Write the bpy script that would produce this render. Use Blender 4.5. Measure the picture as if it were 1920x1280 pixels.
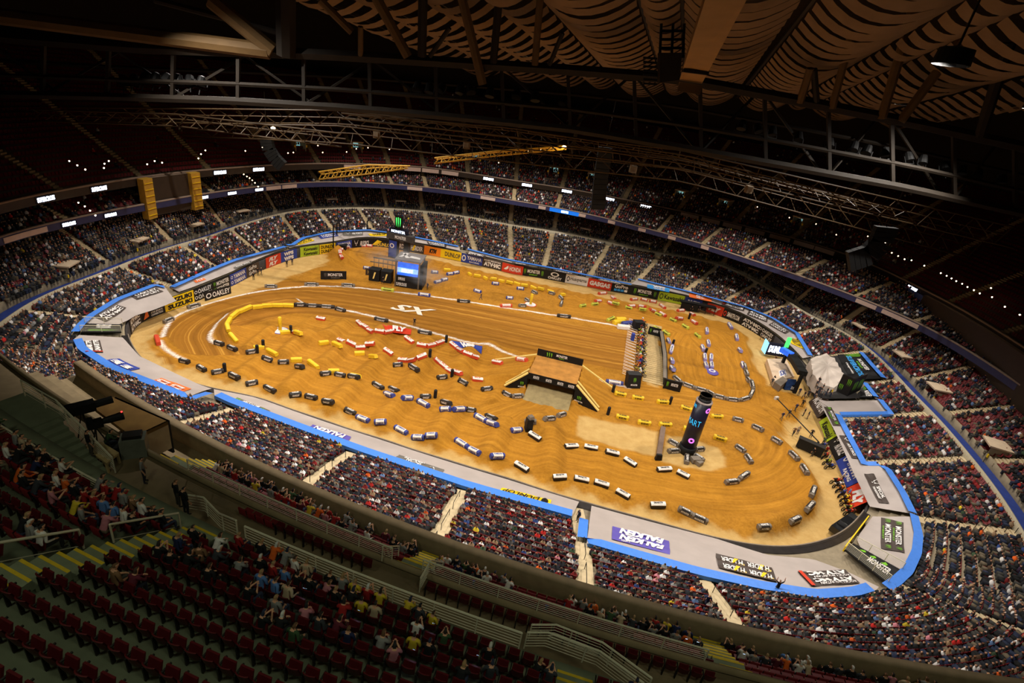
import bpy, bmesh, math, random
import numpy as np
from mathutils import Matrix, Vector

for _o in list(bpy.data.objects):
    bpy.data.objects.remove(_o)
SC = bpy.context.scene
COL = SC.collection
rng = np.random.default_rng(7)
random.seed(7)

# ------------------------------------------------------------------ camera
FPX, CAMH, PITCH, ROLL = 1000.0, 44.0, math.radians(26.0), math.radians(9.3)
FW = np.array([0, math.cos(PITCH), -math.sin(PITCH)])
RT = np.array([1.0, 0, 0])
UP = np.cross(RT, FW)
_cr, _sr = math.cos(ROLL), math.sin(ROLL)
CAM = np.array([0, 0, CAMH])
cam = bpy.data.cameras.new('camera')
cam_ob = bpy.data.objects.new('camera', cam)
COL.objects.link(cam_ob)
_r, _u = _cr * RT + _sr * UP, -_sr * RT + _cr * UP
M = Matrix.Identity(4)
for i in range(3):
    M[i][0], M[i][1], M[i][2], M[i][3] = _r[i], _u[i], -FW[i], CAM[i]
cam_ob.matrix_world = M
cam.sensor_width = 36.0
cam.lens = FPX / 1920 * 36.0
cam.clip_start, cam.clip_end = 0.2, 600
SC.camera = cam_ob

# ------------------------------------------------------------------ colour management, world, lights
SC.view_settings.view_transform = 'Standard'
SC.view_settings.look = 'None'
SC.view_settings.gamma = 1.0
SC.view_settings.use_curve_mapping = False
SC.view_settings.exposure = 0.0
world = bpy.data.worlds.new('world')
SC.world = world
world.use_nodes = True
world.node_tree.nodes['Background'].inputs[0].default_value = (0.05, 0.055, 0.05, 1)
world.node_tree.nodes['Background'].inputs[1].default_value = 0.02

SPOTS = [  # arena floodlights hung from the roof ring: place, aim, power, cone
    ((-52, 62, 50), (-25.3, 72.5, 0)), ((-58, 96, 50), (-29.9, 92.5, 0)), ((-40, 128, 50), (-18.4, 117.5, 0)),
    ((0, 138, 51), (0.0, 117.5, 0)), ((40, 132, 50), (20.7, 117.5, 0)), ((62, 104, 50), (34.5, 95.0, 0)),
    ((58, 70, 50), (32.2, 75.0, 0)), ((30, 44, 50), (18.4, 55.0, 0)), ((0, 42, 50.5), (0.0, 60.0, 0)), ((-28, 46, 50), (-16.1, 60.0, 0)),
]
SPOT_POWER = 48000
def add_spot(pos, aim, power, ang, blend=0.75, col=(1.0, 0.93, 0.84), rad=0.6):
    l = bpy.data.lights.new('flood_and_fill_spot', 'SPOT')
    l.energy, l.spot_size, l.spot_blend, l.color, l.shadow_soft_size = power, math.radians(ang), blend, col, rad
    o = bpy.data.objects.new('flood_and_fill_spot', l)
    COL.objects.link(o)
    o.location = pos
    d = Vector(aim) - Vector(pos)
    o.rotation_euler = d.to_track_quat('-Z', 'Y').to_euler()
    return o
SPOTS = [((p[0] * .95, 90 + (p[1] - 90) * .95, p[2]), a) for p, a in SPOTS]
for _p, _a in SPOTS:
    add_spot(_p, _a, SPOT_POWER, 116, 0.5, rad=0.35)
# dim house-light fill, added to brighten the near upper deck
for _p, _a in (((-16, 4, 50), (-14, 14, 24)), ((4, 2, 50), (3, 12, 24)), ((22, 4, 50), (20, 12, 24))):
    add_spot(_p, _a, 2500, 125, 0.9, (0.92, 1.0, 0.72), 1.5)

# ------------------------------------------------------------------ geometry helpers
def ray(px, py):
    x, y = px - 960.0, py - 640.0
    u, v = (_cr * x + _sr * y) / FPX, (-_sr * x + _cr * y) / FPX
    return FW + u * RT - v * UP
def P(px, py, z=0.0):
    """the place on the level z that the photograph shows at a pixel"""
    d = ray(px, py)
    return CAM + d * ((z - CAMH) / d[2])
def ZB(px, py):
    return 480 + px / 4, 400 + py / 4
def zc(tag, x, y):
    ox, oy = dict(A=(0, 400), B=(480, 400), C=(960, 400), D=(1440, 400), E=(0, 680), F=(480, 680), G=(960, 680), H=(1440, 680),
                  I=(0, 960), J=(480, 960), K=(960, 960), L=(1440, 960))[tag]
    return ox + x / 4, oy + y / 4

def lin(c):
    c = np.asarray(c, float) / 255.0
    return np.where(c <= 0.04045, c / 12.92, ((c + 0.055) / 1.055) ** 2.4)

MATS = {}
def mat(name, rgb=None, rough=0.75, var=0.12, scale=3.0, metal=0.0, emit=0.0, spec=0.3, bump=0.0, attr=None, objcol=False, alpha=1.0):
    """procedural material: a colour, mottled by noise"""
    if name in MATS:
        return MATS[name]
    m = bpy.data.materials.new(name)
    m.use_nodes = True
    nt = m.node_tree
    b = nt.nodes['Principled BSDF']
    b.inputs['Roughness'].default_value = rough
    b.inputs['Metallic'].default_value = metal
    b.inputs['Specular IOR Level'].default_value = spec
    tc = nt.nodes.new('ShaderNodeTexCoord')
    nz = nt.nodes.new('ShaderNodeTexNoise')
    nz.inputs['Scale'].default_value = scale
    nz.inputs['Detail'].default_value = 4
    nt.links.new(tc.outputs['Object'], nz.inputs['Vector'])
    mr = nt.nodes.new('ShaderNodeMapRange')
    mr.inputs['From Min'].default_value, mr.inputs['From Max'].default_value = 0.3, 0.7
    mr.inputs['To Min'].default_value, mr.inputs['To Max'].default_value = 1 - var, 1 + var
    nt.links.new(nz.outputs['Fac'], mr.inputs['Value'])
    mx = nt.nodes.new('ShaderNodeVectorMath')
    mx.operation = 'SCALE'
    nt.links.new(mr.outputs['Result'], mx.inputs['Scale'])
    if attr:
        a = nt.nodes.new('ShaderNodeAttribute')
        a.attribute_name = attr
        nt.links.new(a.outputs['Color'], mx.inputs[0])
    elif objcol:
        a = nt.nodes.new('ShaderNodeObjectInfo')
        nt.links.new(a.outputs['Color'], mx.inputs[0])
    else:
        mx.inputs[0].default_value = tuple(lin(rgb))
    nt.links.new(mx.outputs[0], b.inputs['Base Color'])
    if emit:
        nt.links.new(mx.outputs[0], b.inputs['Emission Color'])
        b.inputs['Emission Strength'].default_value = emit
    if bump:
        bp = nt.nodes.new('ShaderNodeBump')
        bp.inputs['Strength'].default_value = bump
        bp.inputs['Distance'].default_value = 0.05
        nt.links.new(nz.outputs['Fac'], bp.inputs['Height'])
        nt.links.new(bp.outputs['Normal'], b.inputs['Normal'])
    MATS[name] = m
    return m

def tag(o, label=None, cat=None, group=None, kind=None):
    if label: o['label'] = label
    if cat: o['category'] = cat
    if group: o['group'] = group
    if kind: o['kind'] = kind
    return o
def link(name, me, parent=None, m=None):
    o = bpy.data.objects.new(name, me)
    COL.objects.link(o)
    if parent is not None:
        o.parent = parent
    if m is not None and me is not None and len(me.materials) == 0:
        me.materials.append(m)
    return o
def empty(name, loc=(0, 0, 0), rz=0.0):
    o = bpy.data.objects.new(name, None)
    COL.objects.link(o)
    o.location = loc
    o.rotation_euler = (0, 0, rz)
    return o
def mesh_np(name, V, F, m=None, smooth=False, cols=None):
    """V (n,3), F (k,3) or (k,4) arrays"""
    V = np.asarray(V, np.float32); F = np.asarray(F, np.int32)
    me = bpy.data.meshes.new(name)
    n, (k, c) = len(V), F.shape
    me.vertices.add(n); me.vertices.foreach_set('co', V.ravel())
    me.loops.add(k * c); me.loops.foreach_set('vertex_index', F.ravel())
    me.polygons.add(k)
    me.polygons.foreach_set('loop_start', np.arange(0, k * c, c, dtype=np.int32))
    me.polygons.foreach_set('loop_total', np.full(k, c, np.int32))
    if smooth:
        me.polygons.foreach_set('use_smooth', np.ones(k, bool))
    if cols is not None:
        at = me.attributes.new('tint', 'FLOAT_COLOR', 'POINT')
        cc = np.ones((n, 4), np.float32); cc[:, :3] = cols
        at.data.foreach_set('color', cc.ravel())
    me.update(calc_edges=True)
    if m: me.materials.append(m)
    return me
BOXF = np.array([(0, 2, 3, 1), (4, 5, 7, 6), (0, 1, 5, 4), (2, 6, 7, 3), (0, 4, 6, 2), (1, 3, 7, 5)])
class MB:
    """collects boxes, bars, tubes and sheets into one mesh"""
    def __init__(s): s.v, s.f, s.mi, s.n = [], [], [], 0
    def add(s, V, F, mi=0):
        V = np.asarray(V, float)
        s.v.append(V)
        for f in F:
            s.f.append(tuple(int(i) + s.n for i in f)); s.mi.append(mi)
        s.n += len(V)
        return s
    def box(s, c, size, rz=0.0, mi=0, taper=1.0, rot=None):
        hx, hy, hz = [q / 2 for q in size]
        V = np.array([(x * hx * (taper if z > 0 else 1), y * hy * (taper if z > 0 else 1), z * hz) for z in (-1, 1) for y in (-1, 1) for x in (-1, 1)])
        if rot is not None:
            V = V @ np.array(rot).T
        elif rz:
            ca, sa = math.cos(rz), math.sin(rz)
            V = V @ np.array([[ca, -sa, 0], [sa, ca, 0], [0, 0, 1]]).T
        return s.add(V + np.array(c), BOXF, mi)
    def bar(s, a, b, w=0.06, h=None, mi=0):
        """square bar between two points"""
        a, b = np.array(a, float), np.array(b, float)
        d = b - a; L = np.linalg.norm(d)
        if L < 1e-6: return s
        d /= L
        up = np.array([0, 0, 1.0]) if abs(d[2]) < 0.95 else np.array([0, 1.0, 0])
        x = np.cross(d, up); x /= np.linalg.norm(x); y = np.cross(x, d)
        h = h or w
        V = [p + x * sx * w / 2 + y * sy * h / 2 for p in (a, b) for sy in (-1, 1) for sx in (-1, 1)]
        return s.add(V, BOXF, mi)
    def tube(s, pts, r=0.03, n=6, mi=0, closed=False):
        pts = [np.array(p, float) for p in pts]
        rs = r if hasattr(r, '__len__') else [r] * len(pts)
        V, F = [], []
        for i, p in enumerate(pts):
            d = pts[min(i + 1, len(pts) - 1)] - pts[max(i - 1, 0)]
            d = d / (np.linalg.norm(d) + 1e-9)
            up = np.array([0, 0, 1.0]) if abs(d[2]) < 0.95 else np.array([0, 1.0, 0])
            x = np.cross(d, up); x /= np.linalg.norm(x); y = np.cross(x, d)
            for k in range(n):
                a = 2 * math.pi * k / n
                V.append(p + (x * math.cos(a) + y * math.sin(a)) * rs[i])
        for i in range(len(pts) - 1):
            for k in range(n):
                F.append((i * n + k, i * n + (k + 1) % n, (i + 1) * n + (k + 1) % n, (i + 1) * n + k))
        F.append(tuple(range(n - 1, -1, -1))); F.append(tuple(range((len(pts) - 1) * n, len(pts) * n)))
        return s.add(V, F, mi)
    def lathe(s, c, prof, n=16, mi=0, cap=True):
        """prof: list of (r, z) round the vertical through c"""
        V, F = [], []
        for r, z in prof:
            for k in range(n):
                a = 2 * math.pi * k / n
                V.append((c[0] + r * math.cos(a), c[1] + r * math.sin(a), c[2] + z))
        for i in range(len(prof) - 1):
            for k in range(n):
                F.append((i * n + k, i * n + (k + 1) % n, (i + 1) * n + (k + 1) % n, (i + 1) * n + k))
        if cap:
            F.append(tuple(range(n - 1, -1, -1))); F.append(tuple(range((len(prof) - 1) * n, len(prof) * n)))
        return s.add(V, F, mi)
    def quad(s, a, b, c, d, mi=0): return s.add([a, b, c, d], [(0, 1, 2, 3)], mi)
    def slab(s, pts, t=0.05, mi=0):
        """polygon given thickness t below itself along its normal"""
        pts = np.array(pts, float)
        nrm = np.cross(pts[1] - pts[0], pts[2] - pts[0]); nrm /= (np.linalg.norm(nrm) + 1e-9)
        n = len(pts)
        V = np.vstack([pts, pts - nrm * t])
        F = [tuple(range(n)), tuple(range(2 * n - 1, n - 1, -1))] + [(i, i + n, (i + 1) % n + n, (i + 1) % n) for i in range(n)]
        return s.add(V, F, mi)
    def data(s, name, mats, smooth=False):
        me = bpy.data.meshes.new(name)
        me.from_pydata(np.vstack(s.v).tolist(), [], s.f)
        ms = mats if isinstance(mats, (list, tuple)) else [mats]
        for m in ms: me.materials.append(m)
        if len(ms) > 1: me.polygons.foreach_set('material_index', np.array(s.mi, np.int32))
        if smooth: me.polygons.foreach_set('use_smooth', np.ones(len(s.f), bool))
        me.update()
        return me
    def build(s, name, mats, parent=None, smooth=False):
        return link(name, s.data(name, mats, smooth), parent)

_TXT = {}
def text_mesh(body, bold=0.02, shear=0.0):
    """triangulated lettering scaled to the unit square"""
    key = (body, bold, shear)
    if key in _TXT: return _TXT[key]
    cu = bpy.data.curves.new('lettering', 'FONT')
    cu.body = body; cu.offset = bold; cu.shear = shear; cu.resolution_u = 2
    cu.align_x = 'LEFT'; cu.space_line = 0.85
    o = bpy.data.objects.new('lettering', cu); COL.objects.link(o)
    dg = bpy.context.evaluated_depsgraph_get()
    me = o.evaluated_get(dg).to_mesh()
    me.calc_loop_triangles()
    V = np.array([v.co[:] for v in me.vertices]); T = np.array([t.vertices[:] for t in me.loop_triangles])
    o.evaluated_get(dg).to_mesh_clear()
    bpy.data.objects.remove(o); bpy.data.curves.remove(cu)
    V = V[:, :2]; lo, hi = V.min(0), V.max(0)
    V = (V - lo) / (hi - lo)
    _TXT[key] = (V, T)
    return V, T
def bil(c, u, v):
    """c: bottom-left, bottom-right, top-right, top-left corners"""
    bl, br, tr, tl = [np.asarray(q, float) for q in c]
    u = np.asarray(u)[..., None]; v = np.asarray(v)[..., None]
    return bl * (1 - u) * (1 - v) + br * u * (1 - v) + tr * u * v + tl * (1 - u) * v
def cnormal(c):
    bl, br, tr, tl = [np.asarray(q, float) for q in c]
    n = np.cross(br - bl, tl - bl); return n / (np.linalg.norm(n) + 1e-9)
def lettering(corners, body, rect=(0, 0, 1, 1), m=None, parent=None, lift=0.03, bold=0.02, shear=0.0, name='lettering'):
    V, T = text_mesh(body, bold, shear)
    u = rect[0] + V[:, 0] * (rect[2] - rect[0]); v = rect[1] + V[:, 1] * (rect[3] - rect[1])
    W = bil(corners, u, v) + cnormal(corners) * lift
    return link(name, mesh_np(name, W, T, m), parent)
def shape2d(corners, polys, m, parent=None, lift=0.03, name='emblem'):
    """flat marks: list of polygons in the unit square"""
    mb = MB(); n = cnormal(corners)
    for poly in polys:
        q = np.array(poly); W = bil(corners, q[:, 0], q[:, 1]) + n * lift
        mb.add(W, [tuple(range(len(W)))])
    return mb.build(name, m, parent)
ORD = ['zeroth', 'first', 'second', 'third', 'fourth', 'fifth', 'sixth', 'seventh', 'eighth', 'ninth', 'tenth', 'eleventh', 'twelfth', 'thirteenth',
       'fourteenth', 'fifteenth', 'sixteenth', 'seventeenth', 'eighteenth', 'nineteenth', 'twentieth']
def ordw(i):
    if i <= 20: return ORD[i]
    t = ['', '', 'twenty', 'thirty', 'forty', 'fifty', 'sixty', 'seventy', 'eighty', 'ninety'][i // 10]
    return t + '-' + ORD[i % 10] if i % 10 else t.replace('ty', 'tieth')
# ------------------------------------------------------------------ plan of the stadium: closed curves round the arena floor
CX, CY = 0.0, 90.0
def polar(p):
    dx, dy = p[0] - CX, p[1] - CY
    return math.degrees(math.atan2(dy, dx)) % 360, math.hypot(dx, dy)
class Curve:
    def __init__(s, knots, sig=4.0):
        k = sorted((a % 360, r) for a, r in knots)
        a = np.array([q[0] for q in k]); r = np.array([q[1] for q in k])
        s.a = np.arange(0, 360, 0.5)
        R = np.interp(s.a, np.r_[a - 360, a, a + 360], np.r_[r, r, r])
        w = np.exp(-0.5 * (np.arange(-60, 61) * 0.5 / sig) ** 2); w /= w.sum()
        s.r = np.convolve(np.r_[R[-60:], R, R[:60]], w, 'valid')
    def __call__(s, deg):
        return np.interp(np.asarray(deg) % 360, np.r_[s.a, 360], np.r_[s.r, s.r[0]])
def XY(deg, r):
    t = np.radians(deg)
    return np.stack([CX + r * np.cos(t), CY + r * np.sin(t)], -1)
def picks(pts, z): return [polar(P(x, y, z)) for x, y in pts]
WALLPX = [(767, 472), (865, 491), (960, 514), (1060, 530), (1142, 546), (1226, 561), (1310, 579), (1385, 606), (1440, 640), (1530, 755), (1570, 840), (1620, 960),
          (1570, 1010), (1500, 1030), (1440, 1033), (1220, 980), (1100, 948), (955, 902), (840, 868), (720, 829), (600, 790), (480, 746), (400, 735), (275, 690),
          (240, 640), (255, 605), (360, 570), (440, 535), (560, 482), (620, 475), (690, 462)]
WALLH = 2.2
WALL = Curve([polar(P(x, y, WALLH if y > 685 and x < 1590 and not (x > 1510 and y < 900) else 0)) for x, y in WALLPX], 2.5)
ZCONC = 6.2
CONC = Curve(picks([(30, 600), (50, 580), (200, 520), (400, 450), (480, 420), (560, 400), (700, 395), (830, 405), (960, 428), (1200, 475), (1350, 500), (1500, 590), (1600, 640),
                    (1700, 740), (1800, 850), (1900, 990)], ZCONC) + [(-52, 78), (-65, 74), (-80, 67), (-95, 62.5), (-112, 62), (-130, 67), (-145, 74)], 3.0)
CLUB = Curve(picks([(0, 450), (150, 415), (300, 385), (450, 360), (600, 345), (800, 355), (960, 380), (1200, 430), (1400, 490), (1600, 560), (1720, 610)], 13.4) +
             [(-10, 78), (-36, 82), (-60, 80), (-90, 72), (-120, 74), (-145, 79)])
UPPER = Curve(picks([(0, 390), (150, 360), (300, 335), (450, 320), (600, 312), (800, 318), (960, 343), (1200, 385), (1400, 430), (1570, 475), (1730, 550), (1900, 650)], 17.8) +
              [(-36, 80), (-60, 79), (-90, 74), (-120, 76), (-145, 79)])
def smooth01(x): x = np.clip(x, 0, 1); return x * x * (3 - 2 * x)
def near_w(deg):
    d = (np.asarray(deg) + 180) % 360 - 180      # 1 along the side below the camera
    return smooth01((d + 150) / 12) * smooth01((-42 - d) / 12)
def zconc(deg): return ZCONC + 3.9 * near_w(deg)
def bowl_z(x, y):
    """height of the lower stand above a place on plan"""
    a = np.degrees(np.arctan2(y - CY, x - CX)); r = np.hypot(x - CX, y - CY)
    w = WALL(a); t = (r - w) / (CONC(a) - w)
    return WALLH + 0.1 + np.clip(t, 0, 1.3) * (zconc(a) - WALLH - 0.1)
def SB(px, py, lift=0.0):
    """the place on the lower stand that a pixel shows"""
    d = ray(px, py); lo, hi = (14 - CAMH) / d[2], (0.0 - CAMH) / d[2]
    t = np.linspace(lo, hi, 600); q = CAM + t[:, None] * d
    g = q[:, 2] - bowl_z(q[:, 0], q[:, 1]) - lift
    i = np.where(g < 0)[0]
    i = i[0] if len(i) else len(t) - 1
    return q[i]

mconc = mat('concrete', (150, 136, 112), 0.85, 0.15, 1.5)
mconc_d = mat('concrete_grey', (112, 116, 100), 0.9, 0.12, 1.2)
mseat = mat('seat_plastic', (104, 20, 24), 0.55, 0.15, 2.0)
mblue = mat('blue_paint', (38, 58, 128), 0.6, 0.15, 2.0)
mrail = mat('galvanised_rail', (178, 166, 140), 0.5, 0.1, 4.0)
mdark = mat('dark_steel', (34, 30, 26), 0.6, 0.2, 2.0)
mblack = mat('black_vinyl', (18, 18, 18), 0.6, 0.15, 3.0)
mcrowd = mat('crowd_cloth', None, 0.85, 0.1, 9.0, attr='tint')
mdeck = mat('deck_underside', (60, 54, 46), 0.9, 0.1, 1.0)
mwhite = mat('white_vinyl', (232, 226, 220), 0.55, 0.06, 4.0)

AISLES = [(152, 150), (142, 141), (132, 132), (126, 125), (118, 117), (107, 107), (95, 95.5), (83, 84), (67, 69), (54, 57), (43, 46), (35, 36), (27, 26), (18, 16), (8, 7), (-2, -3),
          (-14, -12), (-26, -22), (-37, -34), (-52, -50), (-67, -72), (-77, -83), (-93, -94), (-111, -106), (-131, -121), (-150, -141), (-161, -157), (-174, -172), (176, 176), (164, 164)]
TARPS = []      # plan polygons where the stand is covered (filled in with the tarpaulins)
def in_poly(x, y, poly):
    x, y = np.asarray(x), np.asarray(y); c = np.zeros(x.shape, bool); n = len(poly); j = n - 1
    for i in range(n):
        xi, yi = poly[i][:2]; xj, yj = poly[j][:2]
        if yi != yj:
            c ^= ((yi > y) != (yj > y)) & (x < (xj - xi) * (y - yi) / (yj - yi) + xi)
        j = i
    return c

def arc_pts(a0, a1, rf, step):
    """places along the curve rf(deg) from a0 to a1 (a1 > a0), evenly spaced; also the angles and the inward heading"""
    a = np.linspace(a0, a1, max(16, int((a1 - a0) * 4))); q = XY(a, rf(a))
    s = np.r_[0, np.cumsum(np.linalg.norm(np.diff(q, axis=0), axis=1))]
    n = max(1, int(s[-1] / step)); t = np.linspace(step * 0.5, s[-1] - step * 0.5, n)
    aa = np.interp(t, s, a); qq = np.stack([np.interp(t, s, q[:, 0]), np.interp(t, s, q[:, 1])], -1)
    e = 0.3; tan = XY(aa + e, rf(aa + e)) - XY(aa - e, rf(aa - e))
    yaw = np.arctan2(tan[:, 0], -tan[:, 1])      # inward normal of a counter-clockwise curve is (-ty, tx)
    return aa, qq, np.arctan2(tan[:, 0], -tan[:, 1])

# ---- templates of the small far seats and people
def tpl_seat():
    w, V, F = 0.24, [], []
    V = [(-w, .05, .02), (w, .05, .02), (w, .42, .42), (-w, .42, .42), (-w, -.02, .42), (w, -.02, .42), (-w, -.1, .88), (w, -.1, .88), (-w, -.16, .86), (w, -.16, .86), (-w, -.1, .4), (w, -.1, .4)]
    F = [(3, 2, 5, 4), (4, 5, 7, 6), (6, 7, 9, 8), (8, 9, 11, 10)]
    return np.array(V), np.array(F)
def tpl_person():
    V, F, C = [], [], []      # C: 0 shirt, 1 skin, 2 hair, 3 trousers
    def box(x, y, z0, z1, wx, wy, tx, ty, dy, c):
        n = len(V)
        for z, sx, sy, oy in ((z0, wx, wy, 0), (z1, tx, ty, dy)):
            V.extend([(x - sx, y - sy + oy, z), (x + sx, y - sy + oy, z), (x + sx, y + sy + oy, z), (x - sx, y + sy + oy, z)])
        F.extend([(n, n + 1, n + 5), (n, n + 5, n + 4), (n + 1, n + 2, n + 6), (n + 1, n + 6, n + 5), (n + 2, n + 3, n + 7), (n + 2, n + 7, n + 6), (n + 3, n, n + 4), (n + 3, n + 4, n + 7),
                  (n + 4, n + 5, n + 6), (n + 4, n + 6, n + 7)])
        C.extend([c] * 8)
    box(0, 0.02, .42, .76, .17, .13, .235, .125, .02, 0)          # torso
    box(0, 0.04, .76, .97, .235, .125, .1, .07, .01, 0)          # shoulders
    box(0, 0.36, .38, .56, .18, .26, .17, .26, 0, 3)            # lap
    box(0, 0.52, .0, .40, .15, .09, .17, .08, 0, 3)             # shins
    n = len(V)
    V.extend([(0, .05, .95), (.11, .05, 1.08), (0, .16, 1.09), (-.11, .05, 1.08), (0, -.06, 1.08), (0, .03, 1.24)])
    C.extend([1, 1, 1, 1, 2, 2])
    for a, b in ((1, 2), (2, 3), (3, 4), (4, 1)):
        F.extend([(n, n + b, n + a), (n + a, n + b, n + 5)])
    return np.array(V), np.array(F), np.array(C)
SEAT_V, SEAT_F = tpl_seat(); PER_V, PER_F, PER_C = tpl_person()
SHIRTS = lin([(22, 22, 24), (30, 30, 34), (40, 42, 48), (58, 58, 62), (88, 86, 84), (130, 128, 126), (205, 200, 196), (232, 228, 224), (26, 34, 62), (44, 66, 120), (92, 118, 160), (120, 24, 24),
              (176, 34, 28), (214, 92, 26), (84, 62, 44), (140, 112, 84), (52, 72, 48), (196, 170, 40), (190, 120, 130), (60, 40, 64)])
SHIRT_P = np.array([24, 15, 12, 8, 6, 6, 5, 4, 6, 2, 2, 3, 1.8, 1.7, 5, 5, 2, .7, 1.0, 1.5]); SHIRT_P = SHIRT_P / SHIRT_P.sum()
SKIN = lin([(224, 172, 140), (206, 150, 118), (176, 120, 88), (120, 78, 56)]); HAIR = lin([(30, 22, 18), (52, 36, 24), (92, 64, 38), (160, 128, 84), (20, 20, 22), (205, 200, 196), (150, 30, 28)])
PANTS = lin([(24, 26, 34), (36, 44, 66), (20, 20, 20), (60, 58, 54), (104, 92, 74)])
def scatter(V, F, pos, yaw, scl=None):
    n, k = len(pos), len(V); ca, sa = np.cos(yaw)[:, None], np.sin(yaw)[:, None]
    s = np.ones((n, 1)) if scl is None else scl[:, None]
    x, y, z = V[None, :, 0] * s, V[None, :, 1] * s, V[None, :, 2] * s
    # template faces +y; heading h means +y -> (cos h, sin h)
    X = x * sa + y * ca; Y = -x * ca + y * sa
    W = np.stack([X + pos[:, 0:1], Y + pos[:, 1:2], z + pos[:, 2:3]], -1).reshape(-1, 3)
    return W, (F[None] + (np.arange(n) * k)[:, None, None]).reshape(-1, F.shape[1])
def crowd_colours(n):
    sh = SHIRTS[rng.choice(len(SHIRTS), n, p=SHIRT_P)] * rng.uniform(.7, 1.25, (n, 1)); sk = SKIN[rng.choice(4, n, p=[.45, .3, .15, .1])]
    ha = HAIR[rng.choice(7, n, p=[.28, .25, .14, .08, .13, .08, .04])]; pa = PANTS[rng.integers(0, 5, n)]
    return np.stack([sh, sk, ha, pa], 1)[:, PER_C].reshape(-1, 3)

SEATS, CROWD = [], []          # places collected from every stand: (x, y, z, yaw)
NEARCROWD = []
def aisle_gap(a, r, half=0.75, frac=0.0):
    m = np.zeros(a.shape, bool)
    for b, t in AISLES:
        c = b + (t - b) * frac
        m |= np.abs((a - c + 180) % 360 - 180) * math.pi / 180 * r < half
    return m
def stand(name, a0, a1, fin, fout, z0, z1, rows, occ, near=False, pitch=0.56, aisles=True, tarp=False, label=None, frac=(0, 1), seatmask=None, smat=None, rmask=None):
    """one stand: stepped concrete, its seats and its crowd; occ(angle, row fraction) is the share of taken seats"""
    na = int((a1 - a0) * 1.0) + 2
    A = np.linspace(a0, a1, na); V, F = [], []
    for k in range(rows + 1):
        t0 = k / rows
        r = fin(A) + (fout(A) - fin(A)) * t0; q = XY(A, r)
        za = z0(A) + (z1(A) - z0(A)) * (max(k - 1, 0) / rows if k else 0); zb = z0(A) + (z1(A) - z0(A)) * (k / rows)
        V.append(np.c_[q, za]); V.append(np.c_[q, zb])
    V = np.vstack(V); L = 2 * (rows + 1)
    i, j = np.meshgrid(np.arange(L - 1), np.arange(na - 1), indexing='ij'); b = (i * na + j).ravel()
    F = np.stack([b, b + na, b + na + 1, b + 1], 1)
    o = link(name, mesh_np(name, V, F, smat or mconc)); tag(o, label, 'stand', kind='structure')
    for k in range(rows):
        t0 = (k + 0.55) / rows
        rf = lambda d, t0=t0: fin(d) + (fout(d) - fin(d)) * t0
        a, q, yaw = arc_pts(a0, a1, rf, pitch)
        z = z0(a) + (z1(a) - z0(a)) * (k / rows)
        ok = np.ones(len(a), bool)
        if aisles: ok &= ~aisle_gap(a, rf(a), frac=frac[0] + (frac[1] - frac[0]) * t0)
        if tarp:
            for poly in TARPS: ok &= ~in_poly(q[:, 0], q[:, 1], poly)
        if rmask is not None: ok &= rmask(a, rf(a))
        if seatmask is not None: ok &= seatmask(a, t0)
        pts = np.c_[q, z, yaw][ok]; a = a[ok]
        SEATS.append(pts)
        # people come in parties: smooth the chance along the row
        u = rng.random(len(a)); g = np.convolve(rng.random(len(a) + 6), np.ones(7) / 7, 'valid') if len(a) > 7 else u
        take = (0.72 * u + 0.28 * (0.5 + (g - 0.5) * 2.6)) < occ(a, t0)
        pp = pts[take].copy(); pp[:, 3] += rng.normal(0, .25, len(pp)); pp[:, :2] += rng.normal(0, .03, (len(pp), 2))
        (NEARCROWD if near else CROWD).append(pp)
    return o
# ------------------------------------------------------------------ tarpaulins over the front rows, with their blue edges and printed panels
mtarp = mat('grey_tarpaulin', (178, 166, 160), 0.5, 0.07, 0.5, bump=0.25)
mtarp_k = mat('black_tarpaulin', (44, 42, 42), 0.55, 0.12, 0.8)
mstrip = mat('blue_strip', (72, 132, 226), 0.55, 0.06, 3.0)
PM = {k: mat('print_' + k, c, 0.55, 0.05, 2.0) for k, c in dict(
    black=(26, 25, 26), grey=(112, 106, 98), yellow=(246, 204, 24), blue=(48, 66, 152), orange=(240, 118, 54), red=(214, 62, 34), lime=(178, 200, 44), white=(236, 230, 226), brown=(72, 60, 54),
    green=(120, 190, 40), cyan=(60, 150, 220), ktm=(246, 140, 30), violet=(96, 84, 170), cream=(240, 208, 120), greenp=(86, 96, 40)).items()}
def resample(pts, n):
    pts = np.array(pts, float); s = np.r_[0, np.cumsum(np.linalg.norm(np.diff(pts, axis=0), axis=1))]
    t = np.linspace(0, s[-1], n)
    return np.stack([np.interp(t, s, pts[:, k]) for k in range(pts.shape[1])], -1)
def ruled(inner, outer, nu, nv, sag=0.0):
    a, b = resample(inner, nu), resample(outer, nu)
    v = np.linspace(0, 1, nv)[:, None, None]
    G = a[None] * (1 - v) + b[None] * v
    G[..., 2] += rng.normal(0, 0.02, G.shape[:2]) * (v[..., 0] > 0) * (v[..., 0] < 1)
    j, i = np.meshgrid(np.arange(nv - 1), np.arange(nu - 1), indexing='ij'); k = (j * nu + i).ravel()
    return G.reshape(-1, 3), np.stack([k, k + 1, k + nu + 1, k + nu], 1)
TARP_LIFT = 0.55
TARPV = {}
EDGE = []       # outer edge of the tarpaulins as seen from the middle of the floor
def wall_top(a, n=24):
    A = np.linspace(a[0], a[1], n); return np.c_[XY(A, WALL(A) + 0.12 + .7 * near_w(A)), np.full(n, WALLH + 0.12)]
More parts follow.
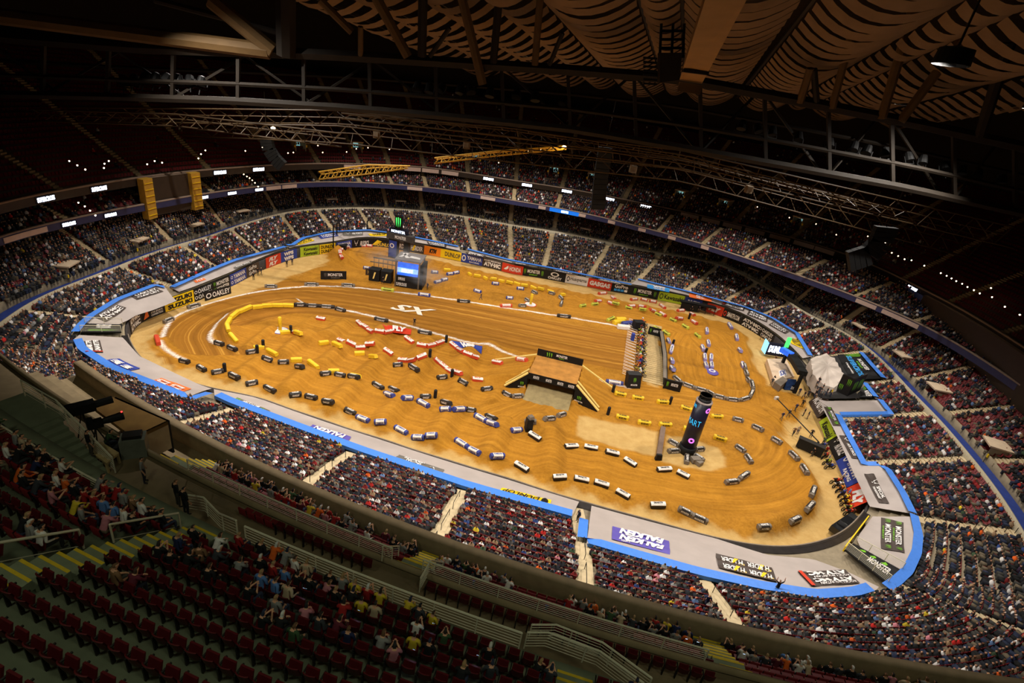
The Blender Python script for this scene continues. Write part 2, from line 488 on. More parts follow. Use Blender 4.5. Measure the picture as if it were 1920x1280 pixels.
def tarp(outer_px, label, inner_ang=None, inner_px=None, strip=None, m=None):
    out = np.array([SB(x, y, TARP_LIFT) for x, y in outer_px])
    if inner_px is not None:
        inn = []
        for x, y in inner_px:
            q = P(x, y, WALLH + 0.12); a_, r_ = polar(q); inn.append(q if r_ < float(WALL(a_)) + .9 else SB(x, y, .45))
        inn = np.array(inn)
    else:
        a = np.unwrap([polar(out[0])[0], polar(out[-1])[0]], period=360) if inner_ang is None else inner_ang
        inn = wall_top(a)
    V, F = ruled(inn, out, max(10, 6 * len(outer_px)), 7)
    V[:, 2] = np.maximum(V[:, 2], bowl_z(V[:, 0], V[:, 1]) + .45)      # it lies over the seat rows
    o = link('tarpaulin', mesh_np('tarpaulin', V, F, m or mtarp, smooth=True)); tag(o, label, 'tarpaulin', 'tarpaulins round the floor')
    TARPV[o.name] = V
    TARPS.append(np.vstack([inn[:, :2], out[::-1, :2]]).tolist())
    if strip is None or len(strip) > 3:
        for q in resample(out, 12): EDGE.append(polar(q))
    st = out if strip is None else np.array([SB(x, y, TARP_LIFT) for x, y in strip])
    if strip != []:
        st = resample(st, max(8, 4 * len(st))); mb = MB()
        c = np.array([CX, CY])
        d = np.gradient(st[:, :2], axis=0); n = np.stack([-d[:, 1], d[:, 0]], -1); n /= np.linalg.norm(n, axis=1)[:, None] + 1e-9
        n *= np.sign(((c - st[:, :2]) * n).sum(1))[:, None]
        a = st.copy(); a[:, 2] += 0.06; b = a.copy(); b[:, :2] += n * 0.95; lo = st.copy(); lo[:, :2] -= n * 0.04; lo[:, 2] -= 0.35
        for i in range(len(st) - 1):
            mb.quad(b[i], b[i + 1], a[i + 1], a[i]); mb.quad(a[i], a[i + 1], lo[i + 1], lo[i])
        mb.build('edge_strip', mstrip, o)
    return o
def SBQ(px): return [SB(x, y, TARP_LIFT + 0.12) for x, y in px]
def drop(parent, W, off):
    """lay points on the tarpaulin below or above them"""
    V = TARPV[parent.name]; W = W.copy(); d = ((W[:, None, :2] - V[None, :, :2]) ** 2).sum(2); k = np.argsort(d, 1)[:, :4]; w = 1 / (np.take_along_axis(d, k, 1) + .02)
    W[:, 2] = (V[k, 2] * w).sum(1) / w.sum(1) + off; return W
def panel(parent, tag_, px, colour, lines=(), mode='up', extra=None, lift=0.0, fn=None):
    """printed panel on a tarpaulin; px: its image corners tl, tr, br, bl; mode says how the print is turned"""
    tl, tr, br, bl = [zc(tag_, *q) if tag_ else q for q in px]
    order = dict(up=(bl, br, tr, tl), half=(tr, tl, bl, br), down=(tl, bl, br, tr), rise=(br, tr, tl, bl))[mode]
    c = [(fn or SB)(x, y, TARP_LIFT + 0.1) if fn is None else fn(x, y) for x, y in order]
    n = cnormal(c)
    if n[2] < 0: n = -n
    mb = MB(); g = np.linspace(0, 1, 5)
    U, Vv = np.meshgrid(g, g); W = drop(parent, bil(c, U.ravel(), Vv.ravel()), .1)
    mb.add(W, [(j * 5 + i, j * 5 + i + 1, j * 5 + i + 6, j * 5 + i + 5) for j in range(4) for i in range(4)])
    o = mb.build('printed_panel', PM[colour], parent)
    c2 = c if cnormal(c)[2] > 0 else c
    lf = 0.1 if cnormal(c)[2] > 0 else -0.1
    for ln in lines:
        body, rect, mm = ln[:3]; kw = ln[3] if len(ln) > 3 else {}
        V_, T_ = text_mesh(body, kw.get('bold', .02), kw.get('shear', 0.0))
        W = drop(parent, bil(c2, rect[0] + V_[:, 0] * (rect[2] - rect[0]), rect[1] + V_[:, 1] * (rect[3] - rect[1])), .24); link('lettering', mesh_np('lettering', W, T_, PM[mm]), o)
    if extra:
        for polys, mm in extra:
            mb = MB()
            for poly in polys:
                q = np.array(poly); mb.add(drop(parent, bil(c2, q[:, 0], q[:, 1]), .24), [tuple(range(len(q)))])
            mb.build('emblem', PM[mm], o)
    return o
CLAW = [[(.05, .9), (.2, .95), (.25, .5), (.18, .05), (.12, .45)], [(.38, .95), (.52, 1), (.56, .45), (.48, 0), (.44, .45)], [(.72, .95), (.88, .9), (.9, .45), (.8, .05), (.78, .45)]]
def claw(x0, y0, x1, y1): return [[(x0 + u * (x1 - x0), y0 + v * (y1 - y0)) for u, v in p] for p in CLAW]
WING = [[(.1, .95), (.22, .8), (.3, .55), (.45, .5), (.42, .62), (.3, .68), (.24, .85)], [(.9, .95), (.78, .8), (.7, .55), (.55, .5), (.58, .62), (.7, .68), (.76, .85)], [(.42, .4), (.5, .46), (.58, .4), (.5, .3)]]
def wing(x0, y0, x1, y1): return [[(x0 + u * (x1 - x0), y0 + v * (y1 - y0)) for u, v in p] for p in WING]
def ring(cx, cy, rx, ry, w=0.25, n=14):
    out = []
    for k in range(n):
        a, b = 2 * math.pi * k / n, 2 * math.pi * (k + 1) / n
        out.append([(cx + rx * math.cos(a), cy + ry * math.sin(a)), (cx + rx * math.cos(b), cy + ry * math.sin(b)), (cx + rx * (1 - w) * math.cos(b), cy + ry * (1 - w) * math.sin(b)), (cx + rx * (1 - w) * math.cos(a), cy + ry * (1 - w) * math.sin(a))])
    return out
def twice(body, m='white', x0=.08, x1=.92, **kw): return [(body, (x0, .55, x1, .92), m, kw), (body, (x0, .08, x1, .45), m, kw)]

# near side
t = tarp([(402, 742), (430, 755), (670, 845), (880, 915), (1072, 968)], 'grey tarpaulin strip over the front rows of the near side, in front of the crowd', inner_px=[(402, 738), (480, 751), (600, 794), (720, 833), (840, 872), (955, 907), (1084, 947)])
panel(t, None, [(445, 744), (507, 768), (495, 772), (436, 747)], 'grey', [('MONSTER', (.25, .25, .75, .75), 'white')], 'half', [(claw(.04, .1, .2, .9), 'green'), (claw(.8, .1, .96, .9), 'green')])
panel(t, 'F', [(425, 458), (715, 548), (690, 585), (385, 485)], 'violet', [('FALKEN', (.12, .15, .9, .85), 'white', dict(bold=.05, shear=.2))], 'half')
panel(t, 'F', [(1075, 683), (1415, 795), (1390, 822), (1043, 705)], 'grey', [('SPECIAL', (.45, .5, .8, .9), 'white'), ('WARFARE', (.4, .1, .85, .45), 'white')], 'half', [(wing(.12, .0, .34, 1.0), 'white')])
panel(t, None, [(942, 912), (1034, 936), (1031, 948), (935, 920)], 'yellow', [('DUNLOP', (.22, .2, .95, .85), 'black', dict(shear=.2))], 'half', [(ring(.12, .5, .07, .4, .9), 'black')])
t = tarp([(1100, 1018), (1210, 1050), (1310, 1078), (1430, 1105), (1540, 1122), (1610, 1117), (1640, 1108)], 'wide grey tarpaulin at the near corner, between the light aisle and the tunnel', inner_px=[(1107, 955), (1220, 986), (1340, 1016), (1440, 1040), (1525, 1048), (1590, 1072), (1648, 1100)],
         strip=[(1103, 975), (1100, 1018), (1210, 1050), (1310, 1078), (1430, 1105), (1540, 1122), (1610, 1117), (1640, 1108)])
panel(t, 'K', [(755, 100), (1180, 210), (1188, 308), (750, 195)], 'violet', [('FALKEN', (.1, .55, .88, .86), 'white', dict(bold=.06, shear=.2)), ('FALKEN', (.1, .08, .88, .4), 'white', dict(bold=.06, shear=.2)), ('TIRES', (.68, .86, .84, .97), 'white'), ('TIRES', (.68, .42, .84, .53), 'white')], 'half')
panel(t, None, [(1342, 1037), (1448, 1062), (1458, 1091), (1348, 1063)], 'brown', [(b, r, 'white') for b in ('H RDER',) for r in ((.08, .66, .46, .9), (.54, .66, .92, .9), (.08, .14, .46, .38), (.54, .14, .92, .38))], 'half',
      [([[(x + .07, y), (x + .16, y + .3), (x + .2, y + .3), (x + .14, y)] for x in (.08, .54) for y in (.62, .1)], 'yellow'), ([p for x in (.1, .56) for y in (.84, .34) for p in ring(x, y, .06, .07, .35, 8)], 'cream')])
panel(t, 'L', [(222, 440), (580, 425), (692, 528), (325, 553)], 'brown', [('ROCKY MOUNTAIN', (.06, .82, .78, .95), 'white'), ('ATV·MC', (.06, .56, .86, .82), 'white', dict(bold=.06)), ('ROCKY MOUNTAIN', (.06, .38, .78, .5), 'white'), ('ATV·MC', (.06, .08, .86, .36), 'white', dict(bold=.06))], 'half',
      [([[(.92, 0), (1, 0), (1, 1), (.92, 1)]], 'red')])
# corner beside the near tunnel, and the right end
t = tarp([(1722, 968), (1731, 1005), (1728, 1040), (1712, 1075), (1690, 1096), (1672, 1108)], 'grey tarpaulin on the rounded corner right of the near tunnel', inner_px=[(1636, 968), (1612, 1000), (1607, 1012), (1620, 1040), (1660, 1070), (1690, 1085)])
panel(t, 'L', [(850, 35), (1018, 75), (1025, 305), (850, 270)], 'brown', [('MONSTER', (.22, .62, .8, .88), 'white', dict(bold=.03)), ('ENERGY', (.3, .5, .7, .58), 'green'), ('MONSTER', (.22, .16, .8, .42), 'white', dict(bold=.03)), ('ENERGY', (.3, .04, .7, .12), 'green')], 'down',
      [(claw(.03, .6, .15, .9) + claw(.03, .12, .15, .42) + claw(.87, .6, .97, .9) + claw(.87, .12, .97, .42), 'green')])
t = tarp([(1628, 873), (1660, 873), (1672, 882), (1700, 925), (1719, 963)], 'grey tarpaulin with a two-word panel, above the orange and blue banners of the right end', inner_px=[(1590, 872), (1600, 895), (1628, 955)])
panel(t, 'H', [(722, 828), (795, 830), (912, 1050), (835, 1045)], 'brown', [('SPECIAL', (.46, .55, .85, .85), 'white', dict(bold=.04)), ('WARFARE', (.46, .12, .88, .42), 'white', dict(bold=.04))], 'down', [(wing(.2, .0, .42, 1.0), 'white')])
t = tarp([(1577, 778), (1600, 822), (1628, 873)], 'narrow grey tarpaulin with two upright panels, above the lime banner of the right end', inner_px=[(1534, 756), (1562, 810), (1590, 872)])
panel(t, 'H', [(422, 325), (478, 330), (545, 468), (490, 465)], 'brown', [('MONSTER', (.25, .4, .78, .75), 'white'), ('ENERGY', (.32, .15, .7, .3), 'green')], 'down', [(claw(.03, .2, .18, .8) + claw(.82, .2, .97, .8), 'green')])
panel(t, 'H', [(535, 538), (590, 542), (685, 715), (632, 710)], 'brown', [('AIR FORCE', (.4, .3, .92, .7), 'white')], 'down', [(wing(.06, .0, .34, 1.0), 'white')])
t = tarp([(1656, 750), (1677, 777)], 'grey tarpaulin arm reaching up the right stand beside the covered box', inner_px=[(1530, 752), (1577, 778)], strip=[(1656, 750), (1677, 777), (1577, 778)])
# far right corner, far side, left end
t = tarp([(1524, 667), (1503, 633), (1500, 626), (1450, 595), (1400, 575), (1290, 545), (1197, 522)], 'long grey tarpaulin along the far right corner and the far side')
panel(t, 'D', [(148, 932), (240, 938), (270, 1015), (180, 975)], 'yellow', [('DUNLOP', (.1, .2, .9, .8), 'black')], 'down')
panel(t, 'D', [(40, 812), (160, 885), (130, 900), (5, 830)], 'brown', twice('OAKLEY'))
panel(t, 'C', [(1780, 722), (1920, 780), (1915, 812), (1762, 755)], 'brown', twice('ATV·MC', bold=.05))
panel(t, 'C', [(1600, 648), (1755, 690), (1740, 730), (1570, 680)], 'brown', twice('SMARTFI.COM', x0=.16), extra=[(ring(.07, .7, .05, .2, .5, 8) + ring(.07, .28, .05, .2, .5, 8), 'red')])
panel(t, 'C', [(1330, 592), (1500, 628), (1498, 662), (1330, 625)], 'orange', twice('FLY', x0=.3, x1=.7, bold=.06, shear=.3))
panel(t, 'C', [(1015, 527), (1185, 560), (1180, 590), (1015, 558)], 'cyan', twice('WPS', x0=.25, x1=.8, bold=.06))
t = tarp([(1184, 532), (1060, 506), (960, 487), (878, 466)], 'narrow grey tarpaulin along the middle of the far side')
panel(t, 'C', [(650, 487), (820, 520), (815, 532), (655, 500)], 'grey', [('GoPro GoPro', (.05, .2, .95, .85), 'white')])
panel(t, 'C', [(310, 420), (470, 450), (470, 462), (312, 430)], 'brown', [('OAKLEY', (.1, .2, .9, .8), 'white')])
panel(t, 'C', [(0, 362), (130, 385), (125, 395), (5, 374)], 'brown', [('MONSTER', (.2, .2, .8, .8), 'white')])
panel(t, 'B', [(1570, 290), (1725, 315), (1715, 330), (1580, 305)], 'brown', [('ATV·MC', (.1, .15, .9, .85), 'white')])
t = tarp([(860, 461), (800, 448), (745, 437), (690, 430), (620, 433), (565, 445), (542, 460), (536, 458)], 'curved grey tarpaulin in the far left corner, behind the dirt bowl turn')
panel(t, 'B', [(1280, 208), (1430, 230), (1425, 255), (1300, 235)], 'brown', twice('HARDER'))
panel(t, 'B', [(840, 150), (985, 142), (990, 165), (860, 168)], 'yellow', [('DUNLOP', (.2, .2, .9, .8), 'black')])
panel(t, 'B', [(650, 140), (800, 137), (803, 160), (655, 165)], 'grey', [('AIR FORCE', (.45, .25, .95, .75), 'white')], extra=[(wing(.1, .0, .4, 1.0), 'white')])
panel(t, 'B', [(465, 165), (600, 145), (620, 165), (490, 187)], 'blue', twice('YAMAHA'))
panel(t, 'B', [(290, 210), (410, 185), (440, 200), (320, 235)], 'yellow', twice('DUNLOP', 'black'))
t = tarp([(532, 461), (490, 472), (435, 487), (390, 505), (318, 537)], 'sloping grey tarpaulin along the left end, above the row of sponsor banners')
panel(t, 'A', [(1750, 400), (1880, 355), (1890, 370), (1760, 415)], 'grey', [('WPS WPS', (.1, .2, .9, .8), 'white')])
panel(t, 'A', [(1450, 502), (1530, 480), (1545, 492), (1470, 517)], 'orange', [('FLY', (.2, .1, .8, .9), 'white')])
t = tarp([(308, 536), (288, 532), (215, 560), (165, 590), (145, 607), (133, 622)], 'grey tarpaulin on the rounded left corner above the dark tunnel mouth', inner_px=[(332, 568), (290, 585), (255, 596), (236, 608), (215, 612), (180, 613), (150, 618)])
panel(t, 'A', [(985, 632), (1175, 567), (1230, 600), (1032, 668)], 'brown', twice('OAKLEY'))
panel(t, 'A', [(710, 775), (880, 685), (948, 708), (795, 810)], 'brown', twice('ATV·MC', bold=.05))
t = tarp([(137, 637), (146, 655), (200, 690), (270, 718), (345, 747)], 'grey tarpaulin on the near left corner with blue and orange panels', inner_px=[(148, 628), (215, 632), (232, 640), (262, 672), (330, 705), (398, 737)], strip=[(137, 637), (146, 655), (200, 690), (270, 718), (345, 747), (385, 735)])
panel(t, 'A', [(628, 955), (748, 945), (775, 1045), (645, 1050)], 'brown', [('SMARTFI', (.1, .55, .95, .9), 'white', dict(bold=.05)), ('SMARTFI', (.1, .1, .95, .45), 'white', dict(bold=.05))], 'rise', [([[(0, 0), (.07, 0), (.07, 1), (0, 1)]], 'red')])
panel(t, 'A', [(780, 1108), (895, 1088), (1055, 1165), (940, 1188)], 'blue', twice('WPS', x0=.25, x1=.75, bold=.07), 'half')
panel(t, 'E', [(1125, 135), (1210, 110), (1437, 190), (1330, 222)], 'orange', twice('FLY', x0=.2, x1=.8, bold=.07, shear=.3), 'half')
# dark covered box behind the podium
t = tarp([(1619, 661), (1640, 685), (1662, 709)], 'black tarpaulin with claw marks over the seats behind the podium', inner_px=[(1562, 667), (1577, 690), (1592, 713)], m=mtarp_k)
panel(t, 'D', [(520, 1055), (690, 1048), (860, 1235), (625, 1243)], 'black', [('MONSTER', (.25, .66, .7, .82), 'white'), ('ENERGY', (.33, .57, .62, .63), 'green'), ('SUPERCROSS', (.1, .3, .95, .5), 'cyan', dict(bold=.05, shear=.2)), ('championship', (.35, .12, .8, .22), 'white')], 'down', [(claw(.02, .2, .16, .95), 'green')])
t = tarp([(1626, 718), (1648, 745)], 'small black tarpaulin beside the covered podium box', inner_px=[(1607, 738), (1612, 745)], m=mtarp_k)
panel(t, 'H', [(690, 195), (745, 168), (825, 258), (700, 255)], 'black', [('MONSTER', (.4, .3, .95, .7), 'white')], 'down', [(claw(.02, .2, .3, .9), 'green')])

# ------------------------------------------------------------------ the lower stands
BLUE = Curve(EDGE, 0.6)
clear_edge = lambda a, r: r > BLUE(a) + .25
def occ_low(a, t):
    d = (a + 180) % 360 - 180
    right = smooth01((d + 40) / 12) * smooth01((32 - d) / 14)
    leftend = smooth01((np.abs(d) - 150) / 14)
    return 0.97 - 0.30 * right - 0.14 * leftend
zl0 = lambda a: np.full(np.shape(a), WALLH + 0.1) + 0 * np.asarray(a)
stand('stand_lower', -45, 212, lambda a: WALL(a) + 0.3, CONC, zl0, zconc, 13, occ_low, tarp=True, label='curved lower stand of stepped concrete with red seats', pitch=0.58, rmask=clear_edge)
stand('stand_lower_near', 212, 315, lambda a: WALL(a) + 0.3, CONC, zl0, zconc, 26, lambda a, t: np.full(a.shape, 0.93), near=True, tarp=True, label='near lower stand of stepped concrete with red seats', pitch=0.54, rmask=clear_edge)
CW = 2.6
def occ_mid(a, t):
    d = (a + 180) % 360 - 180
    right = smooth01((d + 40) / 12) * smooth01((30 - d) / 14)
    lft = np.exp(-((d - 137) / 12) ** 2)
    return 0.93 - 0.42 * right - 0.5 * lft * t - 0.15 * smooth01((np.abs(d) - 150) / 14)
stand('stand_middle', -45, 212, lambda a: CONC(a) + CW, lambda a: np.maximum(CLUB(a) + 3.0, CONC(a) + 8), lambda a: zconc(a) + 0.9, lambda a: np.full(np.shape(a), 12.2), 15, occ_mid, label='middle stand of stepped concrete with red seats under the club deck', pitch=0.58, frac=(1, 1))
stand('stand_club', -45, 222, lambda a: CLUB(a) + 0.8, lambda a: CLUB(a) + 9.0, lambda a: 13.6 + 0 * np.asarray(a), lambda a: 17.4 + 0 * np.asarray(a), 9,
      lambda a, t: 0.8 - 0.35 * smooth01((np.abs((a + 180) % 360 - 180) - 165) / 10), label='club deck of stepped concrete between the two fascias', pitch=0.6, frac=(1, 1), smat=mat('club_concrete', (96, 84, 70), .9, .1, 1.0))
def occ_up(a, t):
    d = (a + 180) % 360 - 180
    core = smooth01((d - 10) / 30) * smooth01((128 - d) / 30)
    return (0.72 * core + 0.06) * (1 - 0.75 * smooth01((t - 0.25) / 0.3))
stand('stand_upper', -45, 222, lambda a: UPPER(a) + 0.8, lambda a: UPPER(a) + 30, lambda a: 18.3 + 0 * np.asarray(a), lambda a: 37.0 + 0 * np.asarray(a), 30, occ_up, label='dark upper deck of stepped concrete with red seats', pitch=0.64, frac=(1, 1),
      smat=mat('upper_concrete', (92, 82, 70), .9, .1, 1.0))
# ------------------------------------------------------------------ arena shell: floor wall, concourse, fascias, deck undersides, back wall, roof
def ring_sheet(prof, a0, a1, step=1.0):
    """surface swept round the arena; prof: list of (radius function, height function)"""
    n = int((a1 - a0) / step) + 1; A = np.linspace(a0, a1, n); V = []
    for rf, zf in prof:
        z = zf(A) if callable(zf) else np.full(n, float(zf)); V.append(np.c_[XY(A, rf(A)), z])
    V = np.vstack(V); k = len(prof)
    i, j = np.meshgrid(np.arange(k - 1), np.arange(n - 1), indexing='ij'); b = (i * n + j).ravel()
    return V, np.stack([b, b + 1, b + n + 1, b + n], 1)
def ring_obj(name, prof, a0, a1, m, label=None, parent=None, kind='structure', cat=None):
    V, F = ring_sheet(prof, a0, a1)
    o = link(name, mesh_np(name, V, F, m), parent)
    if parent is None: tag(o, label, cat, kind=kind)
    return o
off = lambda c, d: (lambda a: c(a) + d)
mwallk = mat('floor_wall_panel', (58, 52, 50), 0.7, 0.15, 1.2)
ring_obj('wall_floor', [(off(WALL, -.02), 0), (off(WALL, -.02), WALLH), (off(WALL, .3), WALLH), (off(WALL, .3), 0)], 0, 360, mwallk, 'low dark wall round the arena floor')
ring_obj('trim_1', [(off(WALL, -.1), WALLH - .3), (off(WALL, -.1), WALLH + .45), (off(WALL, .1), WALLH + .47), (off(WALL, .12), WALLH + .3), (off(WALL, .75), WALLH + .3), (off(WALL, .8), WALLH)], 203, 322, mwallk, 'dark padded top of the near floor wall')
ring_obj('trim_6', [(off(WALL, -.14), WALLH + .45), (off(WALL, -.14), WALLH + .56), (off(WALL, .0), WALLH + .56), (off(WALL, .0), WALLH + .45)], 203, 322, mat('wall_cap_pale', (132, 118, 104), .6, .1, 2), 'pale rail along the near floor wall')
# concourse: blue floor between two low rails
ring_obj('floor_concourse', [(off(CONC, 0), zconc), (off(CONC, CW), zconc)], -45, 212, mblue, 'blue walkway between the lower and the middle stand')
ring_obj('wall_concourse', [(off(CONC, CW - .05), zconc), (off(CONC, CW - .05), lambda a: zconc(a) + 1.25), (off(CONC, CW + .15), lambda a: zconc(a) + 1.25)], -45, 212, mconc, 'concrete wall at the back of the blue walkway')
ring_obj('wall_parapet', [(off(CONC, .1), zconc), (off(CONC, .1), lambda a: zconc(a) + .95), (off(CONC, -.1), lambda a: zconc(a) + .95), (off(CONC, -.1), lambda a: zconc(a) - .4)], -45, 212, mrail, 'pale parapet in front of the blue walkway')
# club deck and upper deck slabs with their fascias
mfas = mat('club_fascia_blue', (62, 64, 104), 0.5, 0.1, 1.0)
mfasd = mat('upper_fascia_brown', (58, 48, 40), 0.6, 0.12, 1.0)
mcap = mat('fascia_cap', (150, 128, 112), 0.6, 0.1, 1.0)
fc = ring_obj('trim_2', [(off(CLUB, 0), 12.8), (off(CLUB, 0), 13.9), ], -45, 222, mfas, 'blue fascia of the club deck')
ring_obj('trim_3', [(off(CLUB, -.04), 13.9), (off(CLUB, -.04), 14.12), (off(CLUB, .35), 14.12), (off(CLUB, .35), 13.5)], -45, 222, mcap, 'pale cap rail on the club fascia')
fu = ring_obj('trim_4', [(off(UPPER, 0), 17.1), (off(UPPER, 0), 18.35)], -45, 222, mfasd, 'brown fascia of the upper deck')
ring_obj('trim_5', [(off(UPPER, -.04), 18.35), (off(UPPER, -.04), 18.6), (off(UPPER, .35), 18.6), (off(UPPER, .35), 18.2)], -45, 222, mcap, 'pale cap rail on the upper fascia')
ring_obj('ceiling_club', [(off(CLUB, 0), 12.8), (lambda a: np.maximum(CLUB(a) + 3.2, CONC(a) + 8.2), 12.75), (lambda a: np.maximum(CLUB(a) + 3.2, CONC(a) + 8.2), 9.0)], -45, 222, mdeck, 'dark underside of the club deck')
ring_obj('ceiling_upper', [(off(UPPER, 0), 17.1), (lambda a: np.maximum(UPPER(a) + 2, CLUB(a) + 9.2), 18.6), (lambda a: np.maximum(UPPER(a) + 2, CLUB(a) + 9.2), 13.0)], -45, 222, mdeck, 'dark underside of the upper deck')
mback = mat('back_wall', (40, 34, 30), 0.95, 0.1, 0.5)
ring_obj('wall_back', [(lambda a: np.maximum(UPPER(a), 76) + 30.2, -2), (lambda a: np.maximum(UPPER(a), 76) + 30.2, 58)], 0, 360, mback, 'dark wall behind the upper deck')
V, F = ring_sheet([(lambda a: np.maximum(UPPER(a), 76) + 30.3, 57), (lambda a: 0 * a + 70, 63), (lambda a: 0 * a + 30, 66), (lambda a: 0 * a + .1, 66.5)], 0, 360)
tag(link('roof', mesh_np('roof', V, F, mat('roof_deck', (48, 36, 24), 0.95, 0.15, 0.4))), 'dark roof deck high above the floor', kind='structure')
# aisles: flights of pale steps through the stands
mstep = mat('aisle_concrete', (196, 176, 140), 0.8, 0.1, 1.5)
def aisle(a0, a1, fin, fout, z0, z1, rows, w, label, m=mstep, skip=None, nm='stair_aisle'):
    mb = MB(); sub = 2
    for k in range(rows * sub):
        t = (k + .5) / (rows * sub); a = a0 + (a1 - a0) * t
        r = float(fin(a) + (fout(a) - fin(a)) * t); z = float(z0(a) + (z1(a) - z0(a)) * t) + .08
        p = XY(a, r)
        if skip and skip(p, k): continue
        e = t + .01; q = XY(a0 + (a1 - a0) * e, float(fin(a) + (fout(a) - fin(a)) * e)); h = math.atan2(q[1] - p[1], q[0] - p[0])
        d = float(np.linalg.norm(q - p)) / .01 / (rows * sub)
        mb.box((p[0], p[1], z - .22), (d * 1.02, w, .5), h)
    if not mb.v: return None
    return tag(mb.build(nm, m), label, 'stairs', kind='structure')
def on_tarp(p, k):
    a, r = polar(p)
    return (r < float(BLUE(a)) + .2 and not -82 < (a + 180) % 360 - 180 < -74) or any(in_poly(np.array([p[0]]), np.array([p[1]]), poly)[0] for poly in TARPS)
for i, (b, t) in enumerate(AISLES):
    d = (b + 180) % 360 - 180
    near = -148 < d < -45
    aisle(b, t, lambda a: WALL(a) + .3, CONC, lambda a: WALLH + .1, zconc, 26 if near else 13, 1.5 if near else 1.25, 'flight of pale aisle steps in the lower stand', skip=on_tarp)
    if not near:
        aisle(t, t, lambda a: CONC(a) + CW, lambda a: max(CLUB(a) + 3.0, CONC(a) + 8), lambda a: zconc(a) + .9, lambda a: 12.2, 15, 1.25, 'flight of pale aisle steps in the middle stand')
        aisle(t, t, lambda a: CLUB(a) + .8, lambda a: CLUB(a) + 9, lambda a: 13.6, lambda a: 17.4, 9, 1.1, 'flight of aisle steps on the club deck')
        aisle(t, t, lambda a: UPPER(a) + .8, lambda a: UPPER(a) + 30, lambda a: 18.3, lambda a: 37.0, 30, 1.2, 'flight of aisle steps on the upper deck', m=mat('aisle_dark', (140, 122, 92), .85, .1, 1.5))
# vomitory portals off the blue walkway
def portal(a, i, rad=CONC, dz=0, w=2.6, z=None, glow=None):
    r = float(rad(a)) + CW; c = XY(a, r); zz = float(zconc(a)) if z is None else z
    o = empty('vomitory_portal', (c[0], c[1], zz), math.radians(a))
    tag(o, '%s of the dark entrance portals along the %s, counting from the right end' % (ordw(i), 'blue walkway' if glow is None else 'upper deck'), 'portal', 'entrance portals')
    mb = MB()
    for s in (-1, 1): MB().box((1.6, s * w / 2, 1.2), (3.2, .2, 2.6)).build('side_wall', mconc, o)
    MB().box((1.4, 0, 2.55), (3.4, w + .4, .22)).build('lintel', mat('portal_lintel', (214, 190, 160), .7, .08, 2), o)
    MB().box((2.6, 0, 1.2), (.15, w, 2.5)).build('opening_plate', mblack if glow is None else mat('portal_glow', (150, 210, 210), .6, .2, 1.5, emit=glow), o)  # black plate stands in for the dark inside, glowing plate for light within
    for s in (-1, 1): MB().box((.05, s * (w / 2 + .25), 1.15), (.12, .3, .5)).build('marker_plate', PM['yellow'], o)
for i, a in enumerate([-20, -7, 3, 13, 29, 39, 50, 61, 76, 90, 101, 113, 122, 137, 158, 170, 181, 193, 204]): portal(a, i + 1)
for i, (x, y) in enumerate([(1530, 415), (1405, 377), (1265, 367), (1112, 332), (1035, 327), (897, 305), (685, 282), (572, 275)]): portal(polar(P(x, y, 22.0))[0], i + 1, lambda a: UPPER(a) + 1.5, z=20.6, glow=[.5, .25, 1.0, .5, .5, .7, .7, .7][i])
# illuminated boards and panels on the fascias
mled = mat('led_white', (228, 238, 255), .5, .05, 6, emit=7.0)
mledk = mat('led_board_dark', (20, 22, 40), .5, .1, 4)
def on_curve(px, py, curve, zc_):
    p = P(px, py, zc_); a = polar(p)[0]; return a
def fascia_quad(curve, a, w, z0, z1, out=.1):
    r = float(curve(a)) - out; da = math.degrees(w / 2 / r)
    l, rr = XY(a + da, float(curve(a + da)) - out), XY(a - da, float(curve(a - da)) - out)
    return [(*l, z0), (*rr, z0), (*rr, z1), (*l, z1)]
def board(name, curve, a, w, z0, z1, m, label, body=None, tm=None, cat='sign', rect=(.06, .15, .94, .85), group=None, parent=None):
    q = fascia_quad(curve, a, w, z0, z1)
    o = MB().slab(q, .08).build(name, m, parent)
    if parent is None: tag(o, label, cat, group)
    if body: lettering(q, body, rect, tm, o, lift=.03 if True else 0, bold=.05)
    return o
UL = [(85, 373), (200, 356), (320, 339), (418, 325), (482, 317), (917, 338), (988, 349), (1062, 360), (1140, 375), (1215, 386)]
for i, (x, y) in enumerate(UL):
    board('led_sign', UPPER, on_curve(x, y, UPPER, 17.7), 3.2, 17.25, 18.25, mledk, '%s glowing white word board on the upper fascia, counting from the left' % ordw(i + 1), 'SUPERCROSS', mled, group='glowing boards on the upper fascia')
CL = [(147, 421), (227, 405), (392, 372), (440, 363), (486, 355)]
for i, (x, y) in enumerate(CL):
    board('led_sign', CLUB, on_curve(x, y, CLUB, 13.4), 2.4, 12.95, 13.75, mledk, '%s glowing white word board on the club fascia, counting from the left' % ordw(i + 1), 'SUPERCROSS', mled, group='glowing boards on the club fascia')
board('clock_board', CLUB, on_curve(1057, 398, CLUB, 13.4), 8.2, 12.85, 13.85, mat('led_blue', (20, 96, 190), .5, .05, 3, emit=1.2), 'long glowing blue clock board on the far club fascia', '8:35 PM', mled, rect=(.4, .2, .64, .82))
mpan = mat('white_board', (226, 200, 186), .6, .05, 2)
k = 0
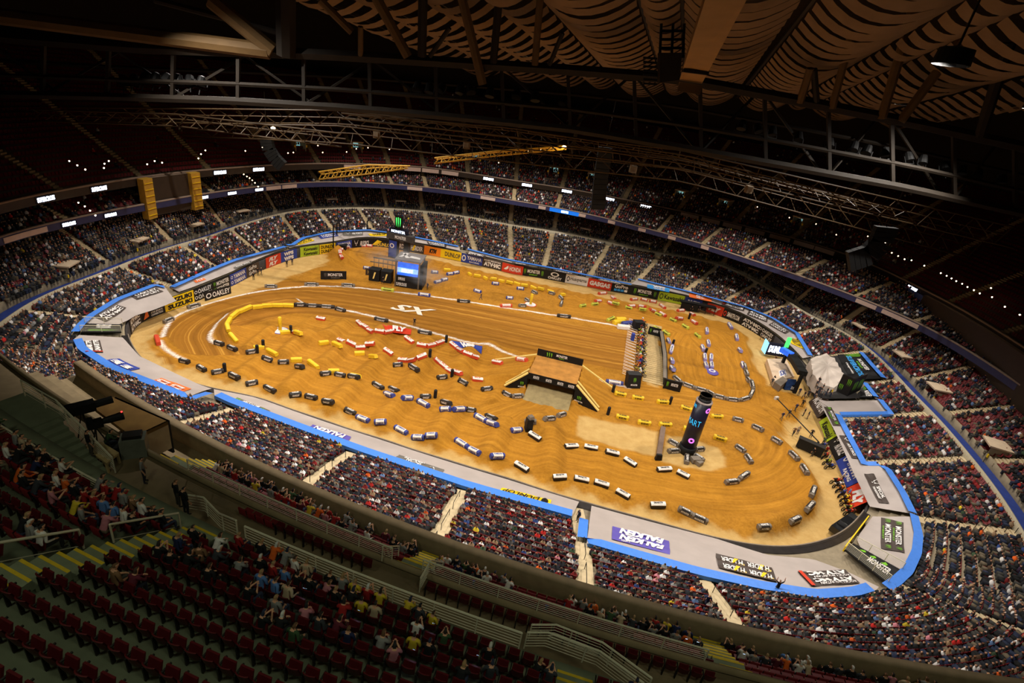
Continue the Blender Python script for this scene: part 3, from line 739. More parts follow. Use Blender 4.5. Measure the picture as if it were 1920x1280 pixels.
for pts, curve, z0, z1, nm in (([(1306, 402), (1350, 411), (1395, 421), (1440, 432), (1485, 445), (1528, 458), (1568, 470)], UPPER, 17.2, 18.2, 'upper'),
                               ([(655, 310), (772, 316), (808, 321), (845, 326)], UPPER, 17.2, 18.2, 'upper'), ([(508, 350), (535, 346), (770, 347)], CLUB, 12.95, 13.75, 'club'),
                               ([(915, 372), (1017, 387), (1092, 403), (1150, 414), (1216, 426), (1290, 438), (1380, 455), (1665, 573), (1690, 592), (1710, 605)], CLUB, 12.95, 13.75, 'club'), ([(20, 443), (60, 434)], CLUB, 12.95, 13.75, 'club')):
    for x, y in pts:
        k += 1
        board('fascia_panel', curve, on_curve(x, y, curve, 17.7 if curve is UPPER else 13.4), 4.6 if curve is UPPER else (2.0 if x > 1010 and x < 1400 else 4.0), z0, z1, mpan, '%s blank pale panel on the fascias, counting by board' % ordw(k), cat='panel', group='blank pale fascia panels')
# small aisle lamps along the rails of the decks
mlamp = mat('lamp_glow', (255, 226, 178), .5, 0, 3, emit=14.0)
k = 0
lampme = MB().lathe((0, 0, 0), [(.02, -.1), (.1, -.05), (.12, .05), (.05, .12)], 6).data('aisle_lamp', mlamp)
for pts, z in (([(130, 302), (145, 310), (160, 318), (195, 315), (204, 302), (196, 307), (276, 308), (290, 302), (304, 305), (372, 297), (377, 289), (385, 282), (460, 283), (492, 277), (596, 273), (540, 287), (550, 286), (605, 286), (650, 285)], 22.5),
               ([(1240, 335), (1255, 340), (1330, 355), (1350, 350), (1420, 388), (1480, 408), (1530, 420), (1568, 440), (1627, 443), (1660, 455), (1672, 474), (1684, 480), (1696, 486), (1709, 488), (1733, 498), (1764, 512), (1775, 517), (1784, 522), (1793, 527), (1804, 532), (1814, 538), (1826, 544), (1837, 550), (1858, 540), (1860, 557), (1912, 590), (1884, 575)], 23.0),
               ([(147, 380), (159, 387), (169, 395), (179, 404), (457, 327), (463, 331), (468, 334), (473, 338), (478, 343), (484, 350)], 16.5), ([(668, 279), (690, 277), (730, 280), (920, 300), (935, 305)], 22.5)):
    k += 1
    for i, (x, y) in enumerate(sorted(pts)):
        p = P(x, y, z)
        o = link('aisle_lamp', lampme); o.location = p; tag(o, 'tiny glowing lamp, %s from left on the %s' % (ordw(i + 1), ['left upper deck', 'right upper deck', 'left club deck stairs', 'far upper deck'][k - 1]), 'lamp', 'tiny lamps on the dark decks')
# ------------------------------------------------------------------ the arena floor: sand apron and the dirt track modelled as a height field
def plan(px): return np.array([P(x, y, 0)[:2] for x, y in px])
DIRT = plan([(268, 650), (290, 618), (318, 598), (345, 588), (400, 566), (480, 545), (520, 530), (555, 515), (600, 500), (612, 490), (606, 478), (640, 460), (700, 454), (740, 462), (790, 482), (860, 499), (960, 522), (1060, 543), (1150, 562), (1230, 577),
             (1300, 592), (1365, 607), (1400, 632), (1412, 668), (1418, 690), (1440, 722), (1470, 735), (1515, 744), (1503, 775), (1478, 800), (1462, 822), (1497, 855), (1520, 885), (1537, 920), (1541, 945), (1522, 975), (1490, 995), (1440, 1012), (1330, 990), (1220, 963), (1100, 934),
             (960, 889), (840, 851), (720, 813), (600, 773), (480, 731), (400, 710), (330, 690), (290, 668)])
SANDS = [plan([(1085, 780), (1078, 818), (1095, 826), (1230, 858), (1236, 810)]), plan([(1247, 816), (1239, 865), (1285, 878), (1332, 885), (1360, 876), (1363, 860), (1345, 840), (1310, 828)])]
PADS = [plan([(1206, 618), (1234, 626), (1234, 728), (1213, 722)])]
# track lanes: centre line, half width, bump height, wave length, phase, share of the lane that is bumpy
LANES = [
    (plan([(300, 640), (350, 672), (430, 700), (520, 718), (600, 738), (700, 762), (800, 790), (900, 815), (1000, 845), (1100, 862), (1200, 885), (1290, 905), (1400, 915), (1470, 890), (1490, 850), (1450, 800), (1380, 770), (1280, 755), (1180, 745), (1130, 738)]), 5.0, 1.15, 7.6, .3, (.06, .52), 0),
    (plan([(470, 632), (560, 648), (650, 672), (740, 697), (830, 716), (900, 727), (950, 742)]), 4.4, 1.1, 7.0, 1.2, (0, 1), 0),
    (plan([(560, 606), (640, 626), (720, 641), (790, 657), (850, 672), (930, 692), (980, 702)]), 4.2, 1.2, 7.8, 2.4, (0, 1), 0),
    (plan([(1190, 662), (1050, 637), (900, 607), (760, 580), (640, 561), (540, 556), (440, 572), (372, 598), (338, 630), (352, 660)]), 8.0, 0, 5, 0, (0, 1), 1),
    (plan([(800, 490), (880, 505), (960, 525), (1040, 543), (1090, 556)]), 4.5, .75, 4.2, 0, (0, 1), 0),
    (plan([(1095, 556), (1180, 572), (1260, 587), (1340, 604)]), 4.5, .9, 6.5, .5, (0, 1), 0),
    (plan([(1080, 577), (1170, 592), (1240, 608), (1300, 632), (1330, 662)]), 4.5, .1, 6.5, .5, (0, 1), 0),
    (plan([(1285, 700), (1272, 660), (1285, 628), (1330, 625), (1362, 650), (1380, 690), (1388, 735)]), 4.5, .5, 8, .5, (0, 1), 0),
    (plan([(1060, 770), (1030, 745), (1010, 735), (990, 760), (960, 770)]), 4.5, 0, 8, .5, (0, 1), 0),
    (plan([(790, 485), (700, 500), (650, 480), (680, 462), (740, 468)]), 5, 0, 8, .5, (0, 1), 0),
]
BERMS = [(plan([(652, 496), (630, 480), (636, 465), (670, 456), (730, 461)]), 1.7, 1.7), (plan([(1455, 822), (1490, 850), (1515, 885), (1528, 922), (1522, 955), (1488, 982), (1430, 998)]), 1.5, 2.3),
         (plan([(1262, 702), (1300, 722), (1350, 737), (1395, 742), (1410, 725)]), .8, 1.0), (plan([(428, 632), (425, 615), (440, 595), (480, 580), (550, 572)]), 1.3, 1.6),
         (plan([(1370, 606), (1388, 622), (1400, 660), (1404, 700)]), .8, 1.2)]
MOUNDS = [((1000, 795), 1.6, 3.0), ((860, 542), .9, 2.4), ((1245, 960), .9, 3.0), ((1080, 925), .7, 3.0), ((610, 780), .6, 3.0), ((780, 845), .7, 3.0), ((800, 690), 1.6, 2.6), ((700, 625), .8, 2.5), ((590, 640), .8, 2.5), ((1420, 780), .5, 4), ((920, 650), .9, 2.2)]
def chaikin(p, n=2):
    for _ in range(n): p = np.vstack([p[:1]] + [np.array([a * .75 + b * .25, a * .25 + b * .75]) for a, b in zip(p[:-1], p[1:])] + [p[-1:]])
    return p
LANES = [(chaikin(L[0]), *L[1:]) for L in LANES]
def lane_coords(x, y):
    """along, across of the nearest lane, its number"""
    best = np.full(x.shape, 1e9); al = np.zeros(x.shape); ac = np.zeros(x.shape); no = np.full(x.shape, -1)
    tot = []
    for li, L in enumerate(LANES):
        pts = L[0]; s0 = 0.0
        for a, b in zip(pts[:-1], pts[1:]):
            d = b - a; ln = np.hypot(*d); d = d / ln
            t = np.clip((x - a[0]) * d[0] + (y - a[1]) * d[1], 0, ln)
            ex, ey = x - a[0] - t * d[0], y - a[1] - t * d[1]; e = np.hypot(ex, ey) / L[1]
            m = e < best
            best = np.where(m, e, best); al = np.where(m, s0 + t, al); ac = np.where(m, (ex * -d[1] + ey * d[0]), ac); no = np.where(m, li, no)
            s0 += ln
        tot.append(s0)
    return al, ac, no, best, tot
def seg_dist(x, y, pts):
    best = np.full(np.shape(x), 1e9)
    for a, b in zip(pts[:-1], pts[1:]):
        d = b - a; L2 = (d ** 2).sum(); t = np.clip(((x - a[0]) * d[0] + (y - a[1]) * d[1]) / L2, 0, 1)
        best = np.minimum(best, np.hypot(x - a[0] - t * d[0], y - a[1] - t * d[1]))
    return best
# the bridge: deck corners, ramps
BZ = 3.0
BF0, BF1, BB0, BB1 = [P(*q, BZ)[:2] for q in ((990, 701), (1081, 724), (1015, 668), (1096, 689))]
_bu = (BF1 - BF0) / np.linalg.norm(BF1 - BF0); _bw = np.array([-_bu[1], _bu[0]]); BL = float(np.linalg.norm(BF1 - BF0)); BD = float(((BB0 - BF0) @ _bw + (BB1 - BF1) @ _bw) / 2)
def ground_z(x, y):
    x, y = np.asarray(x, float), np.asarray(y, float)
    al, ac, no, best, tot = lane_coords(x, y)
    h = np.zeros(x.shape)
    for li, L in enumerate(LANES):
        if L[2] == 0: continue
        m = no == li; f = al / tot[li]; w = smooth01((1.25 - best) / .5) * smooth01((f - L[5][0]) / .05) * smooth01((L[5][1] - f) / .05)
        ph = (al / L[3] + L[4] / 6.28) % 1.0
        prof = np.sin(np.pi * np.clip(ph / .62, 0, 1)) ** 1.5
        h += np.where(m, w * L[2] * prof, 0)
    for pts, hh, s in BERMS: h = np.maximum(h, hh * np.exp(-(seg_dist(x, y, pts) / s) ** 2))
    for px, hh, s in MOUNDS:
        c = P(*px, 0); h += hh * np.exp(-(((x - c[0]) ** 2 + (y - c[1]) ** 2) / s ** 2))
    u = (x - BF0[0]) * _bu[0] + (y - BF0[1]) * _bu[1]; v = (x - BF0[0]) * _bw[0] + (y - BF0[1]) * _bw[1]
    ramp = np.where(u < 0, BZ * (1 + u / 7.5), np.where(u > BL, BZ * (1 - (u - BL) / 6.5), 0)); inb = smooth01((v + .4) / .8) * smooth01((BD + .4 - v) / .8)
    near_b = (u > -9) & (u < BL + 8) & (v > -2.5) & (v < BD + 2.5)
    h = np.where(near_b, np.clip(ramp, 0, BZ) * inb + h * (1 - inb) * .3, h)
    n = .05 * np.sin(x * 1.7 + np.sin(y * 1.1) * 1.5) * np.sin(y * 1.9 + np.cos(x * .9)) + .03 * np.sin(x * 4.1 + y * 2.3) * np.sin(y * 3.7 - x * 1.2)
    return h + n
CHAIK = True
GS = 0.3
gx = np.arange(-64, 60.01, GS); gy = np.arange(44, 136.01, GS)
GX, GY = np.meshgrid(gx, gy)
def poly_sd(x, y, poly):
    d = seg_dist(x, y, np.vstack([poly, poly[:1]])); return np.where(in_poly(x, y, poly), d, -d)
_wob = .5 * np.sin(GX * .9 + GY * .5) + .35 * np.sin(GX * 2.1 - GY * 1.3) + .2 * np.sin(GX * 4.7 + GY * 5.1)
_sd = poly_sd(GX, GY, DIRT)
DM = smooth01((_sd + _wob * .8 + .5) / 1.2)
for s in SANDS: DM = np.minimum(DM, 1 - smooth01((poly_sd(GX, GY, s) + _wob * .25 + .3) / .7))
for s in PADS: DM = np.minimum(DM, 1 - .8 * smooth01((poly_sd(GX, GY, s) + .2) / .4))
GZ = ground_z(GX, GY)
GZ = GZ * smooth01((_sd + .5) / 2.5) + .14 * smooth01((_sd + .5) / 1.0)
for s in SANDS: GZ *= 1 - .85 * smooth01((poly_sd(GX, GY, s) + .3) / 1.5)
def gz(x, y):
    """height of the finished ground"""
    i = np.clip((np.asarray(x, float) - gx[0]) / GS, 0, len(gx) - 1.001); j = np.clip((np.asarray(y, float) - gy[0]) / GS, 0, len(gy) - 1.001)
    i0, j0 = i.astype(int), j.astype(int); fi, fj = i - i0, j - j0
    return GZ[j0, i0] * (1 - fi) * (1 - fj) + GZ[j0, i0 + 1] * fi * (1 - fj) + GZ[j0 + 1, i0] * (1 - fi) * fj + GZ[j0 + 1, i0 + 1] * fi * fj
def T(px, py, lift=0.0):
    """the place on the ground that a pixel shows"""
    d = ray(px, py); t = np.linspace((5 - CAMH) / d[2], (0 - CAMH) / d[2], 400); q = CAM + t[:, None] * d
    g = q[:, 2] - gz(q[:, 0], q[:, 1]) - lift; i = np.where(g < 0)[0]
    return q[i[0]] if len(i) else q[-1]
_al, _ac, _no, _best, _tot = lane_coords(GX, GY)
_straight = np.where((_no == 3) & (_best < 1.05), 1.0, 0.0)
_inlane = smooth01((1.25 - _best) / .35)
_chalk = np.zeros(GX.shape)
CHALK = [plan([(305, 632), (312, 612), (330, 592), (362, 578), (400, 567), (470, 549), (560, 538), (620, 537), (685, 541), (830, 559), (955, 579), (1070, 596), (1175, 615)]), plan([(300, 640), (305, 650), (320, 663), (345, 675)]),
         plan([(415, 648), (398, 643), (392, 634), (400, 620), (425, 600)]), plan([(560, 571), (640, 580), (730, 601), (830, 630), (905, 650), (965, 668), (1010, 680)]), plan([(1123, 714), (1180, 728)])]
for c in CHALK: _chalk = np.maximum(_chalk, smooth01((.38 - seg_dist(GX, GY, chaikin(c))) / .22))
keep = np.hypot(GX - CX, GY - CY) < WALL(np.degrees(np.arctan2(GY - CY, GX - CX))) + .25
V = np.c_[GX.ravel(), GY.ravel(), GZ.ravel()]; nx = len(gx)
J, I = np.meshgrid(np.arange(len(gy) - 1), np.arange(nx - 1), indexing='ij'); b = J * nx + I
q = keep[:-1, :-1] & keep[1:, :-1] & keep[:-1, 1:] & keep[1:, 1:]; b = b[q]
F = np.stack([b, b + 1, b + nx + 1, b + nx], 1)
used = np.zeros(len(V), bool); used[F.ravel()] = True; remap = np.cumsum(used) - 1
gme = mesh_np('floor', V[used], remap[F], None, smooth=True)
at = gme.attributes.new('mask', 'FLOAT_COLOR', 'POINT'); at.data.foreach_set('color', np.c_[DM.ravel(), _straight.ravel(), _inlane.ravel(), _chalk.ravel()][used].astype(np.float32).ravel())
at = gme.attributes.new('lane', 'FLOAT_VECTOR', 'POINT'); at.data.foreach_set('vector', np.c_[_al.ravel(), _ac.ravel(), _no.ravel() * 7.0][used].astype(np.float32).ravel())
def ground_mat():
    m = bpy.data.materials.new('dirt_and_sand'); m.use_nodes = True; nt = m.node_tree; N = nt.nodes.new; Lk = nt.links.new
    b = nt.nodes['Principled BSDF']; b.inputs['Roughness'].default_value = .9; b.inputs['Specular IOR Level'].default_value = .15
    geo = N('ShaderNodeNewGeometry'); mk = N('ShaderNodeAttribute'); mk.attribute_name = 'mask'; ln = N('ShaderNodeAttribute'); ln.attribute_name = 'lane'
    sp = N('ShaderNodeSeparateColor'); Lk(mk.outputs['Color'], sp.inputs[0])
    def noise(vec, scale, det=5, rough=.6):
        n = N('ShaderNodeTexNoise'); n.inputs['Scale'].default_value = scale; n.inputs['Detail'].default_value = det; n.inputs['Roughness'].default_value = rough
        Lk(vec, n.inputs['Vector']); return n.outputs['Fac']
    def mul(vec, s):
        v = N('ShaderNodeVectorMath'); v.operation = 'MULTIPLY'; v.inputs[1].default_value = s; Lk(vec, v.inputs[0]); return v.outputs[0]
    def ramp(fac, stops):
        r = N('ShaderNodeValToRGB'); r.color_ramp.elements[0].position, r.color_ramp.elements[0].color = stops[0][0], (*lin(stops[0][1]), 1)
        r.color_ramp.elements[1].position, r.color_ramp.elements[1].color = stops[-1][0], (*lin(stops[-1][1]), 1)
        for p, c in stops[1:-1]:
            e = r.color_ramp.elements.new(p); e.color = (*lin(c), 1)
        Lk(fac, r.inputs[0]); return r.outputs[0]
    def mix(f, a, c, t='MIX'):
        x = N('ShaderNodeMix'); x.data_type = 'RGBA'; x.blend_type = t; x.clamp_result = True
        (Lk(f, x.inputs[0]) if not isinstance(f, float) else setattr(x.inputs[0], 'default_value', f)); Lk(a, x.inputs[6])
        (Lk(c, x.inputs[7]) if not isinstance(c, tuple) else setattr(x.inputs[7], 'default_value', c)); return x.outputs[2]
    def math_(op, a, c=None, v=None):
        x = N('ShaderNodeMath'); x.operation = op; x.use_clamp = op in ('MULTIPLY', 'SUBTRACT')
        Lk(a, x.inputs[0])
        if c is not None: Lk(c, x.inputs[1])
        if v is not None: x.inputs[1].default_value = v
        return x.outputs[0]
    base = ramp(noise(geo.outputs['Position'], .35, 6), [(.3, (140, 91, 23)), (.5, (166, 110, 30)), (.72, (188, 129, 39))])
    clod = ramp(noise(geo.outputs['Position'], 3.0, 4), [(.35, (140, 95, 27)), (.6, (192, 139, 49))])
    dirt = mix(.35, base, clod)
    ruts = noise(mul(ln.outputs['Vector'], (.07, 1.5, 1)), 1.0, 4, .65)
    rutc = ramp(ruts, [(.3, (140, 91, 23)), (.5, (178, 120, 32)), (.7, (208, 147, 48))])
    dirt = mix(math_('MULTIPLY', sp.outputs[2], v=.5), dirt, rutc)
    # long tyre lines on the start straight
    wl = noise(mul(ln.outputs['Vector'], (.012, 1.05, 1)), 1.0, 2, .5)
    strc = ramp(wl, [(.38, (132, 85, 23)), (.5, (150, 98, 29)), (.57, (160, 106, 33)), (.6, (206, 151, 60)), (.63, (154, 100, 30))])
    fine = ramp(noise(mul(ln.outputs['Vector'], (.06, 5, 1)), 1.0, 3), [(.3, (142, 93, 26)), (.7, (174, 118, 39))])
    dirt = mix(sp.outputs[1], dirt, mix(.3, strc, fine))
    sand = ramp(noise(geo.outputs['Position'], .8, 5), [(.3, (188, 150, 88)), (.7, (204, 168, 106))])
    edge = math_('ADD', sp.outputs[0], math_('MULTIPLY', noise(geo.outputs['Position'], 1.3, 5), v=.0))
    col = mix(edge, sand, dirt)
    scuff = noise(geo.outputs['Position'], 5.0, 3)
    chalkf = math_('MULTIPLY', mk.outputs['Alpha'], ramp(scuff, [(.3, (0, 0, 0)), (.5, (255, 255, 255))]))
    col = mix(chalkf, col, (.85, .78, .7, 1))
    Lk(col, b.inputs['Base Color'])
    bp = N('ShaderNodeBump'); bp.inputs['Strength'].default_value = .55; bp.inputs['Distance'].default_value = .12
    hsum = math_('ADD', math_('MULTIPLY', ruts, sp.outputs[2]), noise(geo.outputs['Position'], 4.0, 6)); Lk(hsum, bp.inputs['Height']); Lk(bp.outputs['Normal'], b.inputs['Normal'])
    return m
gme.materials.append(ground_mat())
tag(link('floor', gme), 'dirt race track with sand apron on the arena floor', kind='structure')
# lettering laid on the start straight
_sx = [T(*zc('B', *q), .05) for q in ((1000, 715), (1285, 775), (1355, 725), (1050, 678))]
o = lettering(_sx, 'SX', (0, 0, 1, 1), mat('chalk_white', (240, 226, 208), .9, .1, 4), None, lift=.06, bold=.03, shear=.25, name='painted_letters')
tag(o, 'large white two-letter mark painted on the start straight', 'lettering')
# ------------------------------------------------------------------ sponsor banners on the floor wall
def wall_map(a0, a1, z0, z1, inset, slant=0.0):
    def f(u, v):
        a = a0 + (a1 - a0) * np.asarray(u); q = XY(a, WALL(a) - inset - slant * (1 - np.asarray(v))); return np.c_[q, z0 + (z1 - z0) * np.asarray(v)]
    return f
def wall_banner(tag_, p0, p1, colour, label, lines=(), extra=None, h=WALLH + .15, parent=None, slant=0.0):
    """p0, p1: pixels at the banner's foot, left end first as read from the floor"""
    a0, a1 = [polar(P(*(zc(tag_, *q) if tag_ else q), 0))[0] for q in (p0, p1)]
    while a1 - a0 > 180: a1 -= 360
    while a1 - a0 < -180: a1 += 360
    f = wall_map(a0, a1, .08, h, .14, slant); n = 10; mb = MB(); u = np.linspace(0, 1, n)
    W = np.vstack([f(u, 0 * u), f(u, 0 * u + 1), wall_map(a0, a1, .08, h, .03)(u, 0 * u + 1)])
    mb.add(W, [(k * n + i, k * n + i + 1, (k + 1) * n + i + 1, (k + 1) * n + i) for k in range(2) for i in range(n - 1)])
    o = mb.build('wall_banner', PM[colour], parent); tag(o, label, 'banner', 'sponsor banners on the floor wall')
    g = wall_map(a0, a1, .08, h, .17 + slant * .03, slant)
    for ln in lines:
        body, rect, mm = ln[:3]; kw = ln[3] if len(ln) > 3 else {}
        V, T_ = text_mesh(body, kw.get('bold', .03), kw.get('shear', 0))
        link('lettering', mesh_np('lettering', g(rect[0] + V[:, 0] * (rect[2] - rect[0]), rect[1] + V[:, 1] * (rect[3] - rect[1])), T_, PM[mm]), o)
    for polys, mm in (extra or []):
        mb = MB()
        for poly in polys:
            q = np.array(poly); W = g(q[:, 0], q[:, 1]); mb.add(W, [tuple(range(len(W)))])
        mb.build('emblem', PM[mm], o)
    return o
one = lambda b, m='white', x0=.1, x1=.9, **k: [(b, (x0, .25, x1, .78), m, k)]
MON = [(claw(.03, .15, .15, .85), 'green')]
two = twice
WB = [
    ('A', (935, 910), (1015, 820), 'brown', 'dark banner with two white three-letter lines, nearest the left tunnel mouth', two('ATV·MC', bold=.05), None),
    ('A', (1015, 820), (1205, 740), 'black', 'black banner with small white script and orange flames beside the yellow one', [('STAR SPORTS', (.45, .75, .9, .92), 'white'), ('CONNECTION', (.45, .55, .9, .7), 'white'), ('STAR SPORTS', (.45, .3, .9, .45), 'white'), ('CONNECTION', (.45, .1, .9, .25), 'white')], [([[(.1, .1), (.35, .2), (.3, .8), (.2, .5)]], 'orange')]),
    ('A', (1205, 740), (1395, 658), 'yellow', 'yellow banner with two black lines of capitals at the left end', two('SUZUKI', 'black', bold=.06), None),
    ('A', (1395, 658), (1570, 600), 'black', 'black banner with two white lines right of the yellow one', two('OAKLEY', x0=.2), [(ring(.1, .73, .07, .14, .35) + ring(.1, .27, .07, .14, .35), 'white')]),
    ('A', (1570, 600), (1720, 548), 'black', 'black banner with green claws at the left end', two('MONSTER', x0=.2), [(claw(.03, .55, .16, .95) + claw(.03, .05, .16, .45), 'green')]),
    ('A', (1720, 548), (1880, 495), 'blue', 'blue banner with two white lines at the left end', two('YAMAHA', x0=.2), [(ring(.1, .73, .06, .14, .35) + ring(.1, .27, .06, .14, .35), 'white')]),
    ('B', (-40, 495), (82, 455), 'brown', 'dark banner with pale blocks left of the red one', two('GoPro', x0=.2, x1=.8), None),
    ('B', (82, 418), (215, 382), 'red', 'red banner with slanted white letters at the left end', two('FLY', x0=.2, x1=.8, bold=.07, shear=.3), None),
    ('B', (215, 382), (330, 345), 'blue', 'blue banner with white block letters beside the red one', two('WPS', x0=.2, x1=.8, bold=.07), None),
    ('B', (330, 330), (440, 295), 'lime', 'lime banner with two dark lines at the left end', two('Kawasaki', 'black', x0=.2), None),
    ('B', (440, 292), (548, 268), 'yellow', 'yellow banner next to the dark rig in the far left corner', two('DUNLOP', 'black'), None),
    ('B', (550, 262), (678, 246), 'blue', 'blue and white banner behind the dark rig in the far left corner', two('YAMAHA'), None),
    ('B', (680, 246), (835, 240), 'black', 'black banner with white wings behind the dirt bowl turn', one('AIR FORCE', x0=.45), [(wing(.08, 0, .4, 1), 'white')]),
    ('B', (836, 240), (1002, 252), 'black', 'black banner with a yellow panel behind the dirt bowl turn', [('DUNLOP', (.3, .2, .95, .6), 'yellow')], [([[(.05, .3), (.3, .9), (.5, .75), (.25, .25)]], 'yellow')]),
    ('B', (1003, 255), (1150, 288), 'brown', 'dark banner hidden behind the finish arch', one('HARDER'), None),
    ('B', (1150, 290), (1257, 305), 'brown', 'brown banner with white letters and a yellow swash beside the orange one', one('HARDER'), [([[(.15, .2), (.3, .85), (.4, .85), (.3, .2)]], 'yellow')]),
    ('B', (1257, 305), (1395, 345), 'ktm', 'orange banner with black letters on the far wall', one('KTM', 'black', .3, .75, bold=.08, shear=.3), None),
    ('B', (1395, 345), (1540, 370), 'yellow', 'pale yellow banner right of the orange one on the far wall', one('DUNLOP', 'brown', .2, .95), None),
    ('B', (1540, 375), (1695, 400), 'blue', 'blue banner with white capitals on the far wall', [('YAMAHA', (.28, .4, .95, .85), 'white'), ('RACING', (.4, .1, .85, .28), 'white')], [(ring(.14, .5, .09, .35, .4), 'white')]),
    ('B', (1695, 400), (1840, 430), 'brown', 'brown banner with white letters between the blue and the red one', [('ROCKY MOUNTAIN', (.08, .72, .9, .92), 'white'), ('ATV·MC', (.08, .15, .92, .65), 'white', dict(bold=.06))], None),
    ('B', (1840, 430), (1998, 458), 'red', 'red banner with white wing and capitals on the far wall', one('HONDA', x0=.35), [([[(.08, .35), (.28, .8), (.3, .5), (.2, .3)]], 'white')]),
    ('C', (80, 460), (235, 490), 'black', 'black banner with green claws right of the red wing banner', [('MONSTER', (.2, .4, .8, .8), 'white'), ('ENERGY', (.3, .15, .7, .3), 'green')], [(claw(.03, .15, .14, .85) + claw(.86, .15, .97, .85), 'green')]),
    ('C', (235, 490), (393, 518), 'black', 'black banner with a white ring above white capitals', [('OAKLEY', (.2, .1, .85, .4), 'white')], [(ring(.5, .68, .2, .24, .35), 'white')]),
    ('C', (395, 520), (558, 552), 'white', 'white banner with dark letters on the far wall', one('Husqvarna', 'grey', .22, .95), [(ring(.12, .5, .07, .3, .4), 'black')]),
    ('C', (558, 552), (730, 588), 'red', 'red banner with wide white capitals right of the white one', one('GASGAS', x0=.08, x1=.95, bold=.06), None),
    ('C', (730, 590), (868, 615), 'black', 'black banner with a row of blue squares on the far wall', [('GoPro', (.15, .5, .85, .92), 'white')], [([[(.15 + .18 * i, .15), (.3 + .18 * i, .15), (.3 + .18 * i, .4), (.15 + .18 * i, .4)] for i in range(3)], 'cyan'), ([[(.69, .15), (.84, .15), (.84, .4), (.69, .4)]], 'white')]),
    ('C', (868, 615), (1068, 650), 'black', 'black banner with green claws left of the lime one', [('MONSTER', (.28, .4, .8, .8), 'white'), ('ENERGY', (.35, .15, .7, .3), 'green')], [(claw(.12, .1, .22, .85) + claw(.88, .15, .97, .85), 'green')]),
    ('C', (1068, 655), (1240, 697), 'lime', 'lime banner with a dark badge and letters on the far wall', one('Kawasaki', 'black', .24, .95), [(ring(.12, .5, .08, .35, .45), 'greenp')]),
    ('C', (1240, 700), (1415, 722), 'blue', 'blue banner with rounded white letters, half hidden by a dark camera stand', one('WPS', x0=.15, x1=.9, bold=.08), None),
    ('C', (1415, 740), (1585, 775), 'red', 'red banner with slanted white letters on the far wall', one('FLY', x0=.12, x1=.85, bold=.08, shear=.3), None),
    ('C', (1585, 775), (1745, 825), 'black', 'black banner with a red ring and white web address', one('SMARTFI.COM', x0=.25, x1=.97), [(ring(.12, .5, .08, .3, .4), 'red')]),
    ('C', (1750, 830), (1905, 915), 'black', 'black banner with two white lines at the far right corner', two('ATV·MC', bold=.06), None),
    ('D', (-15, 905), (60, 985), 'black', 'black banner with white ovals beside the glowing podium screen', two('OAKLEY', x0=.2), [(ring(.1, .73, .07, .14, .35), 'white')]),
    ('H', (325, 300), (372, 420), 'brown', 'grey and black banner behind the waiting crew at the right end', one('MONSTER', x0=.1), None),
    ('H', (360, 440), (452, 600), 'lime', 'lime banner with two dark lines at the right end', two('Kawasaki', 'black', x0=.2), None),
    ('H', (455, 605), (545, 750), 'black', 'black banner with a white ring at the right end', one('AIR FORCE', x0=.4), [(wing(.05, .1, .35, .9), 'white')]),
    ('H', (548, 755), (630, 960), 'blue', 'blue banner with white capitals at the right end', [('YAMAHA', (.25, .45, .85, .85), 'white'), ('RACING', (.4, .15, .85, .35), 'white')], [(ring(.13, .6, .06, .25, .4), 'white')]),
    ('H', (632, 965), (720, 1180), 'red', 'red banner with white brick-outlined letters at the right end', one('FLY', x0=.25, x1=.95, bold=.09, shear=.2), None),
]
for z_, p0, p1, c, lab, lines, ex in WB: wall_banner(z_, p0, p1, c, lab, lines, ex, slant=1.5 if z_ == 'H' else 0.0, h=WALLH + (.5 if z_ == 'H' else .15))
# ------------------------------------------------------------------ people: one continuous skinned body per pose, shared by everyone in that pose
mskin = mat('skin', None, .6, .06, 6, objcol=False, rgb=(214, 160, 128)) if False else mat('skin', (206, 152, 120), .6, .08, 6)
mshirt = mat('shirt_cloth', None, .85, .1, 7, objcol=True)
def rand_mat(name, cols):
    m = bpy.data.materials.new(name); m.use_nodes = True; nt = m.node_tree; b = nt.nodes['Principled BSDF']; b.inputs['Roughness'].default_value = .85
    oi = nt.nodes.new('ShaderNodeObjectInfo'); r = nt.nodes.new('ShaderNodeValToRGB'); r.color_ramp.interpolation = 'CONSTANT'
    for i, c in enumerate(cols):
        e = r.color_ramp.elements[i] if i < 2 else r.color_ramp.elements.new(i / len(cols))
        e.position = i / len(cols); e.color = (*lin(c), 1)
    nt.links.new(oi.outputs['Random'], r.inputs[0]); nt.links.new(r.outputs[0], b.inputs['Base Color']); return m
mtrous = rand_mat('trouser_cloth', [(30, 34, 48), (24, 24, 26), (48, 56, 82), (70, 66, 58), (36, 36, 40), (104, 92, 72)])
mhair = rand_mat('hair_or_cap', [(30, 22, 18), (60, 42, 28), (24, 24, 26), (150, 120, 80), (96, 66, 40), (40, 30, 26), (200, 196, 190), (30, 36, 60)])
mshoe = mat('shoe_leather', (40, 36, 34), .7, .1, 6)
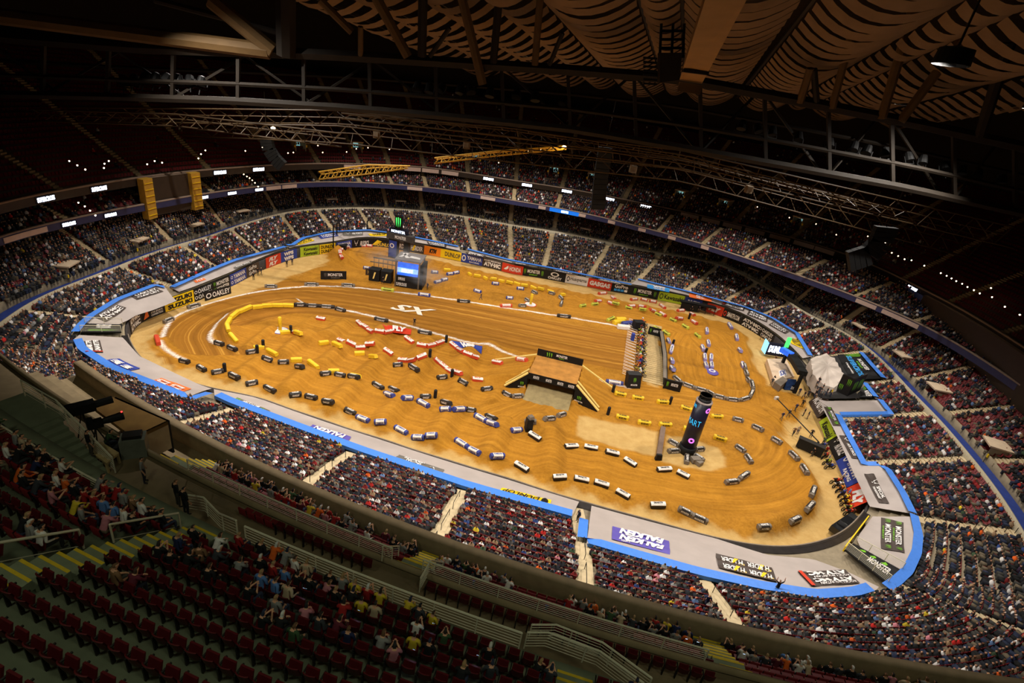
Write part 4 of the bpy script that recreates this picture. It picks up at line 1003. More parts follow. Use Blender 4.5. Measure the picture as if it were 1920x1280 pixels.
def person_mesh(name, J, E):
    """J: joint -> (x, y, z, radius); E: (joint, joint, cloth)"""
    names = list(J); idx = {n: i for i, n in enumerate(names)}
    me = bpy.data.meshes.new(name); me.from_pydata([J[n][:3] for n in names], [(idx[a], idx[b]) for a, b, _ in E], [])
    o = bpy.data.objects.new(name, me); COL.objects.link(o)
    o.modifiers.new('skin', 'SKIN').use_smooth_shade = True
    for i, n in enumerate(names):
        r = J[n][3]; r = r if hasattr(r, '__len__') else (r, r)
        me.skin_vertices[0].data[i].radius = r; me.skin_vertices[0].data[i].use_root = n == 'hip'
    o.modifiers.new('sub', 'SUBSURF').levels = 1
    dg = bpy.context.evaluated_depsgraph_get(); ev = o.evaluated_get(dg); nm = bpy.data.meshes.new_from_object(ev, depsgraph=dg); nm.name = name
    bpy.data.objects.remove(o); bpy.data.meshes.remove(me)
    for m in (mshirt, mskin, mtrous, mhair, mshoe): nm.materials.append(m)
    P0 = np.array([J[a][:3] for a, _, _ in E]); P1 = np.array([J[b][:3] for _, b, _ in E]); mi = np.array([e[2] for e in E])
    rr = np.array([np.mean(J[b][3]) for _, b, _ in E])
    n = len(nm.polygons); c = np.zeros(n * 3); nm.polygons.foreach_get('center', c); c = c.reshape(-1, 3)
    d = P1 - P0; t = np.clip(((c[:, None] - P0) * d).sum(2) / ((d ** 2).sum(1) + 1e-9), 0, 1)
    k = (np.linalg.norm(c[:, None] - P0 - t[..., None] * d, axis=2) - .6 * rr).argmin(1)
    m = mi[k].copy(); hx, hy, hz = J['head'][:3]
    f = J['crown']; up = np.array(f[:3]) - np.array([hx, hy, hz]); up /= np.linalg.norm(up); rel = c - np.array([hx, hy, hz])
    m[(np.isin(k, [i for i, e in enumerate(E) if e[1] in ('head', 'crown')])) & ((rel @ up > .045) | ((rel[:, 1] < -.02) & (rel @ up > -.05)))] = 3
    nm.polygons.foreach_set('material_index', m.astype(np.int32)); nm.polygons.foreach_set('use_smooth', np.ones(n, bool)); nm.update()
    return nm
def hand(J, E, s, wrist, d, palm_up=(0, 0, 1)):
    """palm, four fingers and a thumb from the wrist along d"""
    w = np.array(J[wrist][:3]); d = np.array(d, float); d /= np.linalg.norm(d)
    side = np.cross(d, palm_up); side /= np.linalg.norm(side) + 1e-9; nrm = np.cross(side, d)
    p = w + d * .07; J['palm' + s] = (*p, (.036, .02)); E.append((wrist, 'palm' + s, 1))
    for i, (off_, L) in enumerate(((-.027, .055), (-.009, .066), (.009, .062), (.027, .048))):
        a = p + d * .04 + side * off_; b = a + d * L * .55 - nrm * .008; c = b + d * L * .35 - nrm * .022
        J['f%d%s' % (i, s)] = (*a, .009); J['g%d%s' % (i, s)] = (*b, .0085); J['h%d%s' % (i, s)] = (*c, .007)
        E.extend([('palm' + s, 'f%d%s' % (i, s), 1), ('f%d%s' % (i, s), 'g%d%s' % (i, s), 1), ('g%d%s' % (i, s), 'h%d%s' % (i, s), 1)])
    q = w + d * .05 + side * (-.045 if s == 'L' else .045); r = q + d * .035 + side * (-.012 if s == 'L' else .012)
    J['t0' + s] = (*q, .011); J['t1' + s] = (*r, .009); E.extend([('palm' + s, 't0' + s, 1), ('t0' + s, 't1' + s, 1)])
def build_person(name, hipz, lean, elbows, wrists, knees, ankles, toes, hd=(0, .02), turn=0.0, hands=True, hip_y=0.0, sleeve=1):
    """faces +y; lean tips the trunk forward; limbs are given for the left (x < 0) and right"""
    ly = math.sin(lean); lz = math.cos(lean); sp = lambda s, r: (0, hip_y + ly * s, hipz + lz * s, r)
    J = {'hip': sp(0, (.15, .11)), 'waist': sp(.2, (.145, .10)), 'chest': sp(.38, (.17, .115)), 'neck0': sp(.52, (.085, .07)), 'neck': (0, hip_y + ly * .57 + .01, hipz + lz * .57, .05)}
    J['head'] = (hd[0], J['neck'][1] + hd[1], J['neck'][2] + .115, (.1, .118)); J['crown'] = (hd[0], J['head'][1] - .005, J['head'][2] + .095, (.088, .1))
    J['nose'] = (hd[0], J['head'][1] + .118, J['head'][2] - .005, .014)
    E = [('hip', 'waist', 0), ('waist', 'chest', 0), ('chest', 'neck0', 0), ('neck0', 'neck', 1), ('neck', 'head', 1), ('head', 'crown', 3), ('head', 'nose', 1)]
    for s, sg in (('L', -1), ('R', 1)):
        i = 0 if s == 'L' else 1
        J['sho' + s] = (sg * .185, hip_y + ly * .47, hipz + lz * .47, .07); J['elb' + s] = (*elbows[i], .047); J['wri' + s] = (*wrists[i], .032)
        E += [('neck0', 'sho' + s, 0), ('sho' + s, 'elb' + s, 0), ('elb' + s, 'wri' + s, sleeve)]
        J['thi' + s] = (sg * .1, hip_y + .02, hipz - .03, .095); J['kne' + s] = (*knees[i], .068); J['ank' + s] = (*ankles[i], .046); J['toe' + s] = (*toes[i], .04)
        E += [('hip', 'thi' + s, 2), ('thi' + s, 'kne' + s, 2), ('kne' + s, 'ank' + s, 2), ('ank' + s, 'toe' + s, 4)]
        dv = np.array(wrists[i]) - np.array(elbows[i])
        if hands: hand(J, E, s, 'wri' + s, dv, (0, .3, 1) if abs(dv[2]) < .2 else (-sg, .2, .2))
        else:
            q = np.array(wrists[i]) + dv / np.linalg.norm(dv) * .1; J['palm' + s] = (*q, .035); E.append(('wri' + s, 'palm' + s, 1))
    return person_mesh(name, J, E)
mir = lambda p: [(-p[0], p[1], p[2]), p]
SIT = [(.13, .46, .47), (.14, .44, .07), (.15, .60, .04)]       # knee, ankle, toe of a seated person (seat at .45)
POSES = {
    'sit_lap': build_person('seated_body', .5, .08, mir((.24, .05, .72)), mir((.13, .28, .6)), mir(SIT[0]), mir(SIT[1]), mir(SIT[2])),
    'sit_lean': build_person('seated_body', .5, .55, mir((.22, .4, .66)), mir((.07, .58, .6)), mir(SIT[0]), mir(SIT[1]), mir(SIT[2]), hd=(0, .05), sleeve=0),
    'sit_phone': build_person('seated_body', .5, .12, mir((.22, .16, .72)), mir((.07, .38, .84)), mir(SIT[0]), mir(SIT[1]), mir(SIT[2]), hd=(0, .05)),
    'sit_turn': build_person('seated_body', .5, .15, [(-.25, .08, .73), (.25, 0, .72)], [(-.08, .3, .66), (.2, .25, .6)], mir((.2, .44, .47)), mir((.22, .4, .07)), mir((.25, .56, .04)), hd=(.03, .03), sleeve=0),
    'stand': build_person('standing_body', .93, .02, mir((.27, -.02, 1.12)), mir((.27, .08, .86)), mir((.11, .03, .5)), mir((.12, 0, .09)), mir((.14, .16, .04))),
    'walk': build_person('walking_body', .92, .06, [(-.26, .1, 1.13), (.26, -.12, 1.13)], [(-.24, .3, .96), (.27, -.08, .88)], [(-.1, -.05, .5), (.1, .2, .52)], [(-.11, -.32, .16), (.11, .2, .1)], [(-.12, -.2, .05), (.12, .36, .05)]),
    'arms_up': build_person('cheering_body', .93, .0, mir((.36, .02, 1.6)), mir((.34, .06, 1.86)), mir((.13, .02, .5)), mir((.15, 0, .09)), mir((.17, .15, .04))),
    'ride': build_person('riding_body', .98, .5, mir((.4, .38, 1.22)), mir((.32, .62, 1.12)), mir((.2, .34, .72)), mir((.2, .1, .38)), mir((.22, .26, .34)), hd=(0, .08), hands=False, hip_y=-.1),
}
SHIRT_WORDS = [((24, 24, 26), 'black', 24), ((52, 54, 60), 'charcoal', 12), ((128, 126, 124), 'grey', 10), ((222, 216, 210), 'white', 9), ((30, 38, 74), 'navy', 8), ((84, 120, 178), 'light blue', 4), ((150, 30, 28), 'red', 6), ((214, 96, 30), 'orange', 4), ((204, 176, 46), 'yellow', 4),
               ((58, 82, 52), 'green', 3), ((120, 88, 60), 'brown', 4), ((186, 164, 134), 'tan', 5), ((176, 110, 120), 'pink', 3), ((92, 30, 44), 'maroon', 3)]
_sw = np.array([s[2] for s in SHIRT_WORDS], float); _sw /= _sw.sum()
def person(pose, loc, heading, label, shirt, group='spectators', scale=1.0):
    """heading: direction faced on plan, in radians"""
    o = link('person', POSES[pose]); o.location = loc; o.rotation_euler = (0, 0, heading - math.pi / 2); o.scale = (scale,) * 3
    o.color = (*lin(shirt), 1); tag(o, label, 'person', group); return o
def pick_shirt(): return SHIRT_WORDS[rng.choice(len(SHIRT_WORDS), p=_sw)]
# ------------------------------------------------------------------ foam course blocks along the lanes
BC = {k: mat('block_' + k, c, .55, .08, 3) for k, c in dict(red=(206, 74, 44), white=(236, 228, 218), yellow=(238, 196, 40), dark=(46, 40, 36), blue=(62, 70, 140), lime=(196, 198, 70), grey=(120, 108, 94), violet=(150, 140, 190)).items()}
def block_mesh(l, w, h, ch):
    """foam block with chamfered long edges and rounded ends"""
    prof = [(-w / 2, 0), (w / 2, 0), (w / 2, h - ch), (w / 2 - ch, h), (-w / 2 + ch, h), (-w / 2, h - ch)]
    V = [(x, y * k, z * (1 if k == 1 else .94) + (0 if k == 1 else .02)) for x, k in ((-l / 2, .86), (-l / 2 + .12, 1), (l / 2 - .12, 1), (l / 2, .86)) for y, z in prof]
    F = [tuple(range(5, -1, -1)), tuple(range(18, 24))] + [(s * 6 + i, s * 6 + (i + 1) % 6, s * 6 + 6 + (i + 1) % 6, s * 6 + 6 + i) for s in range(3) for i in range(6)]
    return V, F
def bmesh_data(nm, l, w, h, ch, m):
    mb = MB(); mb.add(*block_mesh(l, w, h, ch)); return mb.data(nm, m)
BL_L, BL_W, BL_H = 2.0, .62, .6
_body = {k: bmesh_data('course_block', BL_L, BL_W, BL_H, .12, BC[k]) for k in BC}
def band_data(k, l=1.35, x=0.0):
    mb = MB(); w, h, c = BL_W + .03, BL_H + .02, .12
    pr = [(w / 2, .16), (w / 2, h - c), (w / 2 - c, h), (-w / 2 + c, h), (-w / 2, h - c), (-w / 2, .16)]
    V = [(x + s * l / 2, y, z) for s in (-1, 1) for y, z in pr]
    mb.add(V, [(i, i + 1, i + 7, i + 6) for i in range(5)]); return mb.data('printed_band', BC[k])
def cap_data(k):
    mb = MB(); w, h, c, l = BL_W + .03, BL_H + .02, .12, BL_L - .05
    pr = [(w / 2, .42), (w / 2, h - c), (w / 2 - c, h), (-w / 2 + c, h), (-w / 2, h - c), (-w / 2, .42)]
    V = [(s * l / 2, y, z) for s in (-1, 1) for y, z in pr]; mb.add(V, [(i, i + 1, i + 7, i + 6) for i in range(5)]); return mb.data('printed_band', BC[k])
_band = {'white': band_data('white'), 'dark': band_data('dark'), 'grey': band_data('grey'), 'wcap': cap_data('white'), 'violet': band_data('violet'), 'rcap': cap_data('red')}
_lt = {}
def block_lettering(body, mk):
    """lettering on both long sides and the top of a block, one mesh"""
    if (body, mk) in _lt: return _lt[(body, mk)]
    V, T_ = text_mesh(body, .04); W, F = [], []; n = 0
    for side in (1, -1):
        x = (V[:, 0] - .5) * 1.2 * -side; z = .16 + V[:, 1] * .28; W.append(np.c_[x, np.full(len(V), side * (BL_W / 2 + .035)), z]); F.append(T_ + n); n += len(V)
    x = (V[:, 0] - .5) * 1.2; W.append(np.c_[x, (V[:, 1] - .5) * .3, np.full(len(V), BL_H + .04)]); F.append(T_ + n)
    _lt[(body, mk)] = mesh_np('lettering', np.vstack(W), np.vstack(F), mk); return _lt[(body, mk)]
KIND = {  # cover, band, lettering, its colour, words for the label
    'wr': ('red', 'wcap', 'FLY', 'red', 'white-topped red course block'), 'ye': ('yellow', None, None, None, 'plain yellow course block'), 'su': ('yellow', None, 'SUZUKI', 'dark', 'yellow lettered course block'),
    'da': ('dark', None, 'OAKLEY', 'white', 'black course block'), 'bl': ('blue', 'white', 'YAMAHA', 'blue', 'blue-ended white course block'), 'sm': ('dark', 'wcap', 'SMARTFI', 'dark', 'white-topped dark course block'),
    'gr': ('grey', 'dark', 'MONSTER', 'white', 'grey course block'), 'li': ('lime', None, 'Kawasaki', 'dark', 'lime course block'), 'rw': ('red', 'white', 'HONDA', 'red', 'white-striped red course block'),
    'vi': ('violet', 'white', 'MAXIMA', 'blue', 'violet-ended white course block'), 're': ('red', None, None, None, 'plain red course block')}
NBL = 0
def blocks(kind, row, start, items, fit=False):
    """items: (zoom tag, x1, y1, x2, y2): the two ends of each block in the photograph"""
    global NBL
    cov, band, body, tm, words = KIND[kind]
    for i, it in enumerate(items):
        a, b = T(*zc(it[0], it[1], it[2]), .3), T(*zc(it[0], it[3], it[4]), .3)
        c = (a + b) / 2; d = b[:2] - a[:2]; L = float(np.linalg.norm(d)); rz = math.atan2(d[1], d[0])
        if rz > math.pi / 2 or rz <= -math.pi / 2: rz += math.pi
        ln = min(max(L, 1.6), 3.0)
        z0 = float(gz(c[0], c[1])); ux, uy = math.cos(rz), math.sin(rz)
        sl = math.atan2(float(gz(c[0] + ux * .9, c[1] + uy * .9)) - float(gz(c[0] - ux * .9, c[1] - uy * .9)), 1.8)
        o = link('course_block', _body[cov]); o.location = (c[0], c[1], z0 - .03); o.rotation_euler = (0, -sl, rz); o.scale = (ln / BL_L, 1.05, 1.05)
        tag(o, '%s, %s from %s' % (words, ordw(i + 1), start), 'course block', row)
        if band: link('printed_band', _band[band], o)
        if body: link('lettering', block_lettering(body, BC[tm]), o)
        NBL += 1
ch = lambda z_, pts: [(z_, *p, *q) for p, q in zip(pts[:-1], pts[1:])]
blocks('wr', 'white-topped blocks of the rhythm lane', 'the yellow pole among the single ones', [('B', 455, 780, 515, 790), ('B', 270, 870, 325, 882), ('B', 1120, 925, 1180, 965), ('B', 955, 1020, 1020, 1065), ('B', 1778, 1108, 1850, 1122), ('B', 1620, 1235, 1700, 1245)])
blocks('wr', 'white-topped blocks of the rhythm lane', 'the top of the run by the red sheet', ch('B', [(760, 805), (800, 840), (840, 865), (880, 885)]) + [('B', 900, 880, 950, 890), ('B', 955, 895, 1015, 885)])
blocks('wr', 'white-topped blocks of the rhythm lane', 'the left in the first scooped run', [('B', 605, 905, 668, 945), ('B', 672, 955, 738, 990), ('B', 750, 995, 820, 995), ('B', 825, 992, 890, 985)])
blocks('wr', 'white-topped blocks of the rhythm lane', 'the left of the run before the blue sheet', [('B', 1210, 985, 1270, 995), ('B', 1275, 995, 1340, 980), ('B', 1345, 978, 1405, 955)])
blocks('wr', 'white-topped blocks of the rhythm lane', 'the left in the lower scooped run', [('B', 1070, 1095, 1140, 1100), ('B', 1145, 1100, 1210, 1092), ('B', 1215, 1090, 1280, 1065)])
blocks('wr', 'white-topped blocks of the rhythm lane', 'the top of the near take-off edge', ch('B', [(1335, 1080), (1380, 1120), (1425, 1155), (1480, 1185), (1545, 1210)]))
blocks('wr', 'white-topped blocks of the rhythm lane', 'the top of the edge against the blue sheet', ch('B', [(1460, 970), (1510, 1010), (1560, 1045), (1610, 1065), (1660, 1082)]))
blocks('ye', 'plain yellow blocks', 'the yellow pole in the left loop', [('B', 195, 890, 245, 885), ('B', 285, 900, 350, 940), ('B', 470, 972, 540, 965), ('B', 575, 980, 645, 1025), ('B', 740, 1048, 812, 1045), ('B', 845, 1055, 915, 1105), ('B', 0, 1003, 35, 1000), ('B', 85, 1018, 158, 1060), ('B', 265, 1098, 338, 1095), ('B', 395, 1108, 465, 1155), ('B', 545, 1178, 620, 1178), ('B', 710, 1200, 785, 1240)])
blocks('ye', 'yellow blocks of the left berm', 'the open end of the yellow crescent', ch('A', [(1775, 955), (1715, 885), (1700, 835), (1728, 782), (1790, 735), (1885, 697)]) + ch('B', [(-30, 697), (45, 690), (120, 686), (200, 686), (280, 690)]))
blocks('da', 'black blocks inside the start straight', 'the crescent along the inner chalk line', [('B', 285, 685, 370, 685), ('B', 372, 685, 470, 690), ('B', 472, 690, 590, 700), ('B', 595, 708, 670, 728), ('B', 890, 785, 990, 805), ('B', 1215, 880, 1318, 900)])
blocks('da', 'black blocks of the middle lane', 'the left loop along the middle lane', [('A', 1618, 965, 1668, 980), ('A', 1710, 995, 1775, 1022), ('A', 1850, 1040, 1920, 1030), ('B', 40, 1070, 108, 1100), ('B', 172, 1115, 240, 1112), ('B', 292, 1135, 368, 1175), ('B', 482, 1200, 555, 1192), ('B', 590, 1198, 670, 1215), ('B', 695, 1225, 778, 1245), ('F', 878, 145, 955, 190), ('F', 1000, 165, 1078, 205), ('F', 1230, 250, 1310, 248), ('F', 1388, 285, 1470, 325), ('F', 1580, 345, 1635, 352), ('F', 1728, 378, 1812, 418)])
blocks('da', 'black blocks before the bridge', 'the left in the row leading to the bridge', [('B', 1030, 1135, 1100, 1130), ('B', 1150, 1150, 1220, 1192), ('B', 1357, 1228, 1432, 1220), ('F', 1510, 130, 1585, 172), ('F', 1690, 198, 1772, 188), ('F', 1843, 205, 1920, 245)])
blocks('da', 'black blocks of the near lane', 'the left on the near lane outer edge', [('A', 1358, 1100, 1410, 1112), ('A', 1480, 1140, 1540, 1175), ('A', 1600, 1190, 1662, 1180), ('A', 1720, 1205, 1795, 1240), ('E', 1855, 155, 1920, 145), ('F', 65, 170, 145, 212), ('F', 255, 242, 330, 238), ('F', 370, 245, 458, 265), ('F', 500, 290, 585, 305), ('F', 658, 335, 745, 375)])
blocks('bl', 'blue and white blocks of the near lane', 'the left on the near lane outer edge', [('F', 755, 395, 850, 430), ('F', 890, 450, 980, 445), ('F', 1042, 475, 1135, 525), ('F', 1170, 552, 1268, 555), ('F', 1270, 550, 1365, 545), ('F', 1495, 570, 1590, 630), ('F', 1592, 632, 1685, 680), ('F', 1752, 710, 1858, 708)])
blocks('bl', 'blue and white blocks of the middle lane', 'the left on the near lane inner edge', [('F', 960, 205, 1048, 248), ('F', 1088, 262, 1172, 260), ('F', 1212, 275, 1298, 325), ('F', 1380, 355, 1468, 352), ('F', 1470, 352, 1565, 345), ('F', 1640, 385, 1730, 435), ('F', 1730, 435, 1820, 478), ('G', -10, 495, 75, 490)])
blocks('sm', 'white-topped dark blocks', 'the left below the sand pit', [('G', 130, 520, 215, 572), ('G', 395, 620, 492, 618), ('G', 545, 620, 648, 640), ('G', 700, 660, 800, 685), ('G', 845, 715, 932, 770), ('G', 1090, 800, 1195, 795), ('G', 1240, 812, 1330, 858)])
blocks('sm', 'white-topped dark blocks', 'the left on the near lane outer edge', [('G', 25, 750, 122, 810), ('G', 308, 860, 412, 855), ('G', 465, 860, 575, 885), ('G', 615, 890, 725, 925), ('G', 785, 955, 882, 1010), ('G', 1040, 1065, 1155, 1065)])
blocks('gr', 'grey blocks of the last turn', 'the left on the last turn rim', [('G', 1245, 1085, 1345, 1135), ('G', 1345, 1135, 1468, 1190), ('G', 1858, 1235, 1925, 1228), ('H', 165, 1195, 240, 1160), ('H', 285, 1110, 340, 1050), ('H', 325, 1000, 350, 930), ('H', 300, 835, 255, 765), ('H', 230, 730, 165, 665), ('H', 105, 605, 30, 560)])
blocks('gr', 'grey blocks inside the last turn', 'the lower end inside the last turn', [('G', 1600, 895, 1700, 885), ('G', 1705, 870, 1775, 825), ('G', 1800, 750, 1755, 685), ('G', 1752, 665, 1680, 615), ('G', 1888, 510, 1805, 470), ('G', 1738, 435, 1655, 415)])
blocks('gr', 'grey blocks by the bridge', 'the left at the foot of the bridge', [('G', 0, 250, 85, 245), ('G', 95, 440, 185, 440), ('G', 235, 425, 320, 412), ('G', 340, 395, 400, 378)])
blocks('su', 'yellow lettered blocks', 'the bridge, upper row to the tower', [('G', 770, 220, 855, 240), ('G', 902, 255, 988, 268), ('G', 1088, 288, 1175, 295), ('G', 1268, 325, 1350, 352), ('G', 1495, 395, 1583, 402)])
blocks('su', 'yellow lettered blocks', 'the bridge, lower row to the tower', [('G', 783, 395, 876, 415), ('G', 945, 440, 1040, 455), ('G', 1105, 455, 1197, 462), ('G', 1285, 487, 1370, 505), ('G', 1512, 550, 1610, 580)])
blocks('gr', 'blocks spread round the tower foot', 'the upper left round the tower foot', [('G', 1175, 575, 1255, 620), ('G', 1170, 660, 1260, 655), ('G', 1310, 752, 1313, 690), ('G', 1440, 735, 1365, 685), ('G', 1440, 642, 1370, 650)])
blocks('gr', 'grey blocks of the oval', 'the left round the oval near end', ch('G', [(1190, 18), (1215, 95), (1275, 150), (1372, 187), (1472, 217), (1512, 240), (1604, 265), (1708, 277), (1785, 255), (1808, 205), (1792, 140), (1768, 95), (1752, 55), (1740, 5)]))
blocks('vi', 'white and violet blocks of the oval', 'the far end on the oval left edge', [('C', 1168, 925, 1190, 975), ('C', 1205, 985, 1190, 1045), ('C', 1195, 1085, 1205, 1130), ('C', 1190, 1155, 1210, 1200)])
blocks('vi', 'white and violet blocks of the oval', 'the far end in the oval middle', [('C', 1460, 855, 1465, 905), ('C', 1470, 940, 1480, 1000), ('C', 1425, 990, 1440, 1030), ('C', 1445, 1050, 1450, 1105), ('C', 1495, 1045, 1495, 1110), ('C', 1450, 1115, 1465, 1155), ('C', 1495, 1115, 1500, 1160)])
blocks('vi', 'white and violet blocks of the oval', 'the far end on the oval right edge', [('C', 1610, 810, 1665, 880), ('C', 1680, 905, 1692, 955), ('C', 1700, 1000, 1720, 1060), ('C', 1725, 1105, 1745, 1165)])
blocks('li', 'lime blocks of the far lane', 'the left above the start gate', [('C', 510, 695, 552, 688), ('C', 598, 680, 645, 675), ('C', 750, 680, 802, 692), ('C', 850, 698, 900, 710), ('C', 955, 722, 1005, 735), ('C', 1075, 745, 1120, 765), ('C', 1185, 788, 1232, 808), ('C', 1278, 835, 1325, 862), ('C', 1375, 900, 1412, 930), ('C', 715, 800, 765, 780), ('C', 1065, 850, 1110, 875), ('C', 1135, 880, 1180, 912)])
blocks('rw', 'red and white blocks of the far lane', 'the left below the far banners', [('C', 648, 600, 708, 595), ('C', 620, 655, 670, 650), ('C', 740, 605, 790, 632), ('C', 722, 660, 765, 680), ('C', 890, 645, 940, 640), ('C', 868, 698, 925, 690), ('C', 965, 640, 1018, 652), ('C', 950, 698, 1005, 705), ('C', 1030, 655, 1085, 665), ('C', 1028, 712, 1082, 728), ('C', 1110, 680, 1150, 710), ('C', 1105, 738, 1155, 770), ('C', 1240, 728, 1292, 725), ('C', 1225, 792, 1280, 788), ('C', 1335, 735, 1380, 765), ('C', 1345, 800, 1390, 828)])
blocks('ye', 'yellow blocks of the whoops', 'the left on the far whoops', [('B', 1420, 420, 1445, 425), ('B', 1595, 445, 1615, 460), ('B', 1645, 465, 1672, 470), ('B', 1710, 475, 1735, 490), ('B', 1765, 490, 1795, 492), ('B', 1830, 500, 1855, 510), ('B', 1885, 515, 1915, 522), ('C', 25, 522, 50, 530), ('C', 80, 540, 110, 542), ('C', 148, 550, 172, 558), ('C', 205, 565, 230, 568), ('C', 275, 580, 300, 585), ('C', 365, 605, 395, 608)])
blocks('bl', 'blue and white blocks by the video stage', 'the stage among the far mounds', [('B', 808, 405, 855, 412), ('B', 860, 415, 910, 420), ('B', 1318, 440, 1362, 442), ('B', 1430, 455, 1478, 450), ('B', 1480, 445, 1525, 435), ('B', 1338, 515, 1388, 505), ('B', 1390, 500, 1435, 490), ('B', 1635, 570, 1690, 588), ('B', 1768, 522, 1822, 528), ('B', 1885, 630, 1920, 632), ('C', 35, 560, 90, 565)])
blocks('gr', 'grey blocks of the far mounds', 'the left among the far mounds', [('C', 150, 580, 190, 598), ('C', 280, 592, 320, 602), ('C', 355, 615, 380, 640), ('C', 365, 690, 375, 660), ('C', 100, 640, 130, 660), ('C', 50, 688, 105, 690)])
blocks('gr', 'blocks along the outer chalk line', 'the left on the outer chalk line', [('A', 1228, 815, 1300, 785), ('A', 1405, 705, 1500, 680), ('B', 65, 545, 160, 545), ('B', 362, 530, 470, 530), ('B', 640, 535, 742, 540)])
blocks('li', 'blocks along the outer chalk line', 'the left on the chalk below the stage', [('B', 940, 565, 1035, 578)])
blocks('bl', 'blocks along the outer chalk line', 'the stage on the outer chalk line', [('B', 1215, 605, 1308, 615)])
blocks('da', 'blocks along the outer chalk line', 'the stage on the right outer chalk line', [('B', 1508, 652, 1605, 660), ('C', 338, 765, 440, 775)])
blocks('rw', 'blocks along the chalk lines', 'the left, alone on a chalk line', [('B', 1832, 690, 1920, 690), ('C', 35, 1085, 120, 1100)])
blocks('bl', 'blocks along the chalk lines', 'the bridge by the gate end', [('C', 705, 1255, 835, 1275)])
blocks('re', 'blocks at the left corner', 'the left tunnel mouth', [('A', 1170, 915, 1190, 980)])
# loose run of red-ended blocks round the dirt bowl turn
blocks('rw', 'blocks round the dirt bowl turn', 'the near end of the dirt bowl rim', ch('B', [(650, 335), (632, 310), (628, 275), (650, 252), (700, 240), (760, 236), (830, 240), (870, 245)]))
# upright marker pads
mkdat = MB().lathe((0, 0, 0), [(.22, 0), (.26, .05), (.26, 1.35), (.18, 1.45)], 8).data('marker_pad', mat('marker_black', (26, 26, 28), .6, .1, 4))
for i, (z_, x, y) in enumerate([('B', 262, 895), ('B', 55, 1005), ('B', 10, 1045), ('B', 1425, 965), ('B', 1303, 1075), ('B', 1468, 1225), ('F', 1343, 262), ('A', 1687, 1185), ('G', 755, 218), ('G', 1182, 308), ('G', 718, 388), ('C', 1203, 992), ('C', 1448, 1055), ('C', 1325, 790)]):
    p = T(*zc(z_, x, y)); o = link('marker_pad', mkdat); o.location = p - np.array([0, 0, .05])
    tag(o, 'upright black marker pad, %s' % ['beside the yellow pole', 'at the left end of the middle lane', 'left of the black block row start', 'left of the blue sheet', 'in the white-topped blocks below the blue sheet', 'at the foot of the take-off run', 'in the middle of the near lanes', 'by the left black blocks', 'at the right foot of the bridge', 'at the end of a yellow lettered block', 'right of the bridge wing', 'left edge of the oval', 'middle of the oval', 'by the red and white blocks at the far right'][i], 'marker', 'upright marker pads')
p = T(*zc('G', 120, 500)); o = empty('wrapped_post', p); tag(o, 'stout black wrapped post with a grey top, below the bridge', 'post')
MB().box((0, 0, .9), (.95, .95, 1.9), .3, taper=.92).build('post_body', mblack, o); MB().box((.1, .1, 2.05), (.8, .8, .4), .6, taper=.8).build('post_top', BC['grey'], o)
# ------------------------------------------------------------------ structures on the arena floor
mtruss = mat('truss_aluminium', (120, 112, 100), .4, .1, 4, metal=.6)
mledw = mat('screen_white', (214, 228, 255), .5, .05, 4, emit=3.2)
mledb = mat('screen_blue', (40, 90, 200), .5, .25, 1.2, emit=1.3)
mledg = mat('screen_green', (60, 220, 90), .5, .05, 4, emit=2.2)
mtan = mat('wood_tan', (186, 160, 112), .8, .12, 2)
def G_(z_, x, y, z=0.0): return T(*zc(z_, x, y)) if z == 0 else P(*zc(z_, x, y), z)
def vboard(name, label, a, b, h, colour, lines=(), extra=None, z0=0.0, t=.12, parent=None, cat='banner', m=None, group=None, lean=0.0):
    """upright board from ground point a to b (left to right as the camera sees it)"""
    a, b = np.array(a, float), np.array(b, float); up = np.array([0, 0, h]); d = (b - a) / np.linalg.norm(b - a); nrm = np.array([d[1], -d[0], 0])
    a = a + np.array([0, 0, z0]); b = b + np.array([0, 0, z0]); top = up - nrm * lean
    c = [a, b, b + top, a + top]
    mb = MB(); mb.add([q - nrm * s for s in (0, t) for q in c], [(0, 1, 2, 3), (7, 6, 5, 4), (0, 4, 5, 1), (1, 5, 6, 2), (2, 6, 7, 3), (3, 7, 4, 0)])
    o = mb.build(name, m or PM[colour], parent)
    if parent is None: tag(o, label, cat, group)
    for ln in lines:
        body, rect, mm = ln[:3]; kw = ln[3] if len(ln) > 3 else {}
        lettering(c, body, rect, PM[mm] if isinstance(mm, str) else mm, o, lift=.04, **kw)
    for polys, mm in (extra or []): shape2d(c, polys, PM[mm] if isinstance(mm, str) else mm, o, lift=.04)
    return o
# ---- bridge over the tunnel
br = empty('bridge_jump', (BF0[0], BF0[1], 0)); tag(br, 'dirt-topped bridge jump with black panelled wings and a tunnel beneath', 'bridge')
inv = br.matrix_basis.inverted()
def W3(q, z): return np.array([q[0], q[1], z]) - np.array([BF0[0], BF0[1], 0])
mdirtm = mat('packed_dirt', (180, 124, 56), .9, .2, .9, bump=.4)
e_ = .4
deck = [BF0, BF1, BF1 + _bw * BD, BF0 + _bw * BD]
mb = MB(); mb.slab([W3(q, BZ + .12) for q in deck], .55); mb.build('deck', mdirtm, br)
def strip_on(a, b, z0, z1, name, m, lines=(), extra=None):
    o = vboard(name, None, W3(a, z0), W3(b, z0), z1 - z0, 'black', lines, extra, parent=br, m=m); return o
strip_on(BF0 - _bw * .06, BF1 - _bw * .06, BZ - .75, BZ + .3, 'fascia', mblack, [(b, (x, .25, x + .12, .75), 'white') for b, x in (('MONSTER', .12), ('MONSTER', .38), ('MONSTER', .62), ('MONSTER', .84))])
